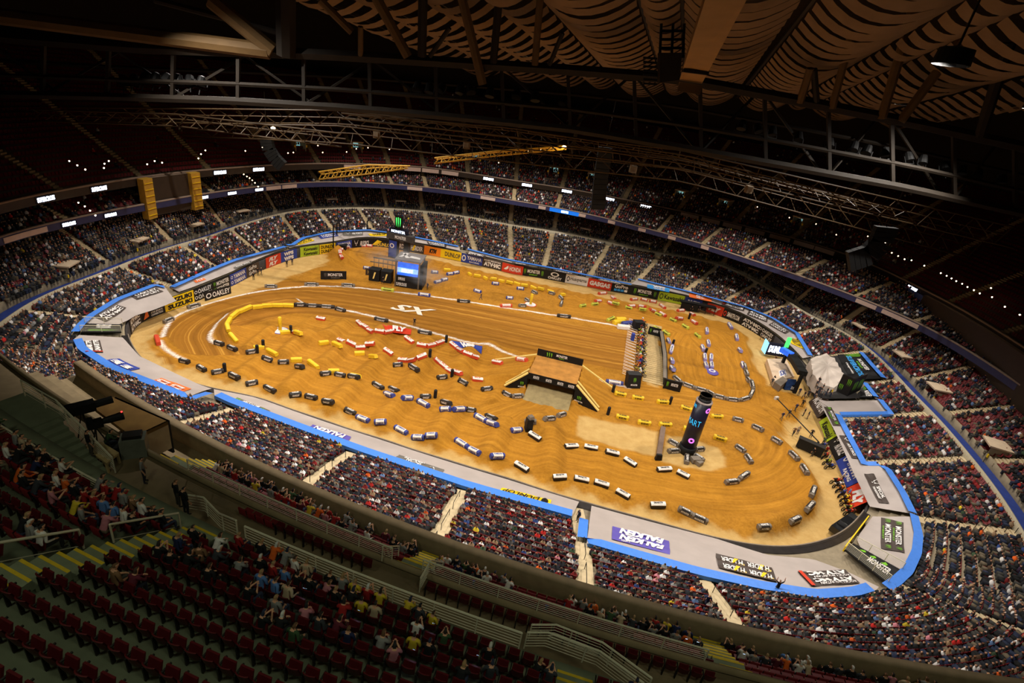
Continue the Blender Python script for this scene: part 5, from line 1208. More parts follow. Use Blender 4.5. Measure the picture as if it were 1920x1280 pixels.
strip_on(BF0 + _bw * BD, BF1 + _bw * BD, BZ, BZ + 1.35, 'back_banner', mblack, [('MONSTER', (.42, .5, .66, .85), 'white'), ('ENERGY', (.48, .3, .6, .42), 'green')], [(claw(.2, .15, .34, .85), 'green')])
for nm, q0, tip in (('wing', BF0, zc('G', 40 - 40, 200)), ('wing', BF1, zc('G', 640, 375))):
    tp = P(*((945, 727) if q0 is BF0 else (1121, 774)), 0)[:2]
    for k_, (off_, m_) in enumerate(((0, mblack), (.35, PM['cream']))):
        a = W3(q0, BZ - .1 if k_ == 0 else BZ + .25); bt = W3(q0, 0); t_ = W3(tp, 0.1)
        mb = MB(); n_ = np.append(_bw * (-.08), 0)
        if k_ == 0: mb.slab([bt + n_, t_ + n_, a + n_] if q0 is BF1 else [t_ + n_, bt + n_, a + n_], .15)
        else: mb.bar(a, t_ + np.array([0, 0, .35]), .35, .18); mb.bar(a + np.array([0, 0, .3]) + np.append(_bw * .7, 0), t_ + np.array([0, 0, .5]) + np.append(_bw * .7, 0), .25, .14)
        o = mb.build('wing_panel' if k_ == 0 else 'edge_rail', m_, br)
        if k_ == 0:
            tri = [bt + n_ * 1.5, t_ + n_ * 1.5, a + n_ * 1.5]; s_ = 1 if q0 is BF1 else -1
            c0 = bt * .62 + t_ * .2 + a * .18; du = (t_ - bt) * .18 * s_; dz = np.array([0, 0, 1.1]); cc = [c0 - du, c0 + du, c0 + du + dz, c0 - du + dz]; cc = [q + n_ * 2 for q in cc]
            shape2d(cc, claw(.25, .35, .75, 1), PM['green'], o, lift=.05); lettering(cc, 'MONSTER', (.05, .05, .95, .25), PM['white'], o, lift=.05)
for nm, q0 in (('tunnel_wall', BF0), ('tunnel_wall', BF1)):
    mb = MB(); mb.bar(W3(q0, BZ / 2 - .3), W3(q0 + _bw * BD, BZ / 2 - .3), .2, BZ - .5); mb.build(nm, mblack, br)
mb = MB(); g0, g1 = BF0 + _bu * .3, BF1 - _bu * .3
mb.add([W3(g0 - _bw * 4, .05), W3(g1 - _bw * 4, .05), W3(g1 + _bw * (BD - .2), 1.9), W3(g0 + _bw * (BD - .2), 1.9), W3(g0 - _bw * 4, -.4), W3(g1 - _bw * 4, -.4), W3(g1 + _bw * (BD - .2), -.4), W3(g0 + _bw * (BD - .2), -.4)], [(0, 1, 2, 3), (2, 6, 7, 3), (0, 3, 7, 4), (1, 5, 6, 2)])
mb.build('tunnel_ramp', mat('worn_ramp', (150, 132, 92), .85, .2, 1.2), br)
# long edge strips of the ramps behind
for q0, s, L in ((BF0 + _bw * BD, -1, 7.0), (BF1 + _bw * BD, 1, 6.2)): MB().bar(W3(q0, BZ + .25), W3(q0 + _bu * s * L, .3), .3, .16).build('ramp_rail', PM['cream'], br)
# ---- sponsor tower
tw = P(1287, 845, .2); to = empty('led_tower', (tw[0], tw[1], .1)); tag(to, 'tall dark round display tower with glowing blue letters in the sand oval', 'tower')
R_, Ht = 1.08, 8.6
MB().lathe((0, 0, 0), [(R_ * 1.12, 0), (R_ * 1.12, 1.1), (R_ * 1.02, 1.15)], 28).build('base_drum', mblack, to, True)
MB().lathe((0, 0, 0), [(R_, 1.1), (R_, Ht)], 32).build('screen_drum', mat('led_tower_skin', (26, 24, 40), .35, .15, 1.5, emit=.12), to, True)
MB().lathe((0, 0, 0), [(R_ * 1.03, Ht - .05), (R_ * 1.03, Ht + .12), (R_ * .8, Ht + .12)], 32, cap=False).build('collar', mat('collar_pale', (150, 136, 130), .5, .1, 3), to, True)
MB().lathe((0, 0, 0), [(R_ * .8, Ht - .1), (R_ * .8, Ht + .55), (R_ * .7, Ht + .5), (R_ * .68, Ht + .1)], 24).build('crown_ring', mblack, to, True)
mb = MB()
for k in range(8):
    a = k * math.pi / 4; mb.bar((R_ * .75 * math.cos(a), R_ * .75 * math.sin(a), Ht + .5), (R_ * .75 * math.cos(a + .8), R_ * .75 * math.sin(a + .8), Ht + .95), .07)
mb.lathe((0, 0, Ht + .95), [(R_ * .8, 0), (R_ * .8, .1), (R_ * .72, .1), (R_ * .72, 0)], 20); mb.build('crown_truss', mdark, to)
mcy = mat('led_cyan', (40, 170, 225), .5, 0, 3, emit=1.1); mpk = mat('led_pink', (206, 110, 220), .5, 0, 3, emit=1.2)
def on_tower(V, T_, a0, span, z0, z1, m, nm):
    a = a0 + V[:, 0] * span; W = np.c_[R_ * 1.02 * np.cos(a), R_ * 1.02 * np.sin(a), z0 + V[:, 1] * (z1 - z0)]; link(nm, mesh_np(nm, W, T_, m), to)
ca = math.atan2(-tw[1], -tw[0])
V, T_ = text_mesh('SMART', -.012); on_tower(V, T_, ca - 1.75, 2.3, 5.0, 5.9, mcy, 'lettering'); V, T_ = text_mesh('.com', 0); on_tower(V, T_, ca - 1.5, .8, 7.6, 8.1, mcy, 'lettering')
for a_, z_ in ((ca + .15, 2.6), (ca + .95, 7.7), (ca - 2.2, 5)):
    V2, F2 = [], []
    for p_ in ring(0, 0, 1, 1, .55, 16):
        n_ = len(V2); V2 += p_; F2 += [(n_, n_ + 1, n_ + 2), (n_, n_ + 2, n_ + 3)]
    V2 = np.array(V2); on_tower(V2, np.array(F2), a_, .38, z_, z_ + .42, mpk, 'emblem')
o = MB().box((0, 0, .35), (1.3, .9, .7), .3).box((.4, -.5, .3), (.9, .8, .6), .7).build('flight_case', BC['grey']); p = P(*zc('G', 1370, 745), 0); o.location = (p[0], p[1], .08); tag(o, 'grey covered cases at the foot of the tower', 'case')
# low wall across the sand
a, b = P(1241, 808, 0), P(1233, 862, 0); wl = empty('sand_pit_wall', a); tag(wl, 'narrow brown wall across the sand between pit and oval', 'barrier')
MB().bar((0, 0, .45), tuple(b - a + np.array([0, 0, .45])), .7, .9).build('body', mat('barrier_brown', (120, 98, 84), .7, .1, 2), wl)
MB().box(tuple(b - a + np.array([0, -.1, .5])), (1.0, .5, 1.1), .1, taper=.7).build('end_cap', mblack, wl)
# ---- yellow pole with disc, flag pole, blue pad
for nm, lab, q, pc, dc in (('padded_pole', 'yellow padded pole on a white disc in the left loop', ('B', 182, 880), 'yellow', 'white'), ('padded_pole', 'yellow padded pole on a red-ringed disc among the far mounds', ('C', 138, 684), 'yellow', 'white')):
    p = G_(*q); o = empty(nm, p); tag(o, lab, 'pole', 'padded poles')
    MB().lathe((0, 0, 0), [(.28, .1), (.3, 2.5), (.2, 2.6)], 10).build('pole', BC[pc], o, True); MB().lathe((0, 0, 0), [(1.25, 0), (1.2, .12), (.3, .2)], 20).build('disc', PM[dc], o)
    MB().lathe((0, 0, .02), [(1.35, 0), (1.35, .06), (1.2, .06)], 20, cap=False).build('disc_rim', PM['violet' if q[0] == 'B' else 'red'], o)
p = G_('C', 1497, 1190); o = MB().lathe((0, 0, 0), [(1.3, 0), (1.25, .15), (.6, .3), (.1, .34)], 20).build('landing_pad', PM['violet'], smooth=True); o.location = p; tag(o, 'round violet pad with white marks at the end of the oval', 'pad')
shape2d([(-.8, -.8, 0), (.8, -.8, 0), (.8, .8, 0), (-.8, .8, 0)], ring(.5, .5, .4, .4, .4), PM['white'], o, lift=.36)
# ---- free-standing boards
vboard('sponsor_board', 'black board with claw mark standing alone left of the video stage', G_('B', 485, 495), G_('B', 678, 496), 1.9, 'black', [('MONSTER', (.28, .4, .85, .75), 'white'), ('ENERGY', (.4, .15, .75, .3), 'grey')], [(claw(.13, .25, .24, .8), 'grey')])
vboard('sponsor_board', 'low board with dark letters beside the video stage boxes', G_('B', 822, 462), G_('B', 920, 462), 1.5, 'brown', [('HARDER', (.15, .2, .9, .8), 'cream')])
vboard('sponsor_board', 'black board with white ring and capitals inside the left wall', G_('A', 1540, 658), G_('A', 1735, 600), 1.7, 'black', [('OAKLEY', (.28, .2, .95, .8), 'white')], [(ring(.14, .5, .1, .3, .35), 'white')])
def sheet(lab, z_, px, colour, lines, extra=None):
    c = [T(*zc(z_, *q), .1) for q in px]; mb = MB(); n = cnormal(c); g = np.linspace(0, 1, 6); U, V_ = np.meshgrid(g, g); W = bil(c, U.ravel(), V_.ravel()); W[:, 2] = np.maximum(W[:, 2], gz(W[:, 0], W[:, 1]) + .1)
    mb.add(W, [(j * 6 + i, j * 6 + i + 1, j * 6 + i + 7, j * 6 + i + 6) for j in range(5) for i in range(5)]); o = mb.build('ground_sheet', PM[colour]); tag(o, lab, 'banner')
    for body, rect, mm, kw in lines: lettering(c, body, rect, PM[mm], o, lift=.3, **kw)
    return o
sheet('red sheet with slanted white letters laid on the dirt inside the straight', 'B', [(975, 885), (1160, 910), (1168, 868), (945, 828)], 'red', [('FLY', (.25, .1, .8, .9), 'white', dict(bold=.07, shear=.3))])
sheet('blue sheet with rounded white letters on the slope beside the straight', 'B', [(1500, 1010), (1690, 1055), (1697, 995), (1462, 950)], 'blue', [('WPS', (.25, .15, .75, .85), 'white', dict(bold=.07))])
# ---- start gate
gA, gB = P(1196, 605, 0), P(1187, 712, 0); gd = (gB - gA); gL = float(np.linalg.norm(gd)); gd /= gL; gn = np.array([-gd[1], gd[0], 0]); gn = gn if gn[0] > 0 else -gn   # gn points behind the gate
st = empty('start_gate', gA); tag(st, 'long start gate of white bars across the end of the straight', 'gate')
MB().bar(gn * .2, gd * gL + gn * .2, .5, .14).build('base_beam', mdark, st)
gate_bar = MB()
gate_bar.tube([(-.0, 0, .12), (-2.1, -.1, .55)], .05, 5).tube([(0, 0, .12), (-.1, 0, .62), (-2.1, .5, .6)], .04, 5)
gbd = gate_bar.data('gate_bar', mat('gate_white', (236, 224, 210), .5, .05, 4))
NG = 21
for k in range(NG):
    o = link('gate_bar', gbd, st); q = gd * gL * (k + .5) / NG; o.location = q; o.rotation_euler = (0, 0, math.atan2(gn[1], gn[0]))
pad = MB(); pq = [gA + gn * 1.6 - gd * .5, gB + gn * 1.6, gB + gn * 5.2, gA + gn * 5.2 - gd * .5]
npl = 34
for k in range(npl):
    c0 = pq[0] + (pq[1] - pq[0]) * (k + .5) / npl; c1 = pq[3] + (pq[2] - pq[3]) * (k + .5) / npl
    o = MB().bar(c0 - gA + np.array([0, 0, .2]), c1 - gA + np.array([0, 0, .2]), gL / npl * .82, .08).build('pad_plank', mtan, st)
# end boxes and barriers
a, b = G_('G', 862, 190), G_('G', 960, 195)
o = vboard('gate_end_box', 'black wedge box with claw mark at the near end of the start gate', a, b, 2.3, 'black', [('MONSTER', (.25, .2, .75, .32), 'white')], [(claw(.4, .4, .62, .8), 'green')], t=1.4, cat='box', lean=.6)
o = vboard('gate_top_box', 'black box behind the far end of the start gate', G_('C', 915, 878), G_('C', 985, 882), 1.9, 'black', t=1.6, cat='box')
o = vboard('gate_side_box', 'dark blue box beside the start gate', G_('C', 890, 958), G_('C', 912, 962), 1.6, 'blue', t=.9, cat='box')
for i, (a, b, t_, h_) in enumerate(((G_('C', 1015, 905), G_('C', 1105, 928), .3, 1.8), (G_('C', 1105, 928), G_('C', 1130, 1100), .5, 1.4), (G_('C', 1130, 1100), G_('C', 1130, 1285), .5, 1.4), (G_('G', 1130, 192), G_('G', 1258, 222), .3, 1.9))):
    d = b - a; o = empty('crowd_barrier', a); tag(o, ['black barrier panel with claw mark behind the far end of the start gate', 'long black barrier from the start area, far half', 'long black barrier from the start area, near half', 'black barrier panel with claw mark at the near end of the oval'][i], 'barrier', 'black barriers behind the start gate')
    c = [np.zeros(3), d, d + np.array([0, 0, h_]), np.array([0, 0, h_])]; MB().slab(c, t_).build('panel', mblack, o)
    if i in (0, 3): shape2d(c, claw(.12, .25, .26, .85), PM['green'], o); lettering(c, 'MONSTER', (.4, .45, .8, .75), PM['white'], o, lift=.05)
    else: MB().bar(np.array([0, 0, h_ + .05]), d + np.array([0, 0, h_ + .05]), t_ + .1, .1).build('top_rail', BC['grey'], o)
# yellow and blue inflatables by the gate
for i, (z_, x1, y1, x2, y2, c_) in enumerate([('C', 762, 820, 835, 808, 'yellow'), ('C', 790, 850, 880, 858, 'white'), ('C', 825, 830, 900, 822, 'blue'), ('C', 780, 795, 850, 798, 'yellow')]):
    a, b = T(*zc(z_, x1, y1), .3), T(*zc(z_, x2, y2), .3); d = b - a; mb = MB(); mb.add(*block_mesh(float(np.linalg.norm(d)), .9, .9, .25)); o = mb.build('crash_pad', BC[c_] if c_ in BC else PM[c_]); o.location = (a + b) / 2 - np.array([0, 0, .3]); o.rotation_euler = (0, 0, math.atan2(d[1], d[0])); tag(o, ['thick yellow crash pad nearest the straight by the gate', 'low white crash pad on the chalk by the gate', 'thick blue crash pad touching the gate', 'yellow crash pad behind the blue one by the gate'][i], 'crash pad')
# ---- dirt bikes with riders behind the gate
mtyre = mat('tyre_rubber', (22, 22, 22), .8, .1, 5)
def wheel_data(r=.33, w=.11):
    mb = MB()
    n = 14
    V = [(s * w / 2 * k, rr * math.cos(2 * math.pi * i / n), rr * math.sin(2 * math.pi * i / n)) for i in range(n) for s, k, rr in ((-1, 1, r * .8), (-1, .7, r), (1, .7, r), (1, 1, r * .8))]
    mb.add(V, [(i * 4 + j, i * 4 + (j + 1) % 4, ((i + 1) % n) * 4 + (j + 1) % 4, ((i + 1) % n) * 4 + j) for i in range(n) for j in range(4)])
    for i in range(6):
        a = math.pi * i / 6; mb.bar((0, -r * .8 * math.cos(a), -r * .8 * math.sin(a)), (0, r * .8 * math.cos(a), r * .8 * math.sin(a)), .012)
    return mb.data('wheel', mtyre)
_wh = wheel_data()
_fr = MB().tube([(0, .55, .95), (0, .1, .5), (0, -.1, .35), (0, -.3, .55), (0, -.35, .8)], .05, 6).box((0, .0, .5), (.26, .42, .36)).bar((0, -.1, .38), (0, -.68, .33), .08).data('frame', mdark)
_fk = MB().tube([(-.09, .58, 1.0), (-.09, .74, .34)], .03, 5).tube([(.09, .58, 1.0), (.09, .74, .34)], .03, 5).data('fork', mtruss)
_hb = MB().tube([(-.4, .5, 1.1), (-.15, .56, 1.1), (.15, .56, 1.1), (.4, .5, 1.1)], .02, 5).data('handlebar', mdark)
_pl = [MB().add([(-.1, .95, .82), (.1, .95, .82), (.13, .6, .86), (-.13, .6, .86), (-.09, -.9, .98), (.09, -.9, .98), (.11, -.5, .86), (-.11, -.5, .86)], [(0, 1, 2, 3), (4, 5, 6, 7)]).box((0, .22, .82), (.34, .42, .26), taper=.7).data('plastics', PM[c]) for c in ('red', 'blue', 'ktm', 'lime', 'yellow', 'white')]
_se = MB().box((0, -.25, .9), (.2, .8, .12), taper=.85).data('seat', mblack)
def bike(loc, heading, ci, label, group):
    o = empty('dirt_bike', loc, heading - math.pi / 2); tag(o, label, 'motorcycle', group)
    for y in (-.7, .74): w = link('wheel', _wh, o); w.location = (0, y, .33)
    for d, nm in ((_fr, 'frame'), (_fk, 'fork'), (_hb, 'handlebar'), (_pl[ci], 'plastics'), (_se, 'seat')): link(nm, d, o)
    return o
CWORD = ['red', 'blue', 'orange', 'lime', 'yellow', 'white']
gh = math.atan2(-gn[1], -gn[0])
for k in range(17):
    q = gA + gd * gL * (k * 1.18 + 1.0) / NG + gn * (1.0 + .15 * math.sin(k * 2.1)); z = float(gz(q[0], q[1])); ci = k % 6
    bike((q[0], q[1], z + .05), gh, ci, '%s dirt bike, %s from the far end of the start gate' % (CWORD[ci], ordw(k + 1)), 'bikes waiting at the start gate')
    s = [(200, 40, 36), (40, 60, 150), (230, 130, 40), (90, 170, 50), (226, 226, 226), (40, 40, 44)][(k * 5 + 2) % 6]; sw = ['red', 'blue', 'orange', 'green', 'white', 'black'][(k * 5 + 2) % 6]
    person('ride', (q[0], q[1], z + .05), gh, 'rider in %s jersey astride the %s bike at the start gate' % (sw, ordw(k + 1)), s, 'riders at the start gate')
    o = MB().lathe((0, 0, 0), [(.06, -.16), (.14, -.08), (.155, .03), (.12, .13), (.02, .16)], 8).box((0, .13, .05), (.16, .1, .03)).build('helmet', PM[['white', 'red', 'blue', 'black'][k % 4]]); hx = .36 + .02
    o.location = (q[0] + math.cos(gh) * .30, q[1] + math.sin(gh) * .30, z + 1.68); o.rotation_euler = (0, 0, gh - math.pi / 2); tag(o, '%s helmet on the %s rider at the start gate' % (['white', 'red', 'blue', 'black'][k % 4], ordw(k + 1)), 'helmet', 'helmets at the start gate')
# ---- finish arch in the far left
aL, aR = G_('B', 1030, 330), G_('B', 1125, 352)
ar = empty('finish_arch', aL); tag(ar, 'dark finish arch with glowing green sign on top, behind the video stage', 'arch'); d = aR - aL; Lx = float(np.linalg.norm(d[:2])); u_ = np.array([d[0], d[1], 0]) / Lx
uz = math.atan2(u_[1], u_[0]); nn = np.array([u_[1], -u_[0], 0])
mb = MB().box((0, 0, 2.5), (2.3, 1.2, 5.0), uz); mb.build('leg', mblack, ar); mb = MB().box(tuple(u_ * Lx + np.array([0, 0, 2.6])), (1.2, 1.2, 5.4), uz); mb.build('leg', mblack, ar)
MB().box(tuple(u_ * (Lx / 2) + np.array([0, 0, 5.6])), (Lx + 3.4, 1.6, 1.5), uz).build('beam', mat('arch_grey', (66, 62, 60), .6, .1, 2), ar)
c = [u_ * (-1.2) + nn * .85 + np.array([0, 0, 5.0]), u_ * (Lx + 1.2) + nn * .85 + np.array([0, 0, 5.0]), u_ * (Lx + 1.2) + nn * .85 + np.array([0, 0, 6.2]), u_ * (-1.2) + nn * .85 + np.array([0, 0, 6.2])]
lettering(c, 'MONSTER', (.3, .15, .8, .85), PM['white'], ar)
c = [u_ * (-1.0) + nn * .65 + np.array([0, 0, .4]), u_ * 1.0 + nn * .65 + np.array([0, 0, .4]), u_ * 1.0 + nn * .65 + np.array([0, 0, 4.4]), u_ * -1.0 + nn * .65 + np.array([0, 0, 4.4])]
MB().slab(c, .05).build('leg_panel', PM['blue'], ar); shape2d(c, ring(.4, .7, .3, .15, .4, 10), PM['white'], ar, lift=.06)
MB().box(tuple(u_ * (Lx * .35) + np.array([0, 0, 6.9])), (4.6, 1.0, 1.1), uz).build('word_board', mledk, ar)
cc = lambda x0, x1, z0, z1, o_: [u_ * x0 + nn * o_ + np.array([0, 0, z0]), u_ * x1 + nn * o_ + np.array([0, 0, z0]), u_ * x1 + nn * o_ + np.array([0, 0, z1]), u_ * x0 + nn * o_ + np.array([0, 0, z1])]
lettering(cc(Lx * .35 - 2, Lx * .35 + 2, 6.5, 7.3, .55), 'MONSTER', (.05, .1, .95, .9), mledw, ar)
MB().box(tuple(u_ * (Lx * .3) + np.array([0, 0, 9.1])), (1.9, .6, 3.2), uz).build('sign_box', mblack, ar)
shape2d(cc(Lx * .3 - .85, Lx * .3 + .85, 7.7, 10.5, .34), claw(.05, .05, .95, .95), mledg, ar)
# ---- video stage
sL, sR = G_('B', 1042, 545), G_('B', 1215, 572); so_ = empty('video_stage', sL); tag(so_, 'boxy video stage with a glowing blue screen, wreathed in smoke', 'stage')
d = sR - sL; Ls = float(np.linalg.norm(d[:2])); us = np.array([d[0], d[1], 0]) / Ls; ns = np.array([us[1], -us[0], 0]); sz = math.atan2(us[1], us[0]); D_ = 5.0
def SQ(x0, x1, z0, z1, o_=0.0): return [us * x0 + ns * o_ + np.array([0, 0, z0]), us * x1 + ns * o_ + np.array([0, 0, z0]), us * x1 + ns * o_ + np.array([0, 0, z1]), us * x0 + ns * o_ + np.array([0, 0, z1])]
MB().box(tuple(us * Ls / 2 - ns * D_ / 2 + np.array([0, 0, 1.3])), (Ls, D_, 2.6), sz).build('plinth', mblack, so_)
q = SQ(0, Ls, .1, 1.3, .05); MB().slab(q, .05).build('lower_banner', PM['black'], so_); lettering(q, 'SUPERCROSS', (.05, .2, .5, .8), PM['white'], so_)
q = SQ(.4, Ls - .4, 1.4, 2.5, .05); lettering(q, 'SUPERCROSS', (.05, .2, .4, .8), PM['white'], so_)
q = SQ(.3, Ls - .3, 2.7, 5.6, -.2); MB().slab(q, .15).build('screen', mledb, so_)
q = SQ(.3, Ls - .3, 3.3, 4.4, -.15); MB().slab(q, .03).build('screen_glow_band', mat('screen_band', (120, 160, 255), .5, .3, 1.5, emit=1.6), so_); lettering(q, 'SUPERCROSS', (.2, .15, .75, .85), mledw, so_, lift=.05)
mb = MB()
for x in (0, Ls):
    for y in (0, D_): mb.bar(us * x - ns * y + np.array([0, 0, 0]), us * x - ns * y + np.array([0, 0, 6.2]), .3)
mb.build('post', mtruss, so_)
q = [us * -.3 + ns * .3 + np.array([0, 0, 6.3]), us * (Ls + .3) + ns * .3 + np.array([0, 0, 6.3]), us * (Ls + .3) - ns * (D_ + .3) + np.array([0, 0, 6.3]), us * -.3 - ns * (D_ + .3) + np.array([0, 0, 6.3])]
MB().slab(q, .25).build('roof_panel', mat('stage_roof', (120, 112, 110), .6, .1, 2), so_); shape2d(q, [[(.08, .3), (.2, .3), (.38, .8), (.26, .85)], [(.1, .8), (.22, .8), (.5, .3), (.36, .25)], [(.45, .35), (.9, .3), (.86, .5), (.5, .6)]], PM['white'], so_, lift=.06)
MB().box(tuple(us * Ls - ns * 2.5 + us * .4 + np.array([0, 0, 2.6])), (.8, 4.6, 5.2), sz).build('side_wing', mblack, so_)
for k in range(2):
    q = us * (-2.3 - 2.6 * k) - ns * 2; o = MB().box(tuple(q + np.array([0, 0, 1.3])), (2.3, 2.2, 2.6), sz).build('side_box', mblack, so_)
    c = [q + ns * 1.15 + us * s + np.array([0, 0, z]) for s, z in ((-.7, .4), (.7, .4), (.7, 2.3), (-.7, 2.3))]; shape2d(c, [[(.3, .1), (.5, .1), (.8, .9), (.55, .9)]], PM['cream'], o)
mb = MB()
for x in np.linspace(-5.6, -.6, 6): mb.bar(us * x - ns * 3.2 + np.array([0, 0, 2.6]), us * x - ns * 3.2 + np.array([0, 0, 4.6]), .1)
mb.bar(us * -5.8 - ns * 3.2 + np.array([0, 0, 4.6]), us * -.4 - ns * 3.2 + np.array([0, 0, 4.6]), .25); mb.bar(us * -5.8 - ns * .9 + np.array([0, 0, 4.4]), us * -.4 - ns * .9 + np.array([0, 0, 4.4]), .2); mb.build('speaker_truss', mtruss, so_)
# smoke drifting over the stage
def smoke(c, size, dens, label, rz=0):
    mb = MB(); mb.lathe((0, 0, 0), [(.05, -1), (.6, -.8), (.95, -.3), (1, .2), (.7, .75), (.05, 1)], 14); o = mb.build('smoke', None if False else mblack, smooth=True); o.location = c; o.scale = size; o.rotation_euler = (0, 0, rz)
    m = bpy.data.materials.new('smoke_haze'); m.use_nodes = True; nt = m.node_tree; nt.nodes.remove(nt.nodes['Principled BSDF']); v = nt.nodes.new('ShaderNodeVolumePrincipled'); v.inputs['Color'].default_value = (.95, .93, .95, 1)
    tc = nt.nodes.new('ShaderNodeTexCoord'); ln = nt.nodes.new('ShaderNodeVectorMath'); ln.operation = 'LENGTH'; nt.links.new(tc.outputs['Object'], ln.inputs[0]); nz = nt.nodes.new('ShaderNodeTexNoise'); nz.inputs['Scale'].default_value = 2.2; nz.inputs['Detail'].default_value = 4; nt.links.new(tc.outputs['Object'], nz.inputs['Vector'])
    fall = nt.nodes.new('ShaderNodeMapRange'); fall.inputs['From Min'].default_value, fall.inputs['From Max'].default_value, fall.inputs['To Min'].default_value, fall.inputs['To Max'].default_value = .15, .95, 1, 0; nt.links.new(ln.outputs['Value'], fall.inputs['Value'])
    nr = nt.nodes.new('ShaderNodeMapRange'); nr.inputs['From Min'].default_value, nr.inputs['From Max'].default_value, nr.inputs['To Max'].default_value = .42, .7, dens; nt.links.new(nz.outputs['Fac'], nr.inputs['Value'])
    mu = nt.nodes.new('ShaderNodeMath'); mu.operation = 'MULTIPLY'; nt.links.new(fall.outputs['Result'], mu.inputs[0]); nt.links.new(nr.outputs['Result'], mu.inputs[1]); nt.links.new(mu.outputs[0], v.inputs['Density']); nt.links.new(v.outputs[0], nt.nodes['Material Output'].inputs['Volume'])
    o.data.materials.clear(); o.data.materials.append(m); tag(o, label, 'smoke', kind='stuff'); return o
p = np.array(sL) + us * 1.0; smoke((p[0] - 1, p[1] - 1, 7.0), (9.5, 3.5, 3.2), .32, 'white smoke drifting left over the video stage', sz + .15)
p = np.array(sL) + us * 7; smoke((p[0], p[1] - 2, 4.5), (6, 2.6, 2.8), .35, 'bluish smoke in front of the glowing stage screen', sz)
# ------------------------------------------------------------------ the near upper deck under the camera: concentric rows round NC
NC = np.array([25.9, 143.3])
def NP(psi, R, z=0.0):
    t = math.radians(psi); return np.array([NC[0] + R * math.cos(t), NC[1] + R * math.sin(t), z])
def npsi(p): return math.degrees(math.atan2(p[1] - NC[1], p[0] - NC[0]))
def nR(p): return math.hypot(p[0] - NC[0], p[1] - NC[1])
mcg = mat('deck_concrete_green', (118, 124, 100), .9, .14, 1.4)
mct = mat('deck_concrete_tan', (140, 122, 92), .9, .14, 1.4)
mnose = mat('step_nosing_yellow', (206, 172, 36), .7, .1, 4)
mrailw = mat('rail_cream', (214, 206, 180), .45, .06, 4)
PS0, PS1 = -118.0, -86.0
def nring(name, prof, m, label, a0=PS0, a1=PS1):
    n = int((a1 - a0) * 1.5) + 1; A = np.radians(np.linspace(a0, a1, n)); V = np.vstack([np.c_[NC[0] + R * np.cos(A), NC[1] + R * np.sin(A), np.full(n, z)] for R, z in prof]); k = len(prof)
    i, j = np.meshgrid(np.arange(k - 1), np.arange(n - 1), indexing='ij'); b = (i * n + j).ravel()
    return tag(link(name, mesh_np(name, V, np.stack([b, b + 1, b + n + 1, b + n], 1), m)), label, kind='structure')
RL, R1, R2 = 124.4, 128.45, 132.1
ZF0, ZW = 18.9, 22.0        # first row floor, walkway floor
FR = [(125.1 + .82 * k, ZF0 + .62 * k) for k in range(4)]
prof = [(RL, 18.9)]
for k, (r, z) in enumerate(FR): prof += [(r, z), (r + .82, z)]
prof += [(R1 + .15, FR[-1][1]), (R1 + .15, ZW), (R2, ZW)]
nring('stand_near_front', prof, mct, 'front rows and walkway of the dark near upper deck')
nring('wall_ledge', [(RL - .25, 17.0), (RL - .25, 19.85), (RL - .35, 19.9), (RL - .35, 20.05), (RL + .2, 20.05), (RL + .2, 18.9)], mat('ledge_concrete', (128, 110, 82), .8, .12, 2), 'brown ledge wall along the front of the near upper deck')
nring('wall_rail_base', [(R1 - .05, FR[-1][1]), (R1 - .05, ZW + .3), (R1 + .12, ZW + .3), (R1 + .12, ZW)], mct, 'tan kerb wall behind the front rows of the near deck')
KZ = lambda k: 24.6 + .615 * k
KR = lambda k: 132.55 + .95 * k
prof = [(R2, ZW), (R2, KZ(0))]
for k in range(14): prof += [(KR(k), KZ(k)), (KR(k) + .95, KZ(k))]
prof += [(KR(13) + .95, 34)]
nring('stand_near_main', prof, mcg, 'greenish concrete rows of the dark near upper deck')
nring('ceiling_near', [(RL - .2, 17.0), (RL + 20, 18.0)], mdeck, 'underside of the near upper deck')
# aisles on the main deck
PA1 = npsi(P(262, 1025, KZ(3))); PA2 = npsi(P(1085, 1262, KZ(2)))
PF = [npsi(P(x, y, 20.5)) for x, y in ((335, 885), (785, 1062), (1350, 1215))]
def nflight(psi, rows, w, label, per=2):
    o = empty('aisle_flight', NP(psi, rows[0][0], rows[0][1])); tag(o, label, 'stairs', 'yellow-edged flights on the near deck'); h = math.radians(psi); b = np.array(o.location)
    for (r0, z0), (r1, z1) in zip(rows[:-1], rows[1:]):
        for s in range(per):
            f0, f1 = s / per, (s + 1) / per; z = z0 + (z1 - z0) * f0; r = r0 + (r1 - r0) * (f0 + f1) / 2; d = (r1 - r0) / per
            c = NP(psi, r, z - .12 + (z1 - z0) / per * .5) - b
            st_ = MB().box(c, (d, w, .36), h).build('step', mcg, o)
            e = NP(psi, r - d / 2 + .05, 0) - np.array([b[0], b[1], 0]); MB().box((e[0], e[1], c[2] + .185), (.1, w * .98, .015), h).build('nosing', mnose, st_)
    return o
nflight(PA1, [(KR(k), KZ(k)) for k in range(0, 13)], 1.35, 'long yellow-edged flight between the two seat blocks of the near deck')
nflight(PA2, [(KR(k), KZ(k)) for k in range(0, 6)], 1.35, 'yellow-edged flight at the lower right of the near deck')
for i, p_ in enumerate(PF): nflight(p_, [(r - .41, z) for r, z in FR] + [(R1 + .3, ZW)], 1.5, 'yellow-edged flight through the front rows, %s from the left' % ordw(i + 1))
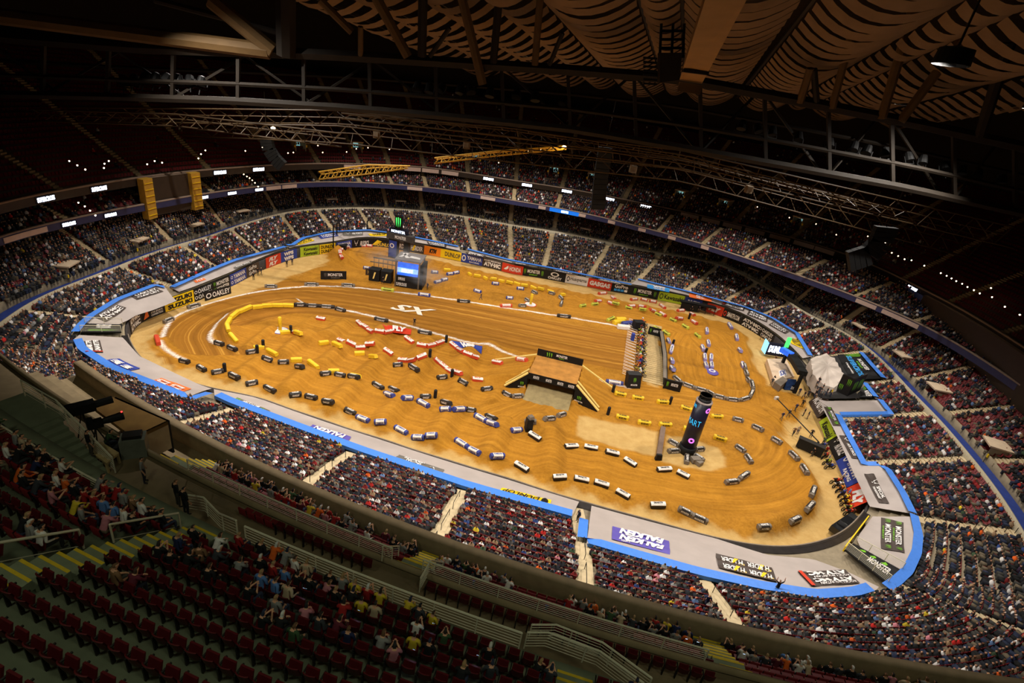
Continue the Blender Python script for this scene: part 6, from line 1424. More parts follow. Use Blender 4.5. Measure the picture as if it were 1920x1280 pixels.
# guard rails
def nrail(label, pts, h=1.05, bars=5, loop=False):
    """pts: floor points along the rail"""
    pts = [np.array(p, float) for p in pts]; o = empty('guard_rail', pts[0]); tag(o, label, 'railing', 'cream guard rails of the near deck'); q = [p - pts[0] for p in pts]
    up = lambda f: [p + np.array([0, 0, h * f]) for p in q]
    MB().tube(up(1.0), .045, 6).build('top_rail', mrailw, o)
    for k in range(bars): MB().tube(up(.16 + .66 * k / max(bars - 1, 1)), .014, 5).build('bar', mrailw, o)
    s = 0.0; L = sum(np.linalg.norm(b - a) for a, b in zip(q[:-1], q[1:])); n = max(2, int(L / 1.7) + 1); qq = resample(np.array(q), n)
    for p in qq: MB().bar(p, p + np.array([0, 0, h]), .05).build('post', mrailw, o)
    return o
arc = lambda p0, p1, R, z: [NP(a, R, z) for a in np.linspace(p0, p1, max(2, int(abs(p1 - p0) * 1.2) + 2))]
zr1 = ZW + .3
ps = lambda x, y, z: npsi(P(x, y, z))
nrail('long cream rail behind the front rows, left of the yellow stairs', arc(ps(345, 866, 23), ps(736, 1029, 23), R1, zr1), .75)
nrail('long cream rail behind the front rows, right of the yellow stairs', arc(ps(793, 1052, 23), ps(1330, 1226, 23), R1, zr1), .75)
nrail('cream rail of the right seat block, running below the seated crowd', arc(ps(462, 985, 25.5), ps(978, 1190, 25.5), R2 + .05, KZ(0)), .95)
nrail('cream rail along the front of the left seat block', arc(ps(-40, 785, 25.5), ps(268, 957, 25.5), R2 + 1.25, KZ(1) - .4), .95, 5)
nrail('cream side rail of the walkway stairs, left of the steps', [NP(PF[1] - .55, R1 + .2, ZW + .2), NP(PF[1] - .55, R1 - 1.6, FR[2][1] + .3)], .95)
nrail('cream side rail of the walkway stairs, right of the steps', [NP(PF[1] + .5, R1 + .9, ZW), NP(PF[1] + .5, R1 - .2, ZW), NP(PF[1] + .5, R1 - 2.2, FR[1][1] + .2)], .95)
nrail('cream rail round the landing at the top of the long flight', [NP(ps(275, 950, 24), R2 - 1.6, ZW + .3), NP(ps(375, 935, 24), R2 - 1.5, ZW + .9), NP(ps(430, 955, 24), R2 - .9, ZW + 1.2), NP(ps(456, 980, 25), R2 - .1, KZ(0) - .2)], 1.05)
nrail('cream hand rail beside the long flight, upper part', [NP(PA1 - .35, KR(k), KZ(k)) for k in (.5, 3.2)], .9, 1)
nrail('cream hand rail beside the long flight, lower part', [NP(PA1 - .35, KR(k), KZ(k)) for k in (4.2, 7.0)], .9, 1)
nrail('angled cream rail of the lower right stair well', [P(*q, ZW + 1.5) for q in ((982, 1215), (1020, 1215), (1115, 1250), (1195, 1310))], 1.0)
nrail('cream rail on the far side of the lower right stair well', [P(*q, ZW + 1.2) for q in ((990, 1200), (1035, 1200), (1120, 1233), (1210, 1300))], 1.0)
# flight and rails at the left edge of the picture
tp, bt = P(62, 800, 24.0), P(160, 905, 22.1)
o = empty('side_stairs', bt); tag(o, 'grey concrete stairs with twin rails at the left edge', 'stairs'); d = tp - bt; hd_ = math.atan2(d[1], d[0]); nst = 9; Ld = float(np.hypot(d[0], d[1]))
for k in range(nst):
    c = d * (k + .5) / nst; MB().box((c[0], c[1], c[2] - .25), (Ld / nst * 1.02, 2.3, .5), hd_).build('step', mcg, o)
MB().box(tuple(d * 1.0 + np.array([math.cos(hd_), math.sin(hd_), 0]) * 1.8 + np.array([0, 0, -.2])), (3.6, 3.0, .4), hd_).build('landing', mcg, o)
sd = np.array([-math.sin(hd_), math.cos(hd_), 0]) * 1.25
for s, lab in ((-1, 'cream twin rail on the field side of the grey left stairs'), (1, 'cream rail on the seat side of the grey left stairs')):
    f = np.array([math.cos(hd_), math.sin(hd_), 0]); nrail(lab, [bt + sd * s - f * .4, tp + sd * s, tp + sd * s + f * 3.2], 1.05)
# ------------------------------------------------------------------ seats of the near deck
mseat2 = mat('near_seat_red', (84, 18, 22), .5, .12, 3)
_sb = MB(); nn_ = 5
for i in range(nn_): pass
def seat_parts():
    n = 6; V = []; F = []
    for j, (z, y0) in enumerate(((.42, -.02), (.62, -.07), (.86, -.12))):
        for i in range(n):
            u = i / (n - 1) * 2 - 1; V.append((u * (.235 - .02 * j), y0 + .07 * u * u, z - (.05 * u * u if j == 2 else 0)))
    F = [(j * n + i, j * n + i + 1, (j + 1) * n + i + 1, (j + 1) * n + i) for j in range(2) for i in range(n - 1)]
    m = len(V); V += [(x, y - .035, z) for x, y, z in V]; F += [tuple(q + m for q in f[::-1]) for f in F]
    F += [(2 * n + i, 2 * n + i + 1, 2 * n + i + 1 + m, 2 * n + i + m) for i in range(n - 1)]
    back = MB().add(V, F).data('backrest', mseat2)
    pan = MB().add([(-.21, .02, .44), (.21, .02, .44), (.2, .12, .80), (-.2, .12, .80), (-.21, .07, .42), (.21, .07, .42), (.2, .18, .79), (-.2, .18, .79)], [(0, 1, 2, 3), (7, 6, 5, 4), (0, 4, 5, 1), (2, 6, 7, 3), (1, 5, 6, 2), (3, 7, 4, 0)]).data('seat_pan', mseat2)
    leg = MB().box((-.25, -.02, .28), (.05, .1, .56)).box((-.25, .12, .6), (.045, .34, .05)).data('stadium_seat', mdark)
    return leg, back, pan
SP = seat_parts()
def in_frame(p, m=10):
    q = p - CAM; w = q @ FW
    if w < 1: return False
    u, v = q @ RT / w * FPX, -(q @ UP) / w * FPX; x, y = 960 + _cr * u - _sr * v, 640 + _sr * u + _cr * v
    return -m < x < 1920 + m and -m < y < 1280 + m
def pix(p):
    q = p - CAM; w = q @ FW; u, v = q @ RT / w * FPX, -(q @ UP) / w * FPX; return 960 + _cr * u - _sr * v, 640 + _sr * u + _cr * v
NS = []      # every seat of the near deck: row name, seat number, place, heading, psi
ROWS = [('main', k, KR(k) + .32, KZ(k)) for k in range(13)] + [('front', k, r + .3, z) for k, (r, z) in enumerate(FR)] + [('walk', 0, R1 + .95, ZW)]
for nm, k, R, z in ROWS:
    step = math.degrees(.55 / R); ss = np.arange(PS0 + 1, PS1 - 1, step)
    for j, a in enumerate(ss):
        g = .72 / R * 57.3
        if nm == 'main' and (abs(a - PA1) < g or abs(a - PA2) < g): continue
        if nm == 'main' and k == 0 and a < ps(462, 985, 25.5): continue
        if nm == 'front' and any(abs(a - q) < g * 1.1 for q in PF): continue
        if nm == 'walk' and (any(abs(a - q) < g * 2 for q in PF) or a < ps(480, 930, 22.5)): continue
        if nm != 'main' and a < ps(345, 855, 22): continue
        p = NP(a, R, z)
        if not in_frame(p + np.array([0, 0, .6]), 40): continue
        NS.append([nm, k, j, p, math.radians(a) + math.pi, a, False])
print('near seats', len(NS))
# ---- people on the near deck: named ones first, then the rest
NP_COUNT = {}
ROWNAME = {('front', 0): 'front ledge row', ('front', 1): 'second ledge row', ('front', 2): 'third ledge row', ('front', 3): 'fourth ledge row', ('walk', 0): 'walkway row'}
def rowname(nm, k): return ROWNAME.get((nm, k)) or '%s main row' % ordw(k + 1)
PEOPLE = []
def sit(s, shirt, word, pose):
    s[6] = True; PEOPLE.append((s, shirt, word, pose))
PICK = [(40, 1003, 'grey'), (82, 1017, 'white'), (190, 1092, 'brown'), (232, 1122, 'maroon'), (285, 1045, 'black'), (332, 1022, 'navy'), (406, 1022, 'white'), (437, 1002, 'red'), (447, 1082, 'grey'), (477, 1107, 'light blue'), (450, 1134, 'black'), (345, 1057, 'black'),
        (522, 1044, 'grey'), (540, 1059, 'white'), (562, 1067, 'tan'), (615, 1087, 'black'), (637, 1102, 'grey'), (630, 1132, 'black'), (652, 1137, 'black'), (675, 1109, 'yellow'), (701, 1114, 'red'), (722, 1124, 'yellow'), (745, 1147, 'yellow'), (495, 1112, 'light blue'), (562, 1147, 'pink'),
        (612, 1174, 'maroon'), (642, 1182, 'navy'), (702, 1212, 'grey'), (735, 1222, 'pink'), (762, 1194, 'white'), (800, 1237, 'black'), (500, 1154, 'grey'), (525, 1174, 'black'), (555, 1182, 'green'), (870, 1267, 'black'), (915, 1242, 'black'), (375, 1062, 'charcoal'), (395, 1075, 'black'), (300, 1062, 'black'),
        (360, 1045, 'brown'), (930, 1275, 'charcoal'), (590, 1187, 'charcoal'), (25, 830, 'grey'), (55, 850, 'charcoal'), (75, 880, 'black'), (100, 905, 'white'), (115, 930, 'orange'), (150, 925, 'red'), (185, 950, 'light blue'), (135, 955, 'yellow'), (30, 920, 'black'), (10, 895, 'orange'), (220, 975, 'white'), (165, 935, 'red'), (265, 985, 'black'), (285, 990, 'black'), (240, 965, 'brown'), (60, 925, 'charcoal')]
SW = {w: c for c, w, _ in SHIRT_WORDS}
def hit(px, py):
    d = ray(px, py); best = None
    for s in NS:
        if s[6]: continue
        q = s[3] + np.array([0, 0, .75]) - CAM; t = q @ d / (d @ d); e = np.linalg.norm(q - t * d)
        if best is None or e < best[0]: best = (e, s)
    return best
for x, y, w in PICK:
    b = hit(x, y)
    if b and b[0] < .9: sit(b[1], SW[w], w, ['sit_lap', 'sit_lean', 'sit_phone', 'sit_turn'][rng.integers(0, 4)])
for s in NS:
    if s[6]: continue
    x, y = pix(s[3] + np.array([0, 0, .7])); nm, k = s[0], s[1]
    pr = 0.0
    if nm == 'front': pr = .78 if not 960 < x < 1055 else 0
    elif nm == 'walk': pr = .35
    elif s[5] < PA1: pr = .5 if k < 4 else .12
    elif k <= 1: pr = .42 if x < 900 else .1
    elif k <= 4: pr = .3 if x > 520 else .12
    elif k <= 6: pr = .1 if x > 480 else 0
    if rng.random() < pr and len(PEOPLE) < 205:
        c, w, _ = pick_shirt(); sit(s, c, w, ['sit_lap', 'sit_lean', 'sit_phone', 'sit_turn', 'sit_lap'][rng.integers(0, 5)])
cnt = {}
for s, c, w, pose in sorted(PEOPLE, key=lambda q: (q[0][0], q[0][1], q[0][5])):
    key = (s[0], s[1], w); cnt[key] = cnt.get(key, 0) + 1
    f = s[3] + np.array([math.cos(s[4]), math.sin(s[4]), 0]) * .1
    person(pose, f, s[4] + rng.normal(0, .2), '%s in %s, %s from left, %s, near deck' % ('seated person', w, ordw(cnt[key]), rowname(s[0], s[1])), c, 'spectators on the near upper deck', rng.uniform(.95, 1.06))
# seats: the three hundred that show largest singly, the others joined
empt = [s for s in NS]
empt.sort(key=lambda s: np.linalg.norm(s[3] - CAM) + (6 if s[6] else 0)); cnt = {}
single = sorted(empt[:290], key=lambda s: (s[0], s[1], s[5]))
for s in single:
    key = (s[0], s[1]); cnt[key] = cnt.get(key, 0) + 1
    o = link('stadium_seat', SP[0]); o.location = s[3]; o.rotation_euler = (0, 0, s[4] - math.pi / 2); link('backrest', SP[1], o); link('seat_pan', SP[2], o)
    tag(o, '%s red seat, %s from left, %s, near deck' % ('occupied' if s[6] else 'empty', ordw(cnt[key]), rowname(*key)), 'seat', 'red seats of the near deck')
rest = np.array([[*s[3], s[4]] for s in empt[290:]]); SEATS.append(rest)
# lit phones in the dark
mphone = mat('phone_glow', (190, 214, 255), .4, 0, 3, emit=5.0)
for i, (x, y) in enumerate([(605, 985), (545, 1116), (630, 1164), (780, 1174), (779, 1216), (872, 1254), (1297, 1169), (1314, 1206), (1005 + 360, 1215)]):
    b = hit(x, y + 12); s = b[1]; p = s[3] + np.array([math.cos(s[4]), math.sin(s[4]), 0]) * .42 + np.array([0, 0, .98])
    o = empty('phone', p, s[4] + math.pi / 2); tag(o, 'lit phone in the %s, %s' % (rowname(s[0], s[1]), ['far left', 'left of the pink top', 'below the black jersey', 'beside the white hood', 'right of the pink top', 'at the bottom edge', 'near the ledge', 'by the right steps', 'at the far right'][i]), 'phone', 'lit phones on the near deck')
    MB().box((0, 0, 0), (.09, .012, .17), rot=[[1, 0, 0], [0, .8, .6], [0, -.6, .8]]).build('case', mblack, o); MB().box((0, .008, .006), (.08, .01, .15), rot=[[1, 0, 0], [0, .8, .6], [0, -.6, .8]]).build('screen', mphone, o)

# black centre rails on the pale near aisles
for i, (b_, t_) in enumerate(AISLES):
    d_ = (b_ + 180) % 360 - 180
    if not (-148 < d_ < -20): continue
    rows_ = 26 if d_ < -45 else 13; pts_ = []
    for f in np.linspace(.12, .98, 14):
        a_ = b_ + (t_ - b_) * f; r_ = float(WALL(a_) + .3 + (CONC(a_) - WALL(a_) - .3) * f)
        if r_ < float(BLUE(a_)) + .5: continue
        pts_.append(np.array([*XY(a_, r_), WALLH + .1 + (float(zconc(a_)) - WALLH - .1) * f]))
    if len(pts_) < 4: continue
    o = empty('aisle_handrail', pts_[0]); tag(o, 'slim dark centre rail on the %s pale aisle of the near and right stands' % ordw(i - 16), 'railing', 'centre rails on the pale aisles'); q_ = [p - pts_[0] for p in pts_]
    for k in range(0, len(q_) - 2, 3): MB().tube([q_[k] + np.array([0, 0, .95]), q_[k + 2] + np.array([0, 0, .95])], .035, 5).build('rail', mdark, o)
    for k in range(len(q_)):
        if k % 3 != 1: MB().bar(q_[k], q_[k] + np.array([0, 0, .95]), .05).build('post', mdark, o)
# ------------------------------------------------------------------ under the roof: drapes, trusses, catwalk, lamps, speakers, scoreboards
def VP(px, py, y0, k=0.0):
    """where the sight line through a pixel meets the upright plane y = y0 + k x"""
    d = ray(px, py); t = y0 / (d[1] - k * d[0]); return CAM + d * t
def depth(px, py, dd): return CAM + ray(px, py) * dd
mdrape = mat('drape_cloth', (118, 96, 72), .9, .1, .6)
mbeam = mat('roof_steel_tan', (100, 76, 44), .7, .12, .8)
mbeamd = mat('roof_steel_brown', (36, 28, 19), .7, .15, .8)
mlat = mat('lattice_steel', (70, 52, 28), .6, .15, 1.0)
mgold_lit = mat('gold_and_lit_lattice', (206, 158, 56), .5, .1, 1.5)  # warm lamplight put into the trusses' colour; the scoreboard towers are gold
# fabric strips hung in bays across the roof
AX, BX = np.array([.245, .97]), np.array([.97, -.245])
def drape_pt(s, t, dz=0.0): q = AX * s + BX * t; return np.array([q[0], q[1], 60.5 - .083 * s + .035 * t + dz])
COLS = [(-66, -54), (-53, -41), (-40.5, -31), (-30.5, -23), (-22.5, -10.5), (-10, -5.5), (-5, 6.5), (8, 19), (19.5, 24), (24.5, 37), (38, 49), (50, 60)]
nstrip = 0
for ci, (t0, t1) in enumerate(COLS):
    w = t1 - t0; sag = min(2.4, .24 * w); root = empty('roof_drape', drape_pt(100, (t0 + t1) / 2)); tag(root, '%s bay of sagging beige fabric strips under the roof, counting from the left' % ordw(ci + 1), 'drape', 'fabric drapes under the roof'); b = np.array(root.location)
    right = ci >= 10
    pit = 3.9 if ci > 3 else 4.6
    for s in np.arange(38 if ci > 5 else 62, 158, pit):
        if nstrip >= 298: break
        n = 9; L = 1.6; V = []; zr = 60.5 - .083 * s - 44 + .035 * t0 - sag * .6; hh = (.8 * pit - L) * (max(zr, 2.0) / s + .083)
        jit = rng.normal(0, .12)
        for e, dz in ((0, hh / 2), (L, -hh / 2)):
            for i in range(n):
                u = i / (n - 1) * 2 - 1; V.append(drape_pt(s + e, t0 + w * (u + 1) / 2, -sag * (1 - u * u) * (1 + jit * .2) + dz - (.5 if right and i % 4 == 0 else 0)) - b)
        F = [(i, i + 1, n + i + 1, n + i) for i in range(n - 1)]
        link('fabric_strip', mesh_np('fabric_strip', V, F, mdrape, smooth=True), root); nstrip += 1
    o = MB().bar(drape_pt(30, t0 - .3, .5) - b, drape_pt(160, t0 - .3, .5) - b, .35, .5).build('hanger_beam', mbeamd, root)
print('strips', nstrip)
# main catwalk truss
TK = 0.03
TT = [(-40, 66), (0, 70), (250, 90), (520, 99), (640, 104), (860, 118), (1080, 132), (1278, 148), (1480, 185), (1700, 228), (1960, 284)]
TBt = [(-40, 176), (0, 177), (200, 181), (420, 188), (638, 201), (860, 220), (1080, 243), (1280, 277), (1480, 312), (1700, 352), (1960, 410)]
yT = 80.0
top = resample([VP(*p, yT, TK) for p in TT], 34); bot = resample([VP(*p, yT, TK) for p in TBt], 34)
ct = empty('catwalk_truss', bot[0]); tag(ct, 'long dark catwalk truss crossing the whole roof space', 'truss'); b = np.array(ct.location); bk = np.array([0, 3.2, 0])
MB().tube(top - b, .75, 6).build('top_chord', mbeamd, ct); MB().tube(bot - b, .55, 6).build('bottom_chord', mbeamd, ct); MB().tube(top + bk - b, .5, 6).build('back_chord', mbeamd, ct)
mid = (top * .35 + bot * .65); MB().tube(mid - b, .3, 5).build('catwalk_rail', mbeamd, ct); MB().tube(top * .6 + bot * .4 + bk - b, .25, 5).build('catwalk_rail', mbeamd, ct)
mb = MB()
for i in range(33): mb.add([bot[i] - b, bot[i + 1] - b, bot[i + 1] + bk - b, bot[i] + bk - b, bot[i] - b - np.array([0, 0, .2]), bot[i + 1] - b - np.array([0, 0, .2]), bot[i + 1] + bk - b - np.array([0, 0, .2]), bot[i] + bk - b - np.array([0, 0, .2])], [(0, 1, 2, 3), (7, 6, 5, 4), (0, 4, 5, 1)])
mb.build('walk_deck', mbeamd, ct)
for i in range(0, 34, 2): MB().bar(top[i] - b, bot[i] - b, .45).build('post', mbeamd, ct)
for i in range(0, 32, 4): MB().bar(top[i] - b, bot[i + 2] + bk - b, .3).build('diagonal', mbeamd, ct)
for i in range(2, 32, 4): MB().bar(bot[i] - b, top[i + 2] + bk - b, .3).build('diagonal', mbeamd, ct)
# big theatre lamps on the catwalk
ld = MB().lathe((0, 0, 0), [(.15, -.7), (.5, -.55), (.62, .1), (.66, .6), (.55, .6)], 12).data('theatre_lamp', mblack); yk = MB().bar((-.8, 0, 0), (-.8, 0, 1.0), .1).bar((.8, 0, 0), (.8, 0, 1.0), .1).bar((-.8, 0, 1.0), (.8, 0, 1.0), .1).bar((0, 0, 1.0), (0, 0, 1.9), .1).data('yoke', mblack)
lens_d = MB().lathe((0, 0, .5), [(.02, 0), (.56, .02), (.56, .06)], 12).data('lens', mat('lamp_glass', (60, 58, 56), .15, .05, 3))
LP = [(232, 150), (252, 148), (272, 146), (292, 145), (312, 146), (334, 148), (356, 150), (378, 152), (783, 163), (805, 165), (828, 165), (863, 167), (882, 168), (919, 173), (969, 177), (1004, 181), (1058, 190), (1392, 234), (1421, 240), (1448, 245), (1497, 256), (1555, 268), (1601, 274), (1626, 281), (1660, 285), (1703, 294), (1730, 299), (1772, 311), (1804, 318), (1833, 325), (1878, 335)]
for i, (x, y) in enumerate(LP):
    p = VP(x, y, yT + 1.2, TK); o = link('theatre_lamp', ld); o.location = p; o.rotation_euler = (math.radians(150 + 12 * math.sin(i * 3)), .2 * math.sin(i * 2), .4 * math.cos(i)); link('yoke', yk, o); link('lens', lens_d, o)
    tag(o, '%s unlit black theatre lamp on the catwalk truss, counting from the left' % ordw(i + 1), 'lamp', 'unlit lamps on the catwalk')
# hoods added round the floodlights to hide their bright discs from the camera
hood = MB().lathe((0, 0, 0), [(.25, .75), (1.15, .55), (1.25, -.5), (1.2, -.5), (1.1, .45), (.2, .6)], 18, cap=False).data('added_flood_hood', mblack)
hang = MB().bar((0, 0, .7), (0, 0, 4.5), .12).bar((-.9, 0, .6), (.9, 0, .6), .1).data('hanger', mdark)
for i, (p_, a_) in enumerate(SPOTS):
    o = link('added_flood_hood', hood); o.location = p_; link('hanger', hang, o); tag(o, '%s added hood over a floodlight under the roof, counting from the left end' % ordw(i + 1), 'lamp', 'added floodlight hoods under the roof')
# thin lattice trusses farther off
def lattice(label, tp, bp, y0, n, m, w=.22, dpt=2.0, k=0.0):
    a = resample([VP(*p, y0, k) for p in tp], n); c = resample([VP(*p, y0, k) for p in bp], n); o = empty('lattice_truss', c[0]); tag(o, label, 'truss', 'lattice trusses under the roof'); b = np.array(o.location); bk = np.array([0, dpt, 0])
    MB().tube(a - b, w * .6, 5).build('chord', m, o); MB().tube(c - b, w * .6, 5).build('chord', m, o); MB().tube((a + c) / 2 + bk - b, w * .5, 5).build('chord', m, o)
    for i in range(n - 1):
        mb = MB().bar((a if i % 2 else c)[i] - b, (c if i % 2 else a)[i + 1] - b, w * .6); mb.bar(((a + c) / 2 + bk)[i] - b, (c if i % 2 else a)[i] - b, w * .45); mb.build('web', m, o)
    return o
lattice('long brown lattice truss just below the catwalk', [(20, 200), (640, 207), (1280, 282), (1900, 425)], [(20, 224), (640, 236), (1280, 316), (1900, 465)], 98, 52, mlat)
lattice('second brown lattice truss, lower and farther than the catwalk', [(180, 226), (640, 232), (1280, 300), (1850, 445)], [(180, 246), (640, 268), (1280, 340), (1850, 492)], 112, 46, mlat)
lattice('third brown lattice truss above the far upper deck', [(640, 212), (960, 240), (1280, 290), (1700, 395)], [(640, 222), (960, 256), (1280, 306), (1700, 412)], 88, 44, mlat, .2, 3)
lattice('faint fourth lattice truss towards the left upper deck', [(60, 205), (330, 214), (640, 250)], [(60, 226), (330, 236), (640, 275)], 90, 26, mlat)
lattice('lit golden truss hanging over the far left corner', [(598, 322), (690, 309), (765, 311)], [(598, 336), (690, 326), (765, 315)], 126, 22, mgold_lit, .3)
lattice('lit golden truss hanging above the far upper deck', [(815, 296), (930, 283), (1062, 274)], [(815, 306), (930, 292), (1062, 279)], 118, 22, mgold_lit, .3)
# beams and struts of the roof
BEAMS = [((-20, 28), (505, 96), 2.0, 'thick tan beam sloping along the upper left', 0), ((395, 0), (512, 96), 2.0, 'tan strut meeting the thick beam', 0), ((535, -10), (537, 104), 2.6, 'upright dark roof column at the left', 1), ((705, -5), (765, 106), 1.3, 'slanting tan strut left of centre', 0), ((793, -5), (791, 106), 1.2, 'upright brown strut left of centre', 1), ((866, -5), (905, 158), 1.2, 'long slanting tan strut at centre', 0), ((936, -5), (925, 118), 1.0, 'upright dark strut at centre', 1), ((1013, -5), (1003, 122), .9, 'slim tan strut right of centre', 0), ((843, 52), (806, 106), .6, 'short brace left of the centre strut', 1), ((1055, 62), (1030, 122), .6, 'short brace right of the centre strut', 1), ((676, 50), (676, 104), .7, 'short upright post left of centre', 0),
         ((1713, 15), (1653, 222), 1.2, 'slanting tan strut in the upper right', 0), ((1597, 62), (1560, 203), 1.0, 'slim strut before the right drapes', 0), ((1520, 128), (1500, 192), 1.0, 'short post beside the right drapes', 0), ((1835, 30), (1688, 228), 1.2, 'golden diagonal strut in the upper right', 0), ((1893, 80), (1836, 256), 1.4, 'dark strut near the right edge', 1), ((1526, 130), (1531, 190), .8, 'dark post beside the right drapes', 1), ((600, 0), (660, 60), 1.0, 'tan brace above the left column', 0), ((290, 0), (520, 60), .8, 'thin brace across the upper left', 1)]
for a, c, w, lab, k in BEAMS:
    p, q = VP(*a, yT - 2, TK), VP(*c, yT - .5, TK); o = MB().tube([p, p * .5 + q * .5, q], w * .5, 8).build('roof_strut', mbeamd if k else mbeam); tag(o, lab + ' of the roof space', 'strut', 'struts under the roof')
# hanging box duct with ladder and platform
n0, n1 = depth(1324, -6, 30), depth(1403, -6, 30); f0, f1 = depth(1274, 150, 56), depth(1316, 157, 56); du = empty('box_girder', f0); tag(du, 'broad tan box girder coming down from the top of the picture', 'girder'); b = np.array(f0); up = np.array([0, 0, 2.6])
mb = MB(); mb.add([q - b for q in (f0, f1, n1, n0)] + [q - b + up for q in (f0, f1, n1, n0)], [(0, 1, 2, 3), (7, 6, 5, 4), (0, 4, 5, 1), (1, 5, 6, 2), (3, 2, 6, 7), (0, 3, 7, 4)]); mb.build('shell', mat('girder_tan', (140, 104, 56), .7, .12, .5), du)
g = f0 * .78 + n0 * .22, f1 * .78 + n1 * .22; MB().bar(g[0] - b - np.array([0, 0, .1]), g[1] - b - np.array([0, 0, .1]), .9, .3).build('seam_band', mbeamd, du)
MB().bar(f0 - b + np.array([0, -.3, -.6]), f1 - b + np.array([0, -.3, -.6]), .5, .9).build('end_plate', mbeam, du)
pl = empty('maintenance_platform', VP(1235, 150, yT - 3)); tag(pl, 'dark railed platform with ladder beside the box girder', 'platform'); b = np.array(pl.location)
c4 = [VP(*q, yT - 3) - b for q in ((1233, 100), (1275, 100), (1270, 150), (1233, 155))]; MB().slab(c4, 1.5).build('cabinet', mbeamd, pl)
for k in range(4): MB().bar(VP(1240, 58 + 16 * k, yT - 3) - b, VP(1283, 58 + 16 * k, yT - 3) - b, .3).build('rail', mblack, pl)
for x in (1240, 1262, 1283): MB().bar(VP(x, 44, yT - 3) - b, VP(x - 3, 108, yT - 3) - b, .3).build('rail_post', mblack, pl)
for k in range(7): MB().bar(VP(1206, 108 + 8 * k, yT - 3) - b, VP(1232, 110 + 8 * k, yT - 3) - b, .25).build('rung', mblack, pl)
# line-array loudspeakers
def array(label, pts, w, y0, n):
    q = resample([VP(*p, y0) for p in pts], n + 1); o = empty('speaker_array', q[0]); tag(o, label, 'loudspeaker', 'hanging loudspeaker arrays'); b = np.array(q[0])
    for i in range(n):
        d = q[i + 1] - q[i]; L = np.linalg.norm(d); c = (q[i] + q[i + 1]) / 2 - b; zz = -d / L; x = np.array([1.0, 0, 0]); x -= zz * (x @ zz); x /= np.linalg.norm(x); y = np.cross(zz, x)
        MB().box(c, (w, 1.1, L * .93), rot=np.stack([x, y, zz], 1)).build('cabinet', mblack, o)
    MB().tube([np.zeros(3), np.array([0, 0, 9.0])], .06, 4).build('hoist_cable', mdark, o)
array('black hanging loudspeaker column in front of the far clock board', [(1136, 276), (1127, 330), (1121, 392)], 3.0, 120, 12)
array('black curved loudspeaker array over the far left corner', [(500, 262), (504, 280), (516, 298), (530, 312)], 2.4, 112, 9)
array('black curved loudspeaker array over the right end', [(1662, 425), (1650, 455), (1628, 478), (1590, 490)], 3.6, 92, 10)
# work lamps that are lit
for x, y, y0, lab in ((512, 240, 108, 'lit work lamp on the left lattice truss'), (1058, 275, 117, 'lit work lamp on the lit golden truss')):
    p = VP(x, y, y0); o = MB().lathe((0, 0, 0), [(.05, .3), (.4, .1), (.45, -.1), (.1, -.15)], 10).build('work_lamp', mat('work_lamp_glow', (255, 214, 150), .5, 0, 2, emit=12.0)); o.location = p; tag(o, lab, 'lamp')
    l = bpy.data.lights.new('work_lamp_light', 'POINT'); l.energy, l.color, l.shadow_soft_size = 420, (1, .74, .36), .5; lo = bpy.data.objects.new('work_lamp_light', l); COL.objects.link(lo); lo.location = p + np.array([0, -1.2, -.6])
for i, (x, y) in enumerate([(706, 252), (1404, 355), (1187, 317), (875, 272)]):
    p = VP(x, y, 105); o = MB().box((0, 0, 0), (1.2, 1.0, 1.3), .2).box((0, -.55, .1), (.9, .15, .8)).build('hung_monitor', mat('monitor_case', (120, 104, 84), .6, .1, 2)); o.location = p; tag(o, '%s small pale monitor box hung from the lattice, counting from the left' % ORD[[1, 4, 3, 2][i]], 'monitor', 'monitor boxes hung from the lattice')
# scoreboards on the fascias
mscr = mat('screen_off', (66, 54, 44), .5, .08, 1.0)
def score(label, a0, a1, z0, z1, curve, m, out=.5, cols=True):
    A = np.linspace(a0, a1, 12); q = XY(A, curve(A) - out); r0 = np.array([q[0][0], q[0][1], z0]); o = empty('scoreboard', r0); tag(o, label, 'scoreboard')
    V = np.vstack([np.c_[q, np.full(12, z)] for z in (z0, z1)]) - r0; mb = MB().add(V, [(i, i + 1, i + 13, i + 12) for i in range(11)]); mb.build('screen', m, o)
    q2 = XY(A, curve(A) + .6); V = np.vstack([np.c_[q, np.full(12, z1)], np.c_[q2, np.full(12, z1)]]) - r0; MB().add(V, [(i, i + 1, i + 13, i + 12) for i in range(11)]).build('top_cover', mcap, o)
    V = np.vstack([np.c_[q, np.full(12, z0)], np.c_[q2, np.full(12, z0)]]) - r0; MB().add(V, [(i, i + 1, i + 13, i + 12) for i in range(11)]).build('bottom_cover', mdark, o)
    return o, r0
aa, ab = polar(P(284, 343, 17.8))[0], polar(P(366, 330, 17.8))[0]
o, r0 = score('blank dark scoreboard between two golden towers on the left upper fascia', aa, ab, 11.4, 18.3, UPPER, mscr, .6)
for a_ in (aa, ab):
    c = XY(a_, float(UPPER(a_)) - .7); tw_ = MB().box((c[0] - r0[0], c[1] - r0[1], 3.4), (1.2, 2.2, 7.2), math.radians(a_)).build('side_tower', mgold_lit, o)
    for k in range(6): MB().box((c[0] - r0[0] - .65 * math.cos(math.radians(a_)), c[1] - r0[1] - .65 * math.sin(math.radians(a_)), .5 + 1.15 * k), (.1, 2.0, .12), math.radians(a_)).build('slat', PM['yellow'], tw_)
a = polar(P(378, 376, 13))[0]; board('small_frame_sign', CLUB, a, 1.6, 11.9, 13.3, mpan, 'small pale square frame sign right of the left scoreboard'); 
a1_, a2_ = polar(P(1745, 555, 17.8))[0], -14 + 360
o, r0 = score('huge blank dark scoreboard hanging at the right end', a2_ - 360 if a1_ < 180 else a2_, a1_, 9.2, 17.9, UPPER, mscr, .9)
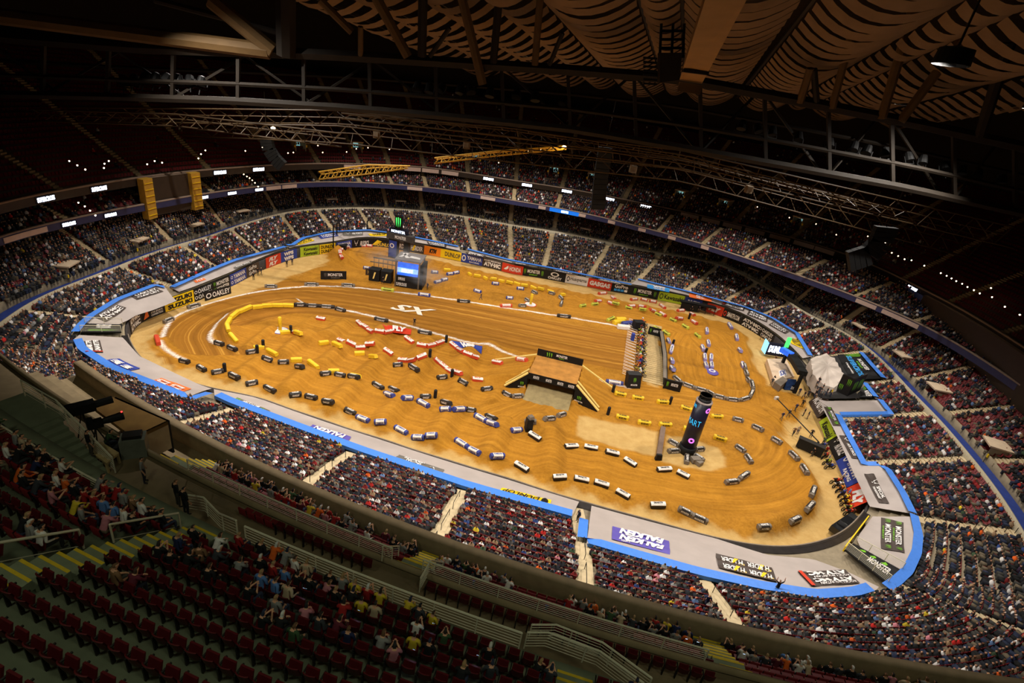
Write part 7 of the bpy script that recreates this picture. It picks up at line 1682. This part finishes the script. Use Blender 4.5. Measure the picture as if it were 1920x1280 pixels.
A = np.linspace(a1_, a1_ + 3.4, 4); q = XY(A, UPPER(A) - .95)
m = mat('sky_print', (70, 90, 160), .6, .3, .35); nt = m.node_tree
o = MB().add(np.vstack([np.c_[q, np.full(4, z)] for z in (9.4, 17.7)]), [(i, i + 1, i + 5, i + 4) for i in range(3)]).build('printed_side_panel', m); tag(o, 'blue and cloud printed panel at the left end of the huge scoreboard', 'panel')
for k, (x, y) in enumerate(((.2, .3), (.55, .5), (.4, .75))):
    cq = [np.array([*q[0], 9.4]), np.array([*q[3], 9.4]), np.array([*q[3], 17.7]), np.array([*q[0], 17.7])]; cl = [[(x + .22 * math.cos(t) * (1 + .25 * math.sin(3 * t)), y + .13 * math.sin(t) * (1 + .3 * math.cos(2 * t))) for t in np.linspace(0, 2 * math.pi, 14)[:-1]]]; shape2d(cq, cl, PM['grey'], o, lift=.05 if cnormal(cq) @ np.array([CX - q[0][0], CY - q[0][1], 0]) > 0 else -.05)
board('led_sign', UPPER, polar(P(1730, 548, 17.8))[0] + 1.6, 3.0, 17.3, 18.2, mledk, 'glowing white word board left of the huge scoreboard', 'SUPERCROSS', mled)
# ------------------------------------------------------------------ right end: podium, covered box, truck, tunnel; left tunnel; crew
def at(z_, x, y, z=0.0): return P(*zc(z_, x, y), z)
# podium stage
q = [at('D', 10, 1090, 1.3), at('D', 95, 1320, 1.3), at('D', 165, 1290, 1.3), at('D', 110, 1075, 1.3)]
po = empty('podium_stage', (q[0][0], q[0][1], 0)); tag(po, 'low beige podium stage with a blue emblem beside the glowing screens', 'stage'); b = np.array(po.location)
mpod = mat('podium_carpet', (216, 190, 160), .7, .06, 2)
cs = [P(*p, 1.2) - b for p in ((1438, 672), (1474, 672), (1490, 705), (1452, 715))]; MB().slab(cs if cnormal(cs)[2] > 0 else cs[::-1], 1.1).build('platform', mpod, po)
cs2 = [P(*p, 1.35) - b for p in ((1452, 715), (1468, 705), (1478, 712), (1464, 724))]; MB().slab(cs2 if cnormal(cs2)[2] > 0 else cs2[::-1], 1.2).build('side_wing', BC['grey'], po)
ce = [P(*p, 1.26) - b for p in ((1462, 706), (1476, 703), (1472, 692), (1460, 695))]; MB().slab(ce if cnormal(ce)[2] > 0 else ce[::-1], .04).build('emblem_mat', PM['white'], po); lettering(ce, 'SX', (.1, .1, .9, .9), PM['blue'], po, lift=.06 if cnormal(ce)[2] > 0 else -.06)
vboard('podium_ramp_board', 'black ramp board with white capitals in front of the podium', P(1466, 728, 0), P(1494, 735, 0), 1.2, 'black', [('HARDER', (.15, .25, .9, .75), 'white')], t=2.2)
bo = vboard('podium_screen', 'glowing white screen with big letters at the back of the podium', P(1434, 664, .5), P(1470, 670, .5), 2.6, 'black', m=mledk, cat='screen', t=.8)
c = [P(1434, 664, .5) + np.array([0, -.05, .5]), P(1470, 670, .5) + np.array([0, -.05, .5]), P(1470, 670, .5) + np.array([0, -.05, 2.4]), P(1434, 664, .5) + np.array([0, -.05, 2.4])]; lettering(c, 'DUNLOP', (.08, .1, .95, .95), mledw, bo, lift=.1, bold=.08)
bo = vboard('side_screen', 'small glowing blue screen left of the podium letters', P(1427, 655, .5), P(1434, 664, .5), 2.6, 'black', m=mat('screen_cyan', (120, 190, 240), .5, .1, 2, emit=2.0), cat='screen')
pt = empty('podium_truss', P(1492, 700, 0)); tag(pt, 'dark leaning truss gantry with green and blue signs over the podium', 'gantry'); b = np.array(pt.location)
aa_, bb_ = P(1478, 655, 4.2) - b, P(1505, 700, 4.2) - b; MB().bar(aa_, bb_, 1.6, .9).build('beam', mblack, pt); MB().bar(aa_, aa_ * np.array([1, 1, 0]), .5).build('leg', mblack, pt); MB().bar(bb_, bb_ * np.array([1, 1, 0]), .5).build('leg', mblack, pt)
MB().box(tuple(aa_ + np.array([-.6, 0, 1.4])), (.7, .4, 2.2), .3).build('green_sign', mledg, pt); MB().box(tuple(aa_ * .8 + bb_ * .2 + np.array([-.9, 0, .2])), (1.0, 2.4, 1.0), .5).build('blue_sign', mledb, pt)
MB().box(tuple(bb_ * .9 + np.array([-1.2, 0, -2.6])), (1.6, .3, 2.2), .2).build('backdrop', mat('blue_print', (30, 60, 110), .6, .4, 2), pt)
# draped grey canopy and the dark box with claw marks beside it
cp = [(1520, 672, 3.0), (1548, 662, 3.6), (1565, 672, 3.4), (1588, 712, 3.2), (1560, 728, 2.6), (1535, 715, 2.4), (1524, 700, 2.6)]
pts = np.array([SB(x, y, z - 1.2) for x, y, z in cp]); cen = pts.mean(0) + np.array([0, 0, 1.0]); cv = empty('draped_canopy', (cen[0], cen[1], float(bowl_z(cen[0], cen[1])))); tag(cv, 'grey sheet draped in folds over equipment behind the podium', 'canopy'); b = np.array(cv.location)
V, F = [cen - b], []; n = len(pts) * 4; ringp = resample(np.vstack([pts, pts[:1]]), n + 1)[:-1]
for k, f_ in enumerate((.45, .8, 1.0, 1.08)):
    for i in range(n): w_ = cen * (1 - f_) + ringp[i] * f_; V.append(w_ - b + np.array([0, 0, (.12 if i % 2 else -.12) * f_ - (2.2 if k == 3 else 0)]))
F = [(0, 1 + i, 1 + (i + 1) % n) for i in range(n)] + [(1 + k * n + i, 1 + (k + 1) * n + i, 1 + (k + 1) * n + (i + 1) % n, 1 + k * n + (i + 1) % n) for k in range(3) for i in range(n)]
MB().add(V, F).build('sheet', mat('sheet_grey', (206, 192, 180), .7, .08, .6), cv)
for p_ in pts[::2]: MB().bar(p_ - b - np.array([0, 0, .3]), np.array([p_[0], p_[1], float(bowl_z(p_[0], p_[1]))]) - b, .12).build('leg', mdark, cv)
a_, b_, c_ = SB(1566, 732, .5), SB(1588, 743, .5), SB(1612, 732, .5)
vb = vboard('claw_box', 'black box wall with green claw marks facing the podium', a_, b_, 3.4, 'black', extra=[(claw(.1, .15, .45, .5) + claw(.55, .5, .9, .9), 'green')], cat='box', t=.3)
vb = vboard('claw_box', 'black box wall with green claw marks facing the near stand', b_, c_, 3.4, 'black', extra=[(claw(.12, .2, .45, .8) + claw(.55, .2, .88, .8), 'green')], cat='box', t=.3)
MB()
# black sheet added to stand in for the dark backstage opening
t = tarp([(1562, 667), (1577, 690), (1592, 713), (1607, 738), (1612, 746)], 'added black sheet for the dark backstage opening behind the draped canopy', inner_px=[(1512, 672), (1520, 690), (1526, 712), (1530, 735), (1532, 748)], strip=[], m=mtarp_k)
# low wall of the notch
o = MB().bar(P(1528, 750, .9), P(1612, 748, .9), .3, 1.8).build('notch_wall', mat('notch_brown', (140, 122, 106), .7, .1, 1)); tag(o, 'low brown wall edging the grey tarpaulin arm', 'barrier')
# jib camera crane
j0, j1 = P(1535, 828, 1.6), P(1456, 746, 3.4); jb = empty('jib_crane', (j0[0], j0[1], 0)); tag(jb, 'long dark camera jib reaching over the sand', 'crane'); b = np.array(jb.location)
MB().tube([j0 - b, j1 - b], .09, 6).build('boom', mdark, jb); MB().bar((0, 0, 0), (0, 0, 1.6), .25).build('pedestal', mdark, jb); MB().box(tuple(j1 - b), (.7, .4, .5), .5).build('camera_head', mat('camera_pale', (200, 190, 180), .5, .1, 3), jb); MB().box(tuple((j0 - j1) / np.linalg.norm(j0 - j1) * 1.0 + np.array([0, 0, 1.5])), (.5, .5, .5)).build('counterweight', mblack, jb)
# pickup truck
tA, tB = P(1568, 1000, 0), P(1596, 982, 0); tc_ = (P(1565, 1008, 0) + P(1600, 985, 0)) / 2; d = P(1606, 985, 0) - P(1568, 1012, 0); hd = math.atan2(d[1], d[0]); tr = empty('pickup_truck', tc_, hd); tag(tr, 'black pickup truck parked at the near right tunnel', 'truck')
mcar = mat('truck_black', (16, 16, 18), .25, .05, 2, spec=.6)
MB().box((0, 0, .95), (5.2, 1.95, .75), taper=.97).build('body', mcar, tr); MB().box((-.35, 0, 1.62), (2.2, 1.75, .7), taper=.78).build('cab', mcar, tr)
MB().box((-.35, 0, 1.66), (2.22, 1.5, .45), taper=.86).build('window_glass', mat('truck_glass', (30, 34, 38), .1, .05, 3, spec=.7), tr)
mb = MB(); mb.box((1.75, 0, 1.36), (1.6, 1.7, .06)); mb.build('bed', mblack, tr); lettering([(-2.5, -.6, 1.34), (-2.5, .6, 1.34), (-1.6, .6, 1.34), (-1.6, -.6, 1.34)], 'MONSTER', (.1, .3, .9, .7), PM['white'], tr)
for x in (-1.65, 1.65):
    for s in (-1, 1): w = link('wheel', _wh, tr); w.location = (x, s * .92, .4); w.rotation_euler = (0, 0, math.pi / 2); w.scale = (2.4, 1.2, 1.2)
# yellow streamer over the tunnel mouth
s0, s1 = P(1626, 972, 3.0), P(1582, 1030, 3.0); o = MB().bar(s0, s1, .12, 1.0).build('yellow_streamer', PM['yellow']); tag(o, 'long yellow lettered strip across the near right tunnel mouth', 'banner')
d = s1 - s0; cq = [s0 + np.array([-.1, -.1, -.4]), s1 + np.array([-.1, -.1, -.4]), s1 + np.array([-.1, -.1, .4]), s0 + np.array([-.1, -.1, .4])]; lettering(cq, 'DUNLOP', (.1, .1, .9, .9), PM['black'], o, lift=.05 if cnormal(cq)[1] < 0 else -.05)
# tunnels cut through the stands
def tunnel(label, px, text, bars):
    """px: image corners mouth-left, mouth-right, back-right, back-left at the stand surface"""
    c = [SB(x, y, .7) for x, y in px]; o = empty('tunnel_mouth', (c[0][0], c[0][1], 0)); tag(o, label, 'tunnel'); b = np.array(o.location); c = [q_ - b for q_ in c]
    MB().slab(c if cnormal(c)[2] > 0 else c[::-1], .2).build('roof_sheet', mblack, o)
    cc_ = c if cnormal(c)[2] > 0 else [c[1], c[0], c[3], c[2]]
    shape2d(cc_, claw(.1, .1, .3, .9) if not bars else [[(v, u) for u, v in p] for p in claw(.15, .08, .85, .3)], PM['green'], o, lift=.06); lettering([c[0], c[3], c[2], c[1]] if bars else c, 'MONSTER', (.45, .3, .9, .7), PM['white'], o, lift=.06 if cnormal([c[0], c[3], c[2], c[1]] if bars else c)[2] > 0 else -.06)
    for s, (p_, q_) in enumerate(((c[0], c[3]), (c[1], c[2]))): nrail('cream rail on the %s side of the %s tunnel' % ('near' if s else 'far', 'right' if bars else 'left'), [p_ + b, q_ + b], 1.0, 5)
tunnel('black tunnel roof with claw marks between rails at the near right corner', [(1585, 1030), (1600, 1018), (1690, 1068), (1664, 1092)], 'MONSTER', True)
tunnel('black tunnel roof with claw marks at the left end', [(228, 622), (230, 608), (160, 606), (152, 622)], 'MONSTER', False)
# crew and onlookers on the floor
CREW = [('B', 950, 528, 'walk', 'black', 'beside the video stage boxes'), ('B', 905, 497, 'stand', 'black', 'left of the video stage boxes'), ('B', 1285, 572, 'stand', 'black', 'right of the video stage'), ('B', 1685, 650, 'walk', 'black', 'alone on the dirt right of the stage'), ('B', 1187, 842, 'stand', 'black', 'inside the start straight by the red sheet'),
        ('B', 232, 402, 'stand', 'black', 'in front of the red and blue banners, left one'), ('B', 272, 386, 'stand', 'navy', 'in front of the red and blue banners, right one'), ('B', 15, 465, 'stand', 'black', 'near the left end banners, left one'), ('B', 40, 462, 'walk', 'charcoal', 'near the left end banners, right one'), ('A', 1903, 500, 'stand', 'black', 'by the blue banner at the left end'),
        ('H', 95, 430, 'walk', 'navy', 'walking on the right dirt, first of the group'), ('H', 145, 410, 'walk', 'black', 'walking on the right dirt, second of the group'), ('H', 200, 365, 'walk', 'navy', 'walking on the right dirt, third of the group'), ('H', 250, 332, 'stand', 'black', 'standing on the right dirt, fourth of the group'), ('H', 183, 545, 'walk', 'brown', 'on the right sand, left of a pair'), ('H', 215, 535, 'stand', 'tan', 'on the right sand, right of a pair'), ('H', 325, 705, 'stand', 'black', 'beside the dark cart on the right sand'),
        ('H', 225, 245, 'stand', 'navy', 'below the podium, first'), ('H', 262, 270, 'walk', 'black', 'below the podium, second'), ('H', 292, 262, 'stand', 'charcoal', 'below the podium, third'), ('D', 35, 1270, 'stand', 'black', 'left of the podium, front'), ('D', 20, 1290, 'stand', 'charcoal', 'left of the podium, behind'), ('D', 45, 1120, 'stand', 'brown', 'at the podium corner'), ('C', 1860, 945, 'stand', 'navy', 'left of the small glowing screen'),
        ('C', 1340, 742, 'stand', 'black', 'on the far camera stand, left'), ('C', 1395, 745, 'stand', 'black', 'on the far camera stand, right'), ('H', 345, 262, 'stand', 'black', 'in the crew crowd, first'), ('H', 375, 235, 'stand', 'charcoal', 'in the crew crowd, second'), ('H', 400, 215, 'stand', 'black', 'in the crew crowd, third'), ('H', 430, 245, 'stand', 'black', 'in the crew crowd, fourth'), ('H', 390, 262, 'stand', 'grey', 'in the crew crowd, fifth'), ('H', 462, 255, 'stand', 'yellow', 'in the crew crowd with the bright vest'), ('H', 350, 190, 'stand', 'charcoal', 'in the crew crowd, back left'), ('H', 370, 165, 'stand', 'black', 'in the crew crowd, back right'),
        ('H', 262, 400, 'stand', 'black', 'by the right wall banners, first'), ('H', 290, 420, 'stand', 'charcoal', 'by the right wall banners, second'), ('H', 405, 620, 'stand', 'green', 'by the lime banner'), ('H', 425, 690, 'stand', 'red', 'by the black banner at the right end'), ('H', 440, 750, 'stand', 'grey', 'below the black banner at the right end'), ('H', 545, 890, 'stand', 'white', 'by the blue banner at the right end'), ('H', 590, 1010, 'stand', 'light blue', 'by the parked bikes at the right end'), ('H', 315, 560, 'stand', 'black', 'at the foot of the camera jib')]
for z_, x, y, pose, w, where in CREW:
    p = T(*zc(z_, x, y)) if zc(z_, x, y)[0] < 1522 or zc(z_, x, y)[1] > 760 else SB(*zc(z_, x, y), .5); person(pose, p, rng.uniform(-3.1, 3.1), 'standing person in %s clothes %s' % (w, where), SW[w], 'crew on the arena floor')
PB = [('H', 400, 640), ('H', 410, 675), ('H', 420, 715), ('H', 435, 760), ('H', 455, 795), ('H', 500, 905), ('H', 515, 935), ('H', 530, 965), ('H', 545, 1000), ('H', 565, 1035), ('H', 575, 1070), ('H', 590, 1110), ('H', 600, 1140)]
for i, (z_, x, y) in enumerate(PB):
    p = T(*zc(z_, x, y)); bike(tuple(p), math.radians(25 + 10 * math.sin(i)), [1, 4, 0, 3, 1, 0, 5, 2, 1, 4, 4, 3, 0][i], 'parked %s dirt bike, %s from the far end of the right wall row' % (CWORD[[1, 4, 0, 3, 1, 0, 5, 2, 1, 4, 4, 3, 0][i]], ordw(i + 1)), 'bikes parked along the right wall')
# carts, cases and stands
def cart(label, z_, x, y, size, rz, m=mblack):
    p = T(*zc(z_, x, y)); o = empty('equipment_cart', p, rz); tag(o, label, 'cart'); MB().box((0, 0, size[2] / 2 + .2), size).build('body', m, o); MB().box((0, 0, size[2] + .25), (size[0] * 1.04, size[1] * 1.04, .1)).build('lid', mdark, o)
    for sx in (-1, 1):
        for sy in (-1, 1): w = link('wheel', _wh, o); w.location = (sx * size[0] * .4, sy * size[1] * .4, .2); w.scale = (.8, .55, .55)
    return o
cart('long dark printed cart on the right sand', 'H', 300, 665, (3.6, 1.0, 1.5), math.radians(-32)); cart('dark equipment case by the far left rig', 'B', 560, 268, (3.0, 1.2, 1.0), .2); cart('dark flight case left of the crew crowd', 'H', 440, 275, (1.4, 1.0, .9), .4)
fc_ = empty('camera_stand', T(*zc('C', 1380, 735))); tag(fc_, 'dark camera stand in front of the far blue and red banners', 'stand'); MB().box((0, 0, 1.9), (8.5, 1.6, .3), -.1).build('deck', mblack, fc_); MB().box((-2.2, -.8, 1.0), (4.0, .1, 1.6), -.1).build('skirt', mblack, fc_)
for x in np.linspace(-4, 4, 5): MB().bar((x, -x * .1 - .6, 0), (x, -x * .1 - .6, 1.9), .12).build('leg', mdark, fc_)
rg = empty('pole_rig', T(*zc('B', 580, 300))); tag(rg, 'dark rig of tall poles in the far left corner behind the bowl turn', 'rig'); b = np.array(rg.location)
for x, y, hh in ((580, 300, 7), (628, 245, 6), (685, 232, 6), (755, 225, 6), (830, 225, 6), (606, 262, 6.5)):
    p = P(*zc('B', x, y), 0) - b; MB().tube([p, p + np.array([0, 0, hh])], .16, 6).build('pole', mblack, rg)
MB().box(tuple(P(*zc('B', 600, 250), 1.0) - b), (5, 2, 1.6), .15).build('trailer', mblack, rg)
# bench at the left part of the near deck: television position
tv = empty('tv_platform', P(190, 790, 22.6) - np.array([0, 0, .6])); tag(tv, 'brown wooden television platform jutting over the ledge', 'platform'); b = np.array(tv.location)
c = [P(*q, 22.6) - b for q in ((250, 820), (318, 788), (217, 744), (160, 752))]; MB().slab(c if cnormal(c)[2] > 0 else c[::-1], .25).build('deck', mat('plywood_brown', (150, 112, 56), .8, .15, 1.5), tv)
e = [P(250, 820, 22.6) - b, P(318, 788, 22.6) - b]; MB().slab([e[0] - np.array([0, 0, 2.0]), e[1] - np.array([0, 0, 2.0]), e[1], e[0]], .1).build('end_panel', mat('panel_tan', (176, 150, 116), .8, .1, 2), tv)
k0 = P(318, 788, 22.6) - b; k1 = P(217, 744, 22.6) - b; MB().slab([k0 - np.array([0, 0, 2.4]), k1 - np.array([0, 0, 2.4]), k1, k0], .12).build('front_skirt', mblack, tv)
cmp_ = P(175, 835, 22.1); tb = empty('wooden_riser', P(190, 850, 22.0)); tag(tb, 'low tan wooden riser on the near walkway', 'riser'); b = np.array(tb.location)
c = [P(*q, 22.8) - b for q in ((157, 838), (200, 868), (223, 848), (190, 828))]; MB().slab(c if cnormal(c)[2] > 0 else c[::-1], .12).build('top', mtan, tb)
for q in c: MB().bar(q * .9 + np.array([0, 0, -.06]) * 1, np.array([q[0] * .9, q[1] * .9, 0.0]), .1).build('leg', mtan, tb)
tvc = empty('broadcast_camera', P(188, 838, 22.8)); tag(tvc, 'big black broadcast camera with a red light on a tripod', 'camera')
hdg = math.radians(50)
f_ = np.array([math.cos(hdg), math.sin(hdg), 0]); MB().box((0, 0, 1.55), (.7, .38, .42), hdg).build('body', mblack, tvc); MB().tube([f_ * .3 + np.array([0, 0, 1.58]), f_ * .6 + np.array([0, 0, 1.58]), f_ * 1.3 + np.array([0, 0, 1.6])], [.15, .2, .24], 10).build('lens', mblack, tvc)
MB().box(tuple(-f_ * .2 + np.array([0, 0, 1.85])), (.3, .3, .2), hdg).build('viewfinder', mblack, tvc); MB().box(tuple(f_ * 1.25 + np.array([0, 0, 1.86])), (.06, .06, .05)).build('tally_light', mat('tally_red', (255, 40, 40), .5, 0, 2, emit=6), tvc)
for k in range(3): MB().tube([(0, 0, 1.35), (.5 * math.cos(k * 2.1 + .4), .5 * math.sin(k * 2.1 + .4), 0)], .035, 6).build('tripod_leg', mdark, tvc)
tv2 = empty('broadcast_camera', P(160, 800, 22.7)); tag(tv2, 'second black camera under a cover behind the television platform', 'camera'); MB().box((0, 0, 1.3), (1.3, .55, .55), hdg).build('body', mblack, tv2); MB().tube([f_ * .6 + np.array([0, 0, 1.3]), f_ * 1.5 + np.array([0, 0, 1.35])], .22, 8).build('lens', mblack, tv2)
for k in range(3): MB().tube([(0, 0, 1.1), (.45 * math.cos(k * 2.1), .45 * math.sin(k * 2.1), -.6)], .035, 6).build('tripod_leg', mdark, tv2)
rk = empty('equipment_rack', P(255, 850, 22.0)); tag(rk, 'grey equipment rack with wires beside the television platform', 'rack'); MB().box((0, 0, .6), (1.2, .9, 1.2), .5).build('case', mat('rack_grey', (110, 112, 100), .6, .15, 3), rk); MB().box((-.9, -.4, .35), (.8, .7, .7), .7).build('lower_case', mblack, rk); MB().box((0, 0, 1.3), (.9, .6, .2), .5).build('mixer', mdark, rk)
NEARP = [('stand', P(172, 855, 22.8), 'black', 'operating the broadcast camera on the wooden riser', .9), ('sit_lean', P(200, 842, 22.35), 'green', 'crouching behind the broadcast camera', .9), ('stand', P(272, 905, 22.0), 'grey', 'standing by the rack with dark trousers on the walkway', .5), ('stand', P(335, 950, 22.8), 'black', 'standing on the stair landing, left of a pair', 1.0), ('stand', P(350, 965, 23.2), 'black', 'standing on the stair landing, right of a pair', 1.2), ('arms_up', SB(1452, 1112), 'black', 'cheering with both arms raised at the blue edge', 1.6),
         ('stand', SB(1082, 978), 'charcoal', 'standing in a suit on the pale aisle', 3.6), ('stand', NP(PF[0] + .6, 125.5, FR[0][1]), 'black', 'standing at the ledge with back turned, left group', 1.4), ('stand', NP(npsi(P(530, 905, 20)), 125.5, FR[0][1]), 'black', 'standing at the ledge in a dark hood', 1.4), ('stand', NP(npsi(P(1215, 1148, 20)), 125.6, FR[0][1]), 'black', 'standing at the right of the ledge, first', 1.5), ('stand', NP(npsi(P(1235, 1155, 20)), 125.6, FR[0][1]), 'charcoal', 'standing at the right of the ledge, second', 1.5), ('walk', SB(1320, 1140), 'navy', 'climbing the pale right aisle', -1.6)]
for pose, p, w, where, h_ in NEARP: person(pose, p, h_, 'person in %s clothes %s' % (w, where), SW[w], 'people standing on the near side')
for i, (x, y) in enumerate(((888, 1090), (1030, 1105))):
    p = NP(npsi(P(x, y, 20)), 126.3, FR[1][1]); o = empty('folding_chair', p, math.radians(npsi(p)) + math.pi / 2); tag(o, 'dark blue folding chair at the ledge, %s of two' % ('left' if i == 0 else 'right'), 'chair'); MB().box((0, 0, .45), (.45, .42, .04)).build('seat', PM['blue'], o); MB().box((0, -.22, .75), (.45, .04, .4)).build('backrest', PM['blue'], o)
    for sx in (-1, 1): MB().bar((sx * .2, -.2, 0), (sx * .2, .18, .45), .03).build('leg', mrailw, o); MB().bar((sx * .2, .2, 0), (sx * .2, -.22, .9), .03).build('leg', mrailw, o)
# ------------------------------------------------------------------ the rest of the crowd and of the seats
S = np.vstack(SEATS); Vs, Fs = scatter(SEAT_V, SEAT_F, S[:, :3], S[:, 3])
tag(link('seat_rows', mesh_np('seat_rows', Vs, Fs, mseat)), 'rows of dark red seats in the stands', 'seats', kind='stuff')
C = np.vstack(CROWD + NEARCROWD)
Vc, Fc = scatter(PER_V, PER_F, C[:, :3] + np.array([0, 0, .02]), C[:, 3], rng.uniform(.92, 1.12, len(C)))
tag(link('crowd', mesh_np('crowd', Vc, Fc, mcrowd, cols=crowd_colours(len(C)))), 'dense seated crowd filling the lower stands', 'crowd', kind='stuff')
print('seats', len(S), 'crowd', len(C), 'objects', len(bpy.data.objects))
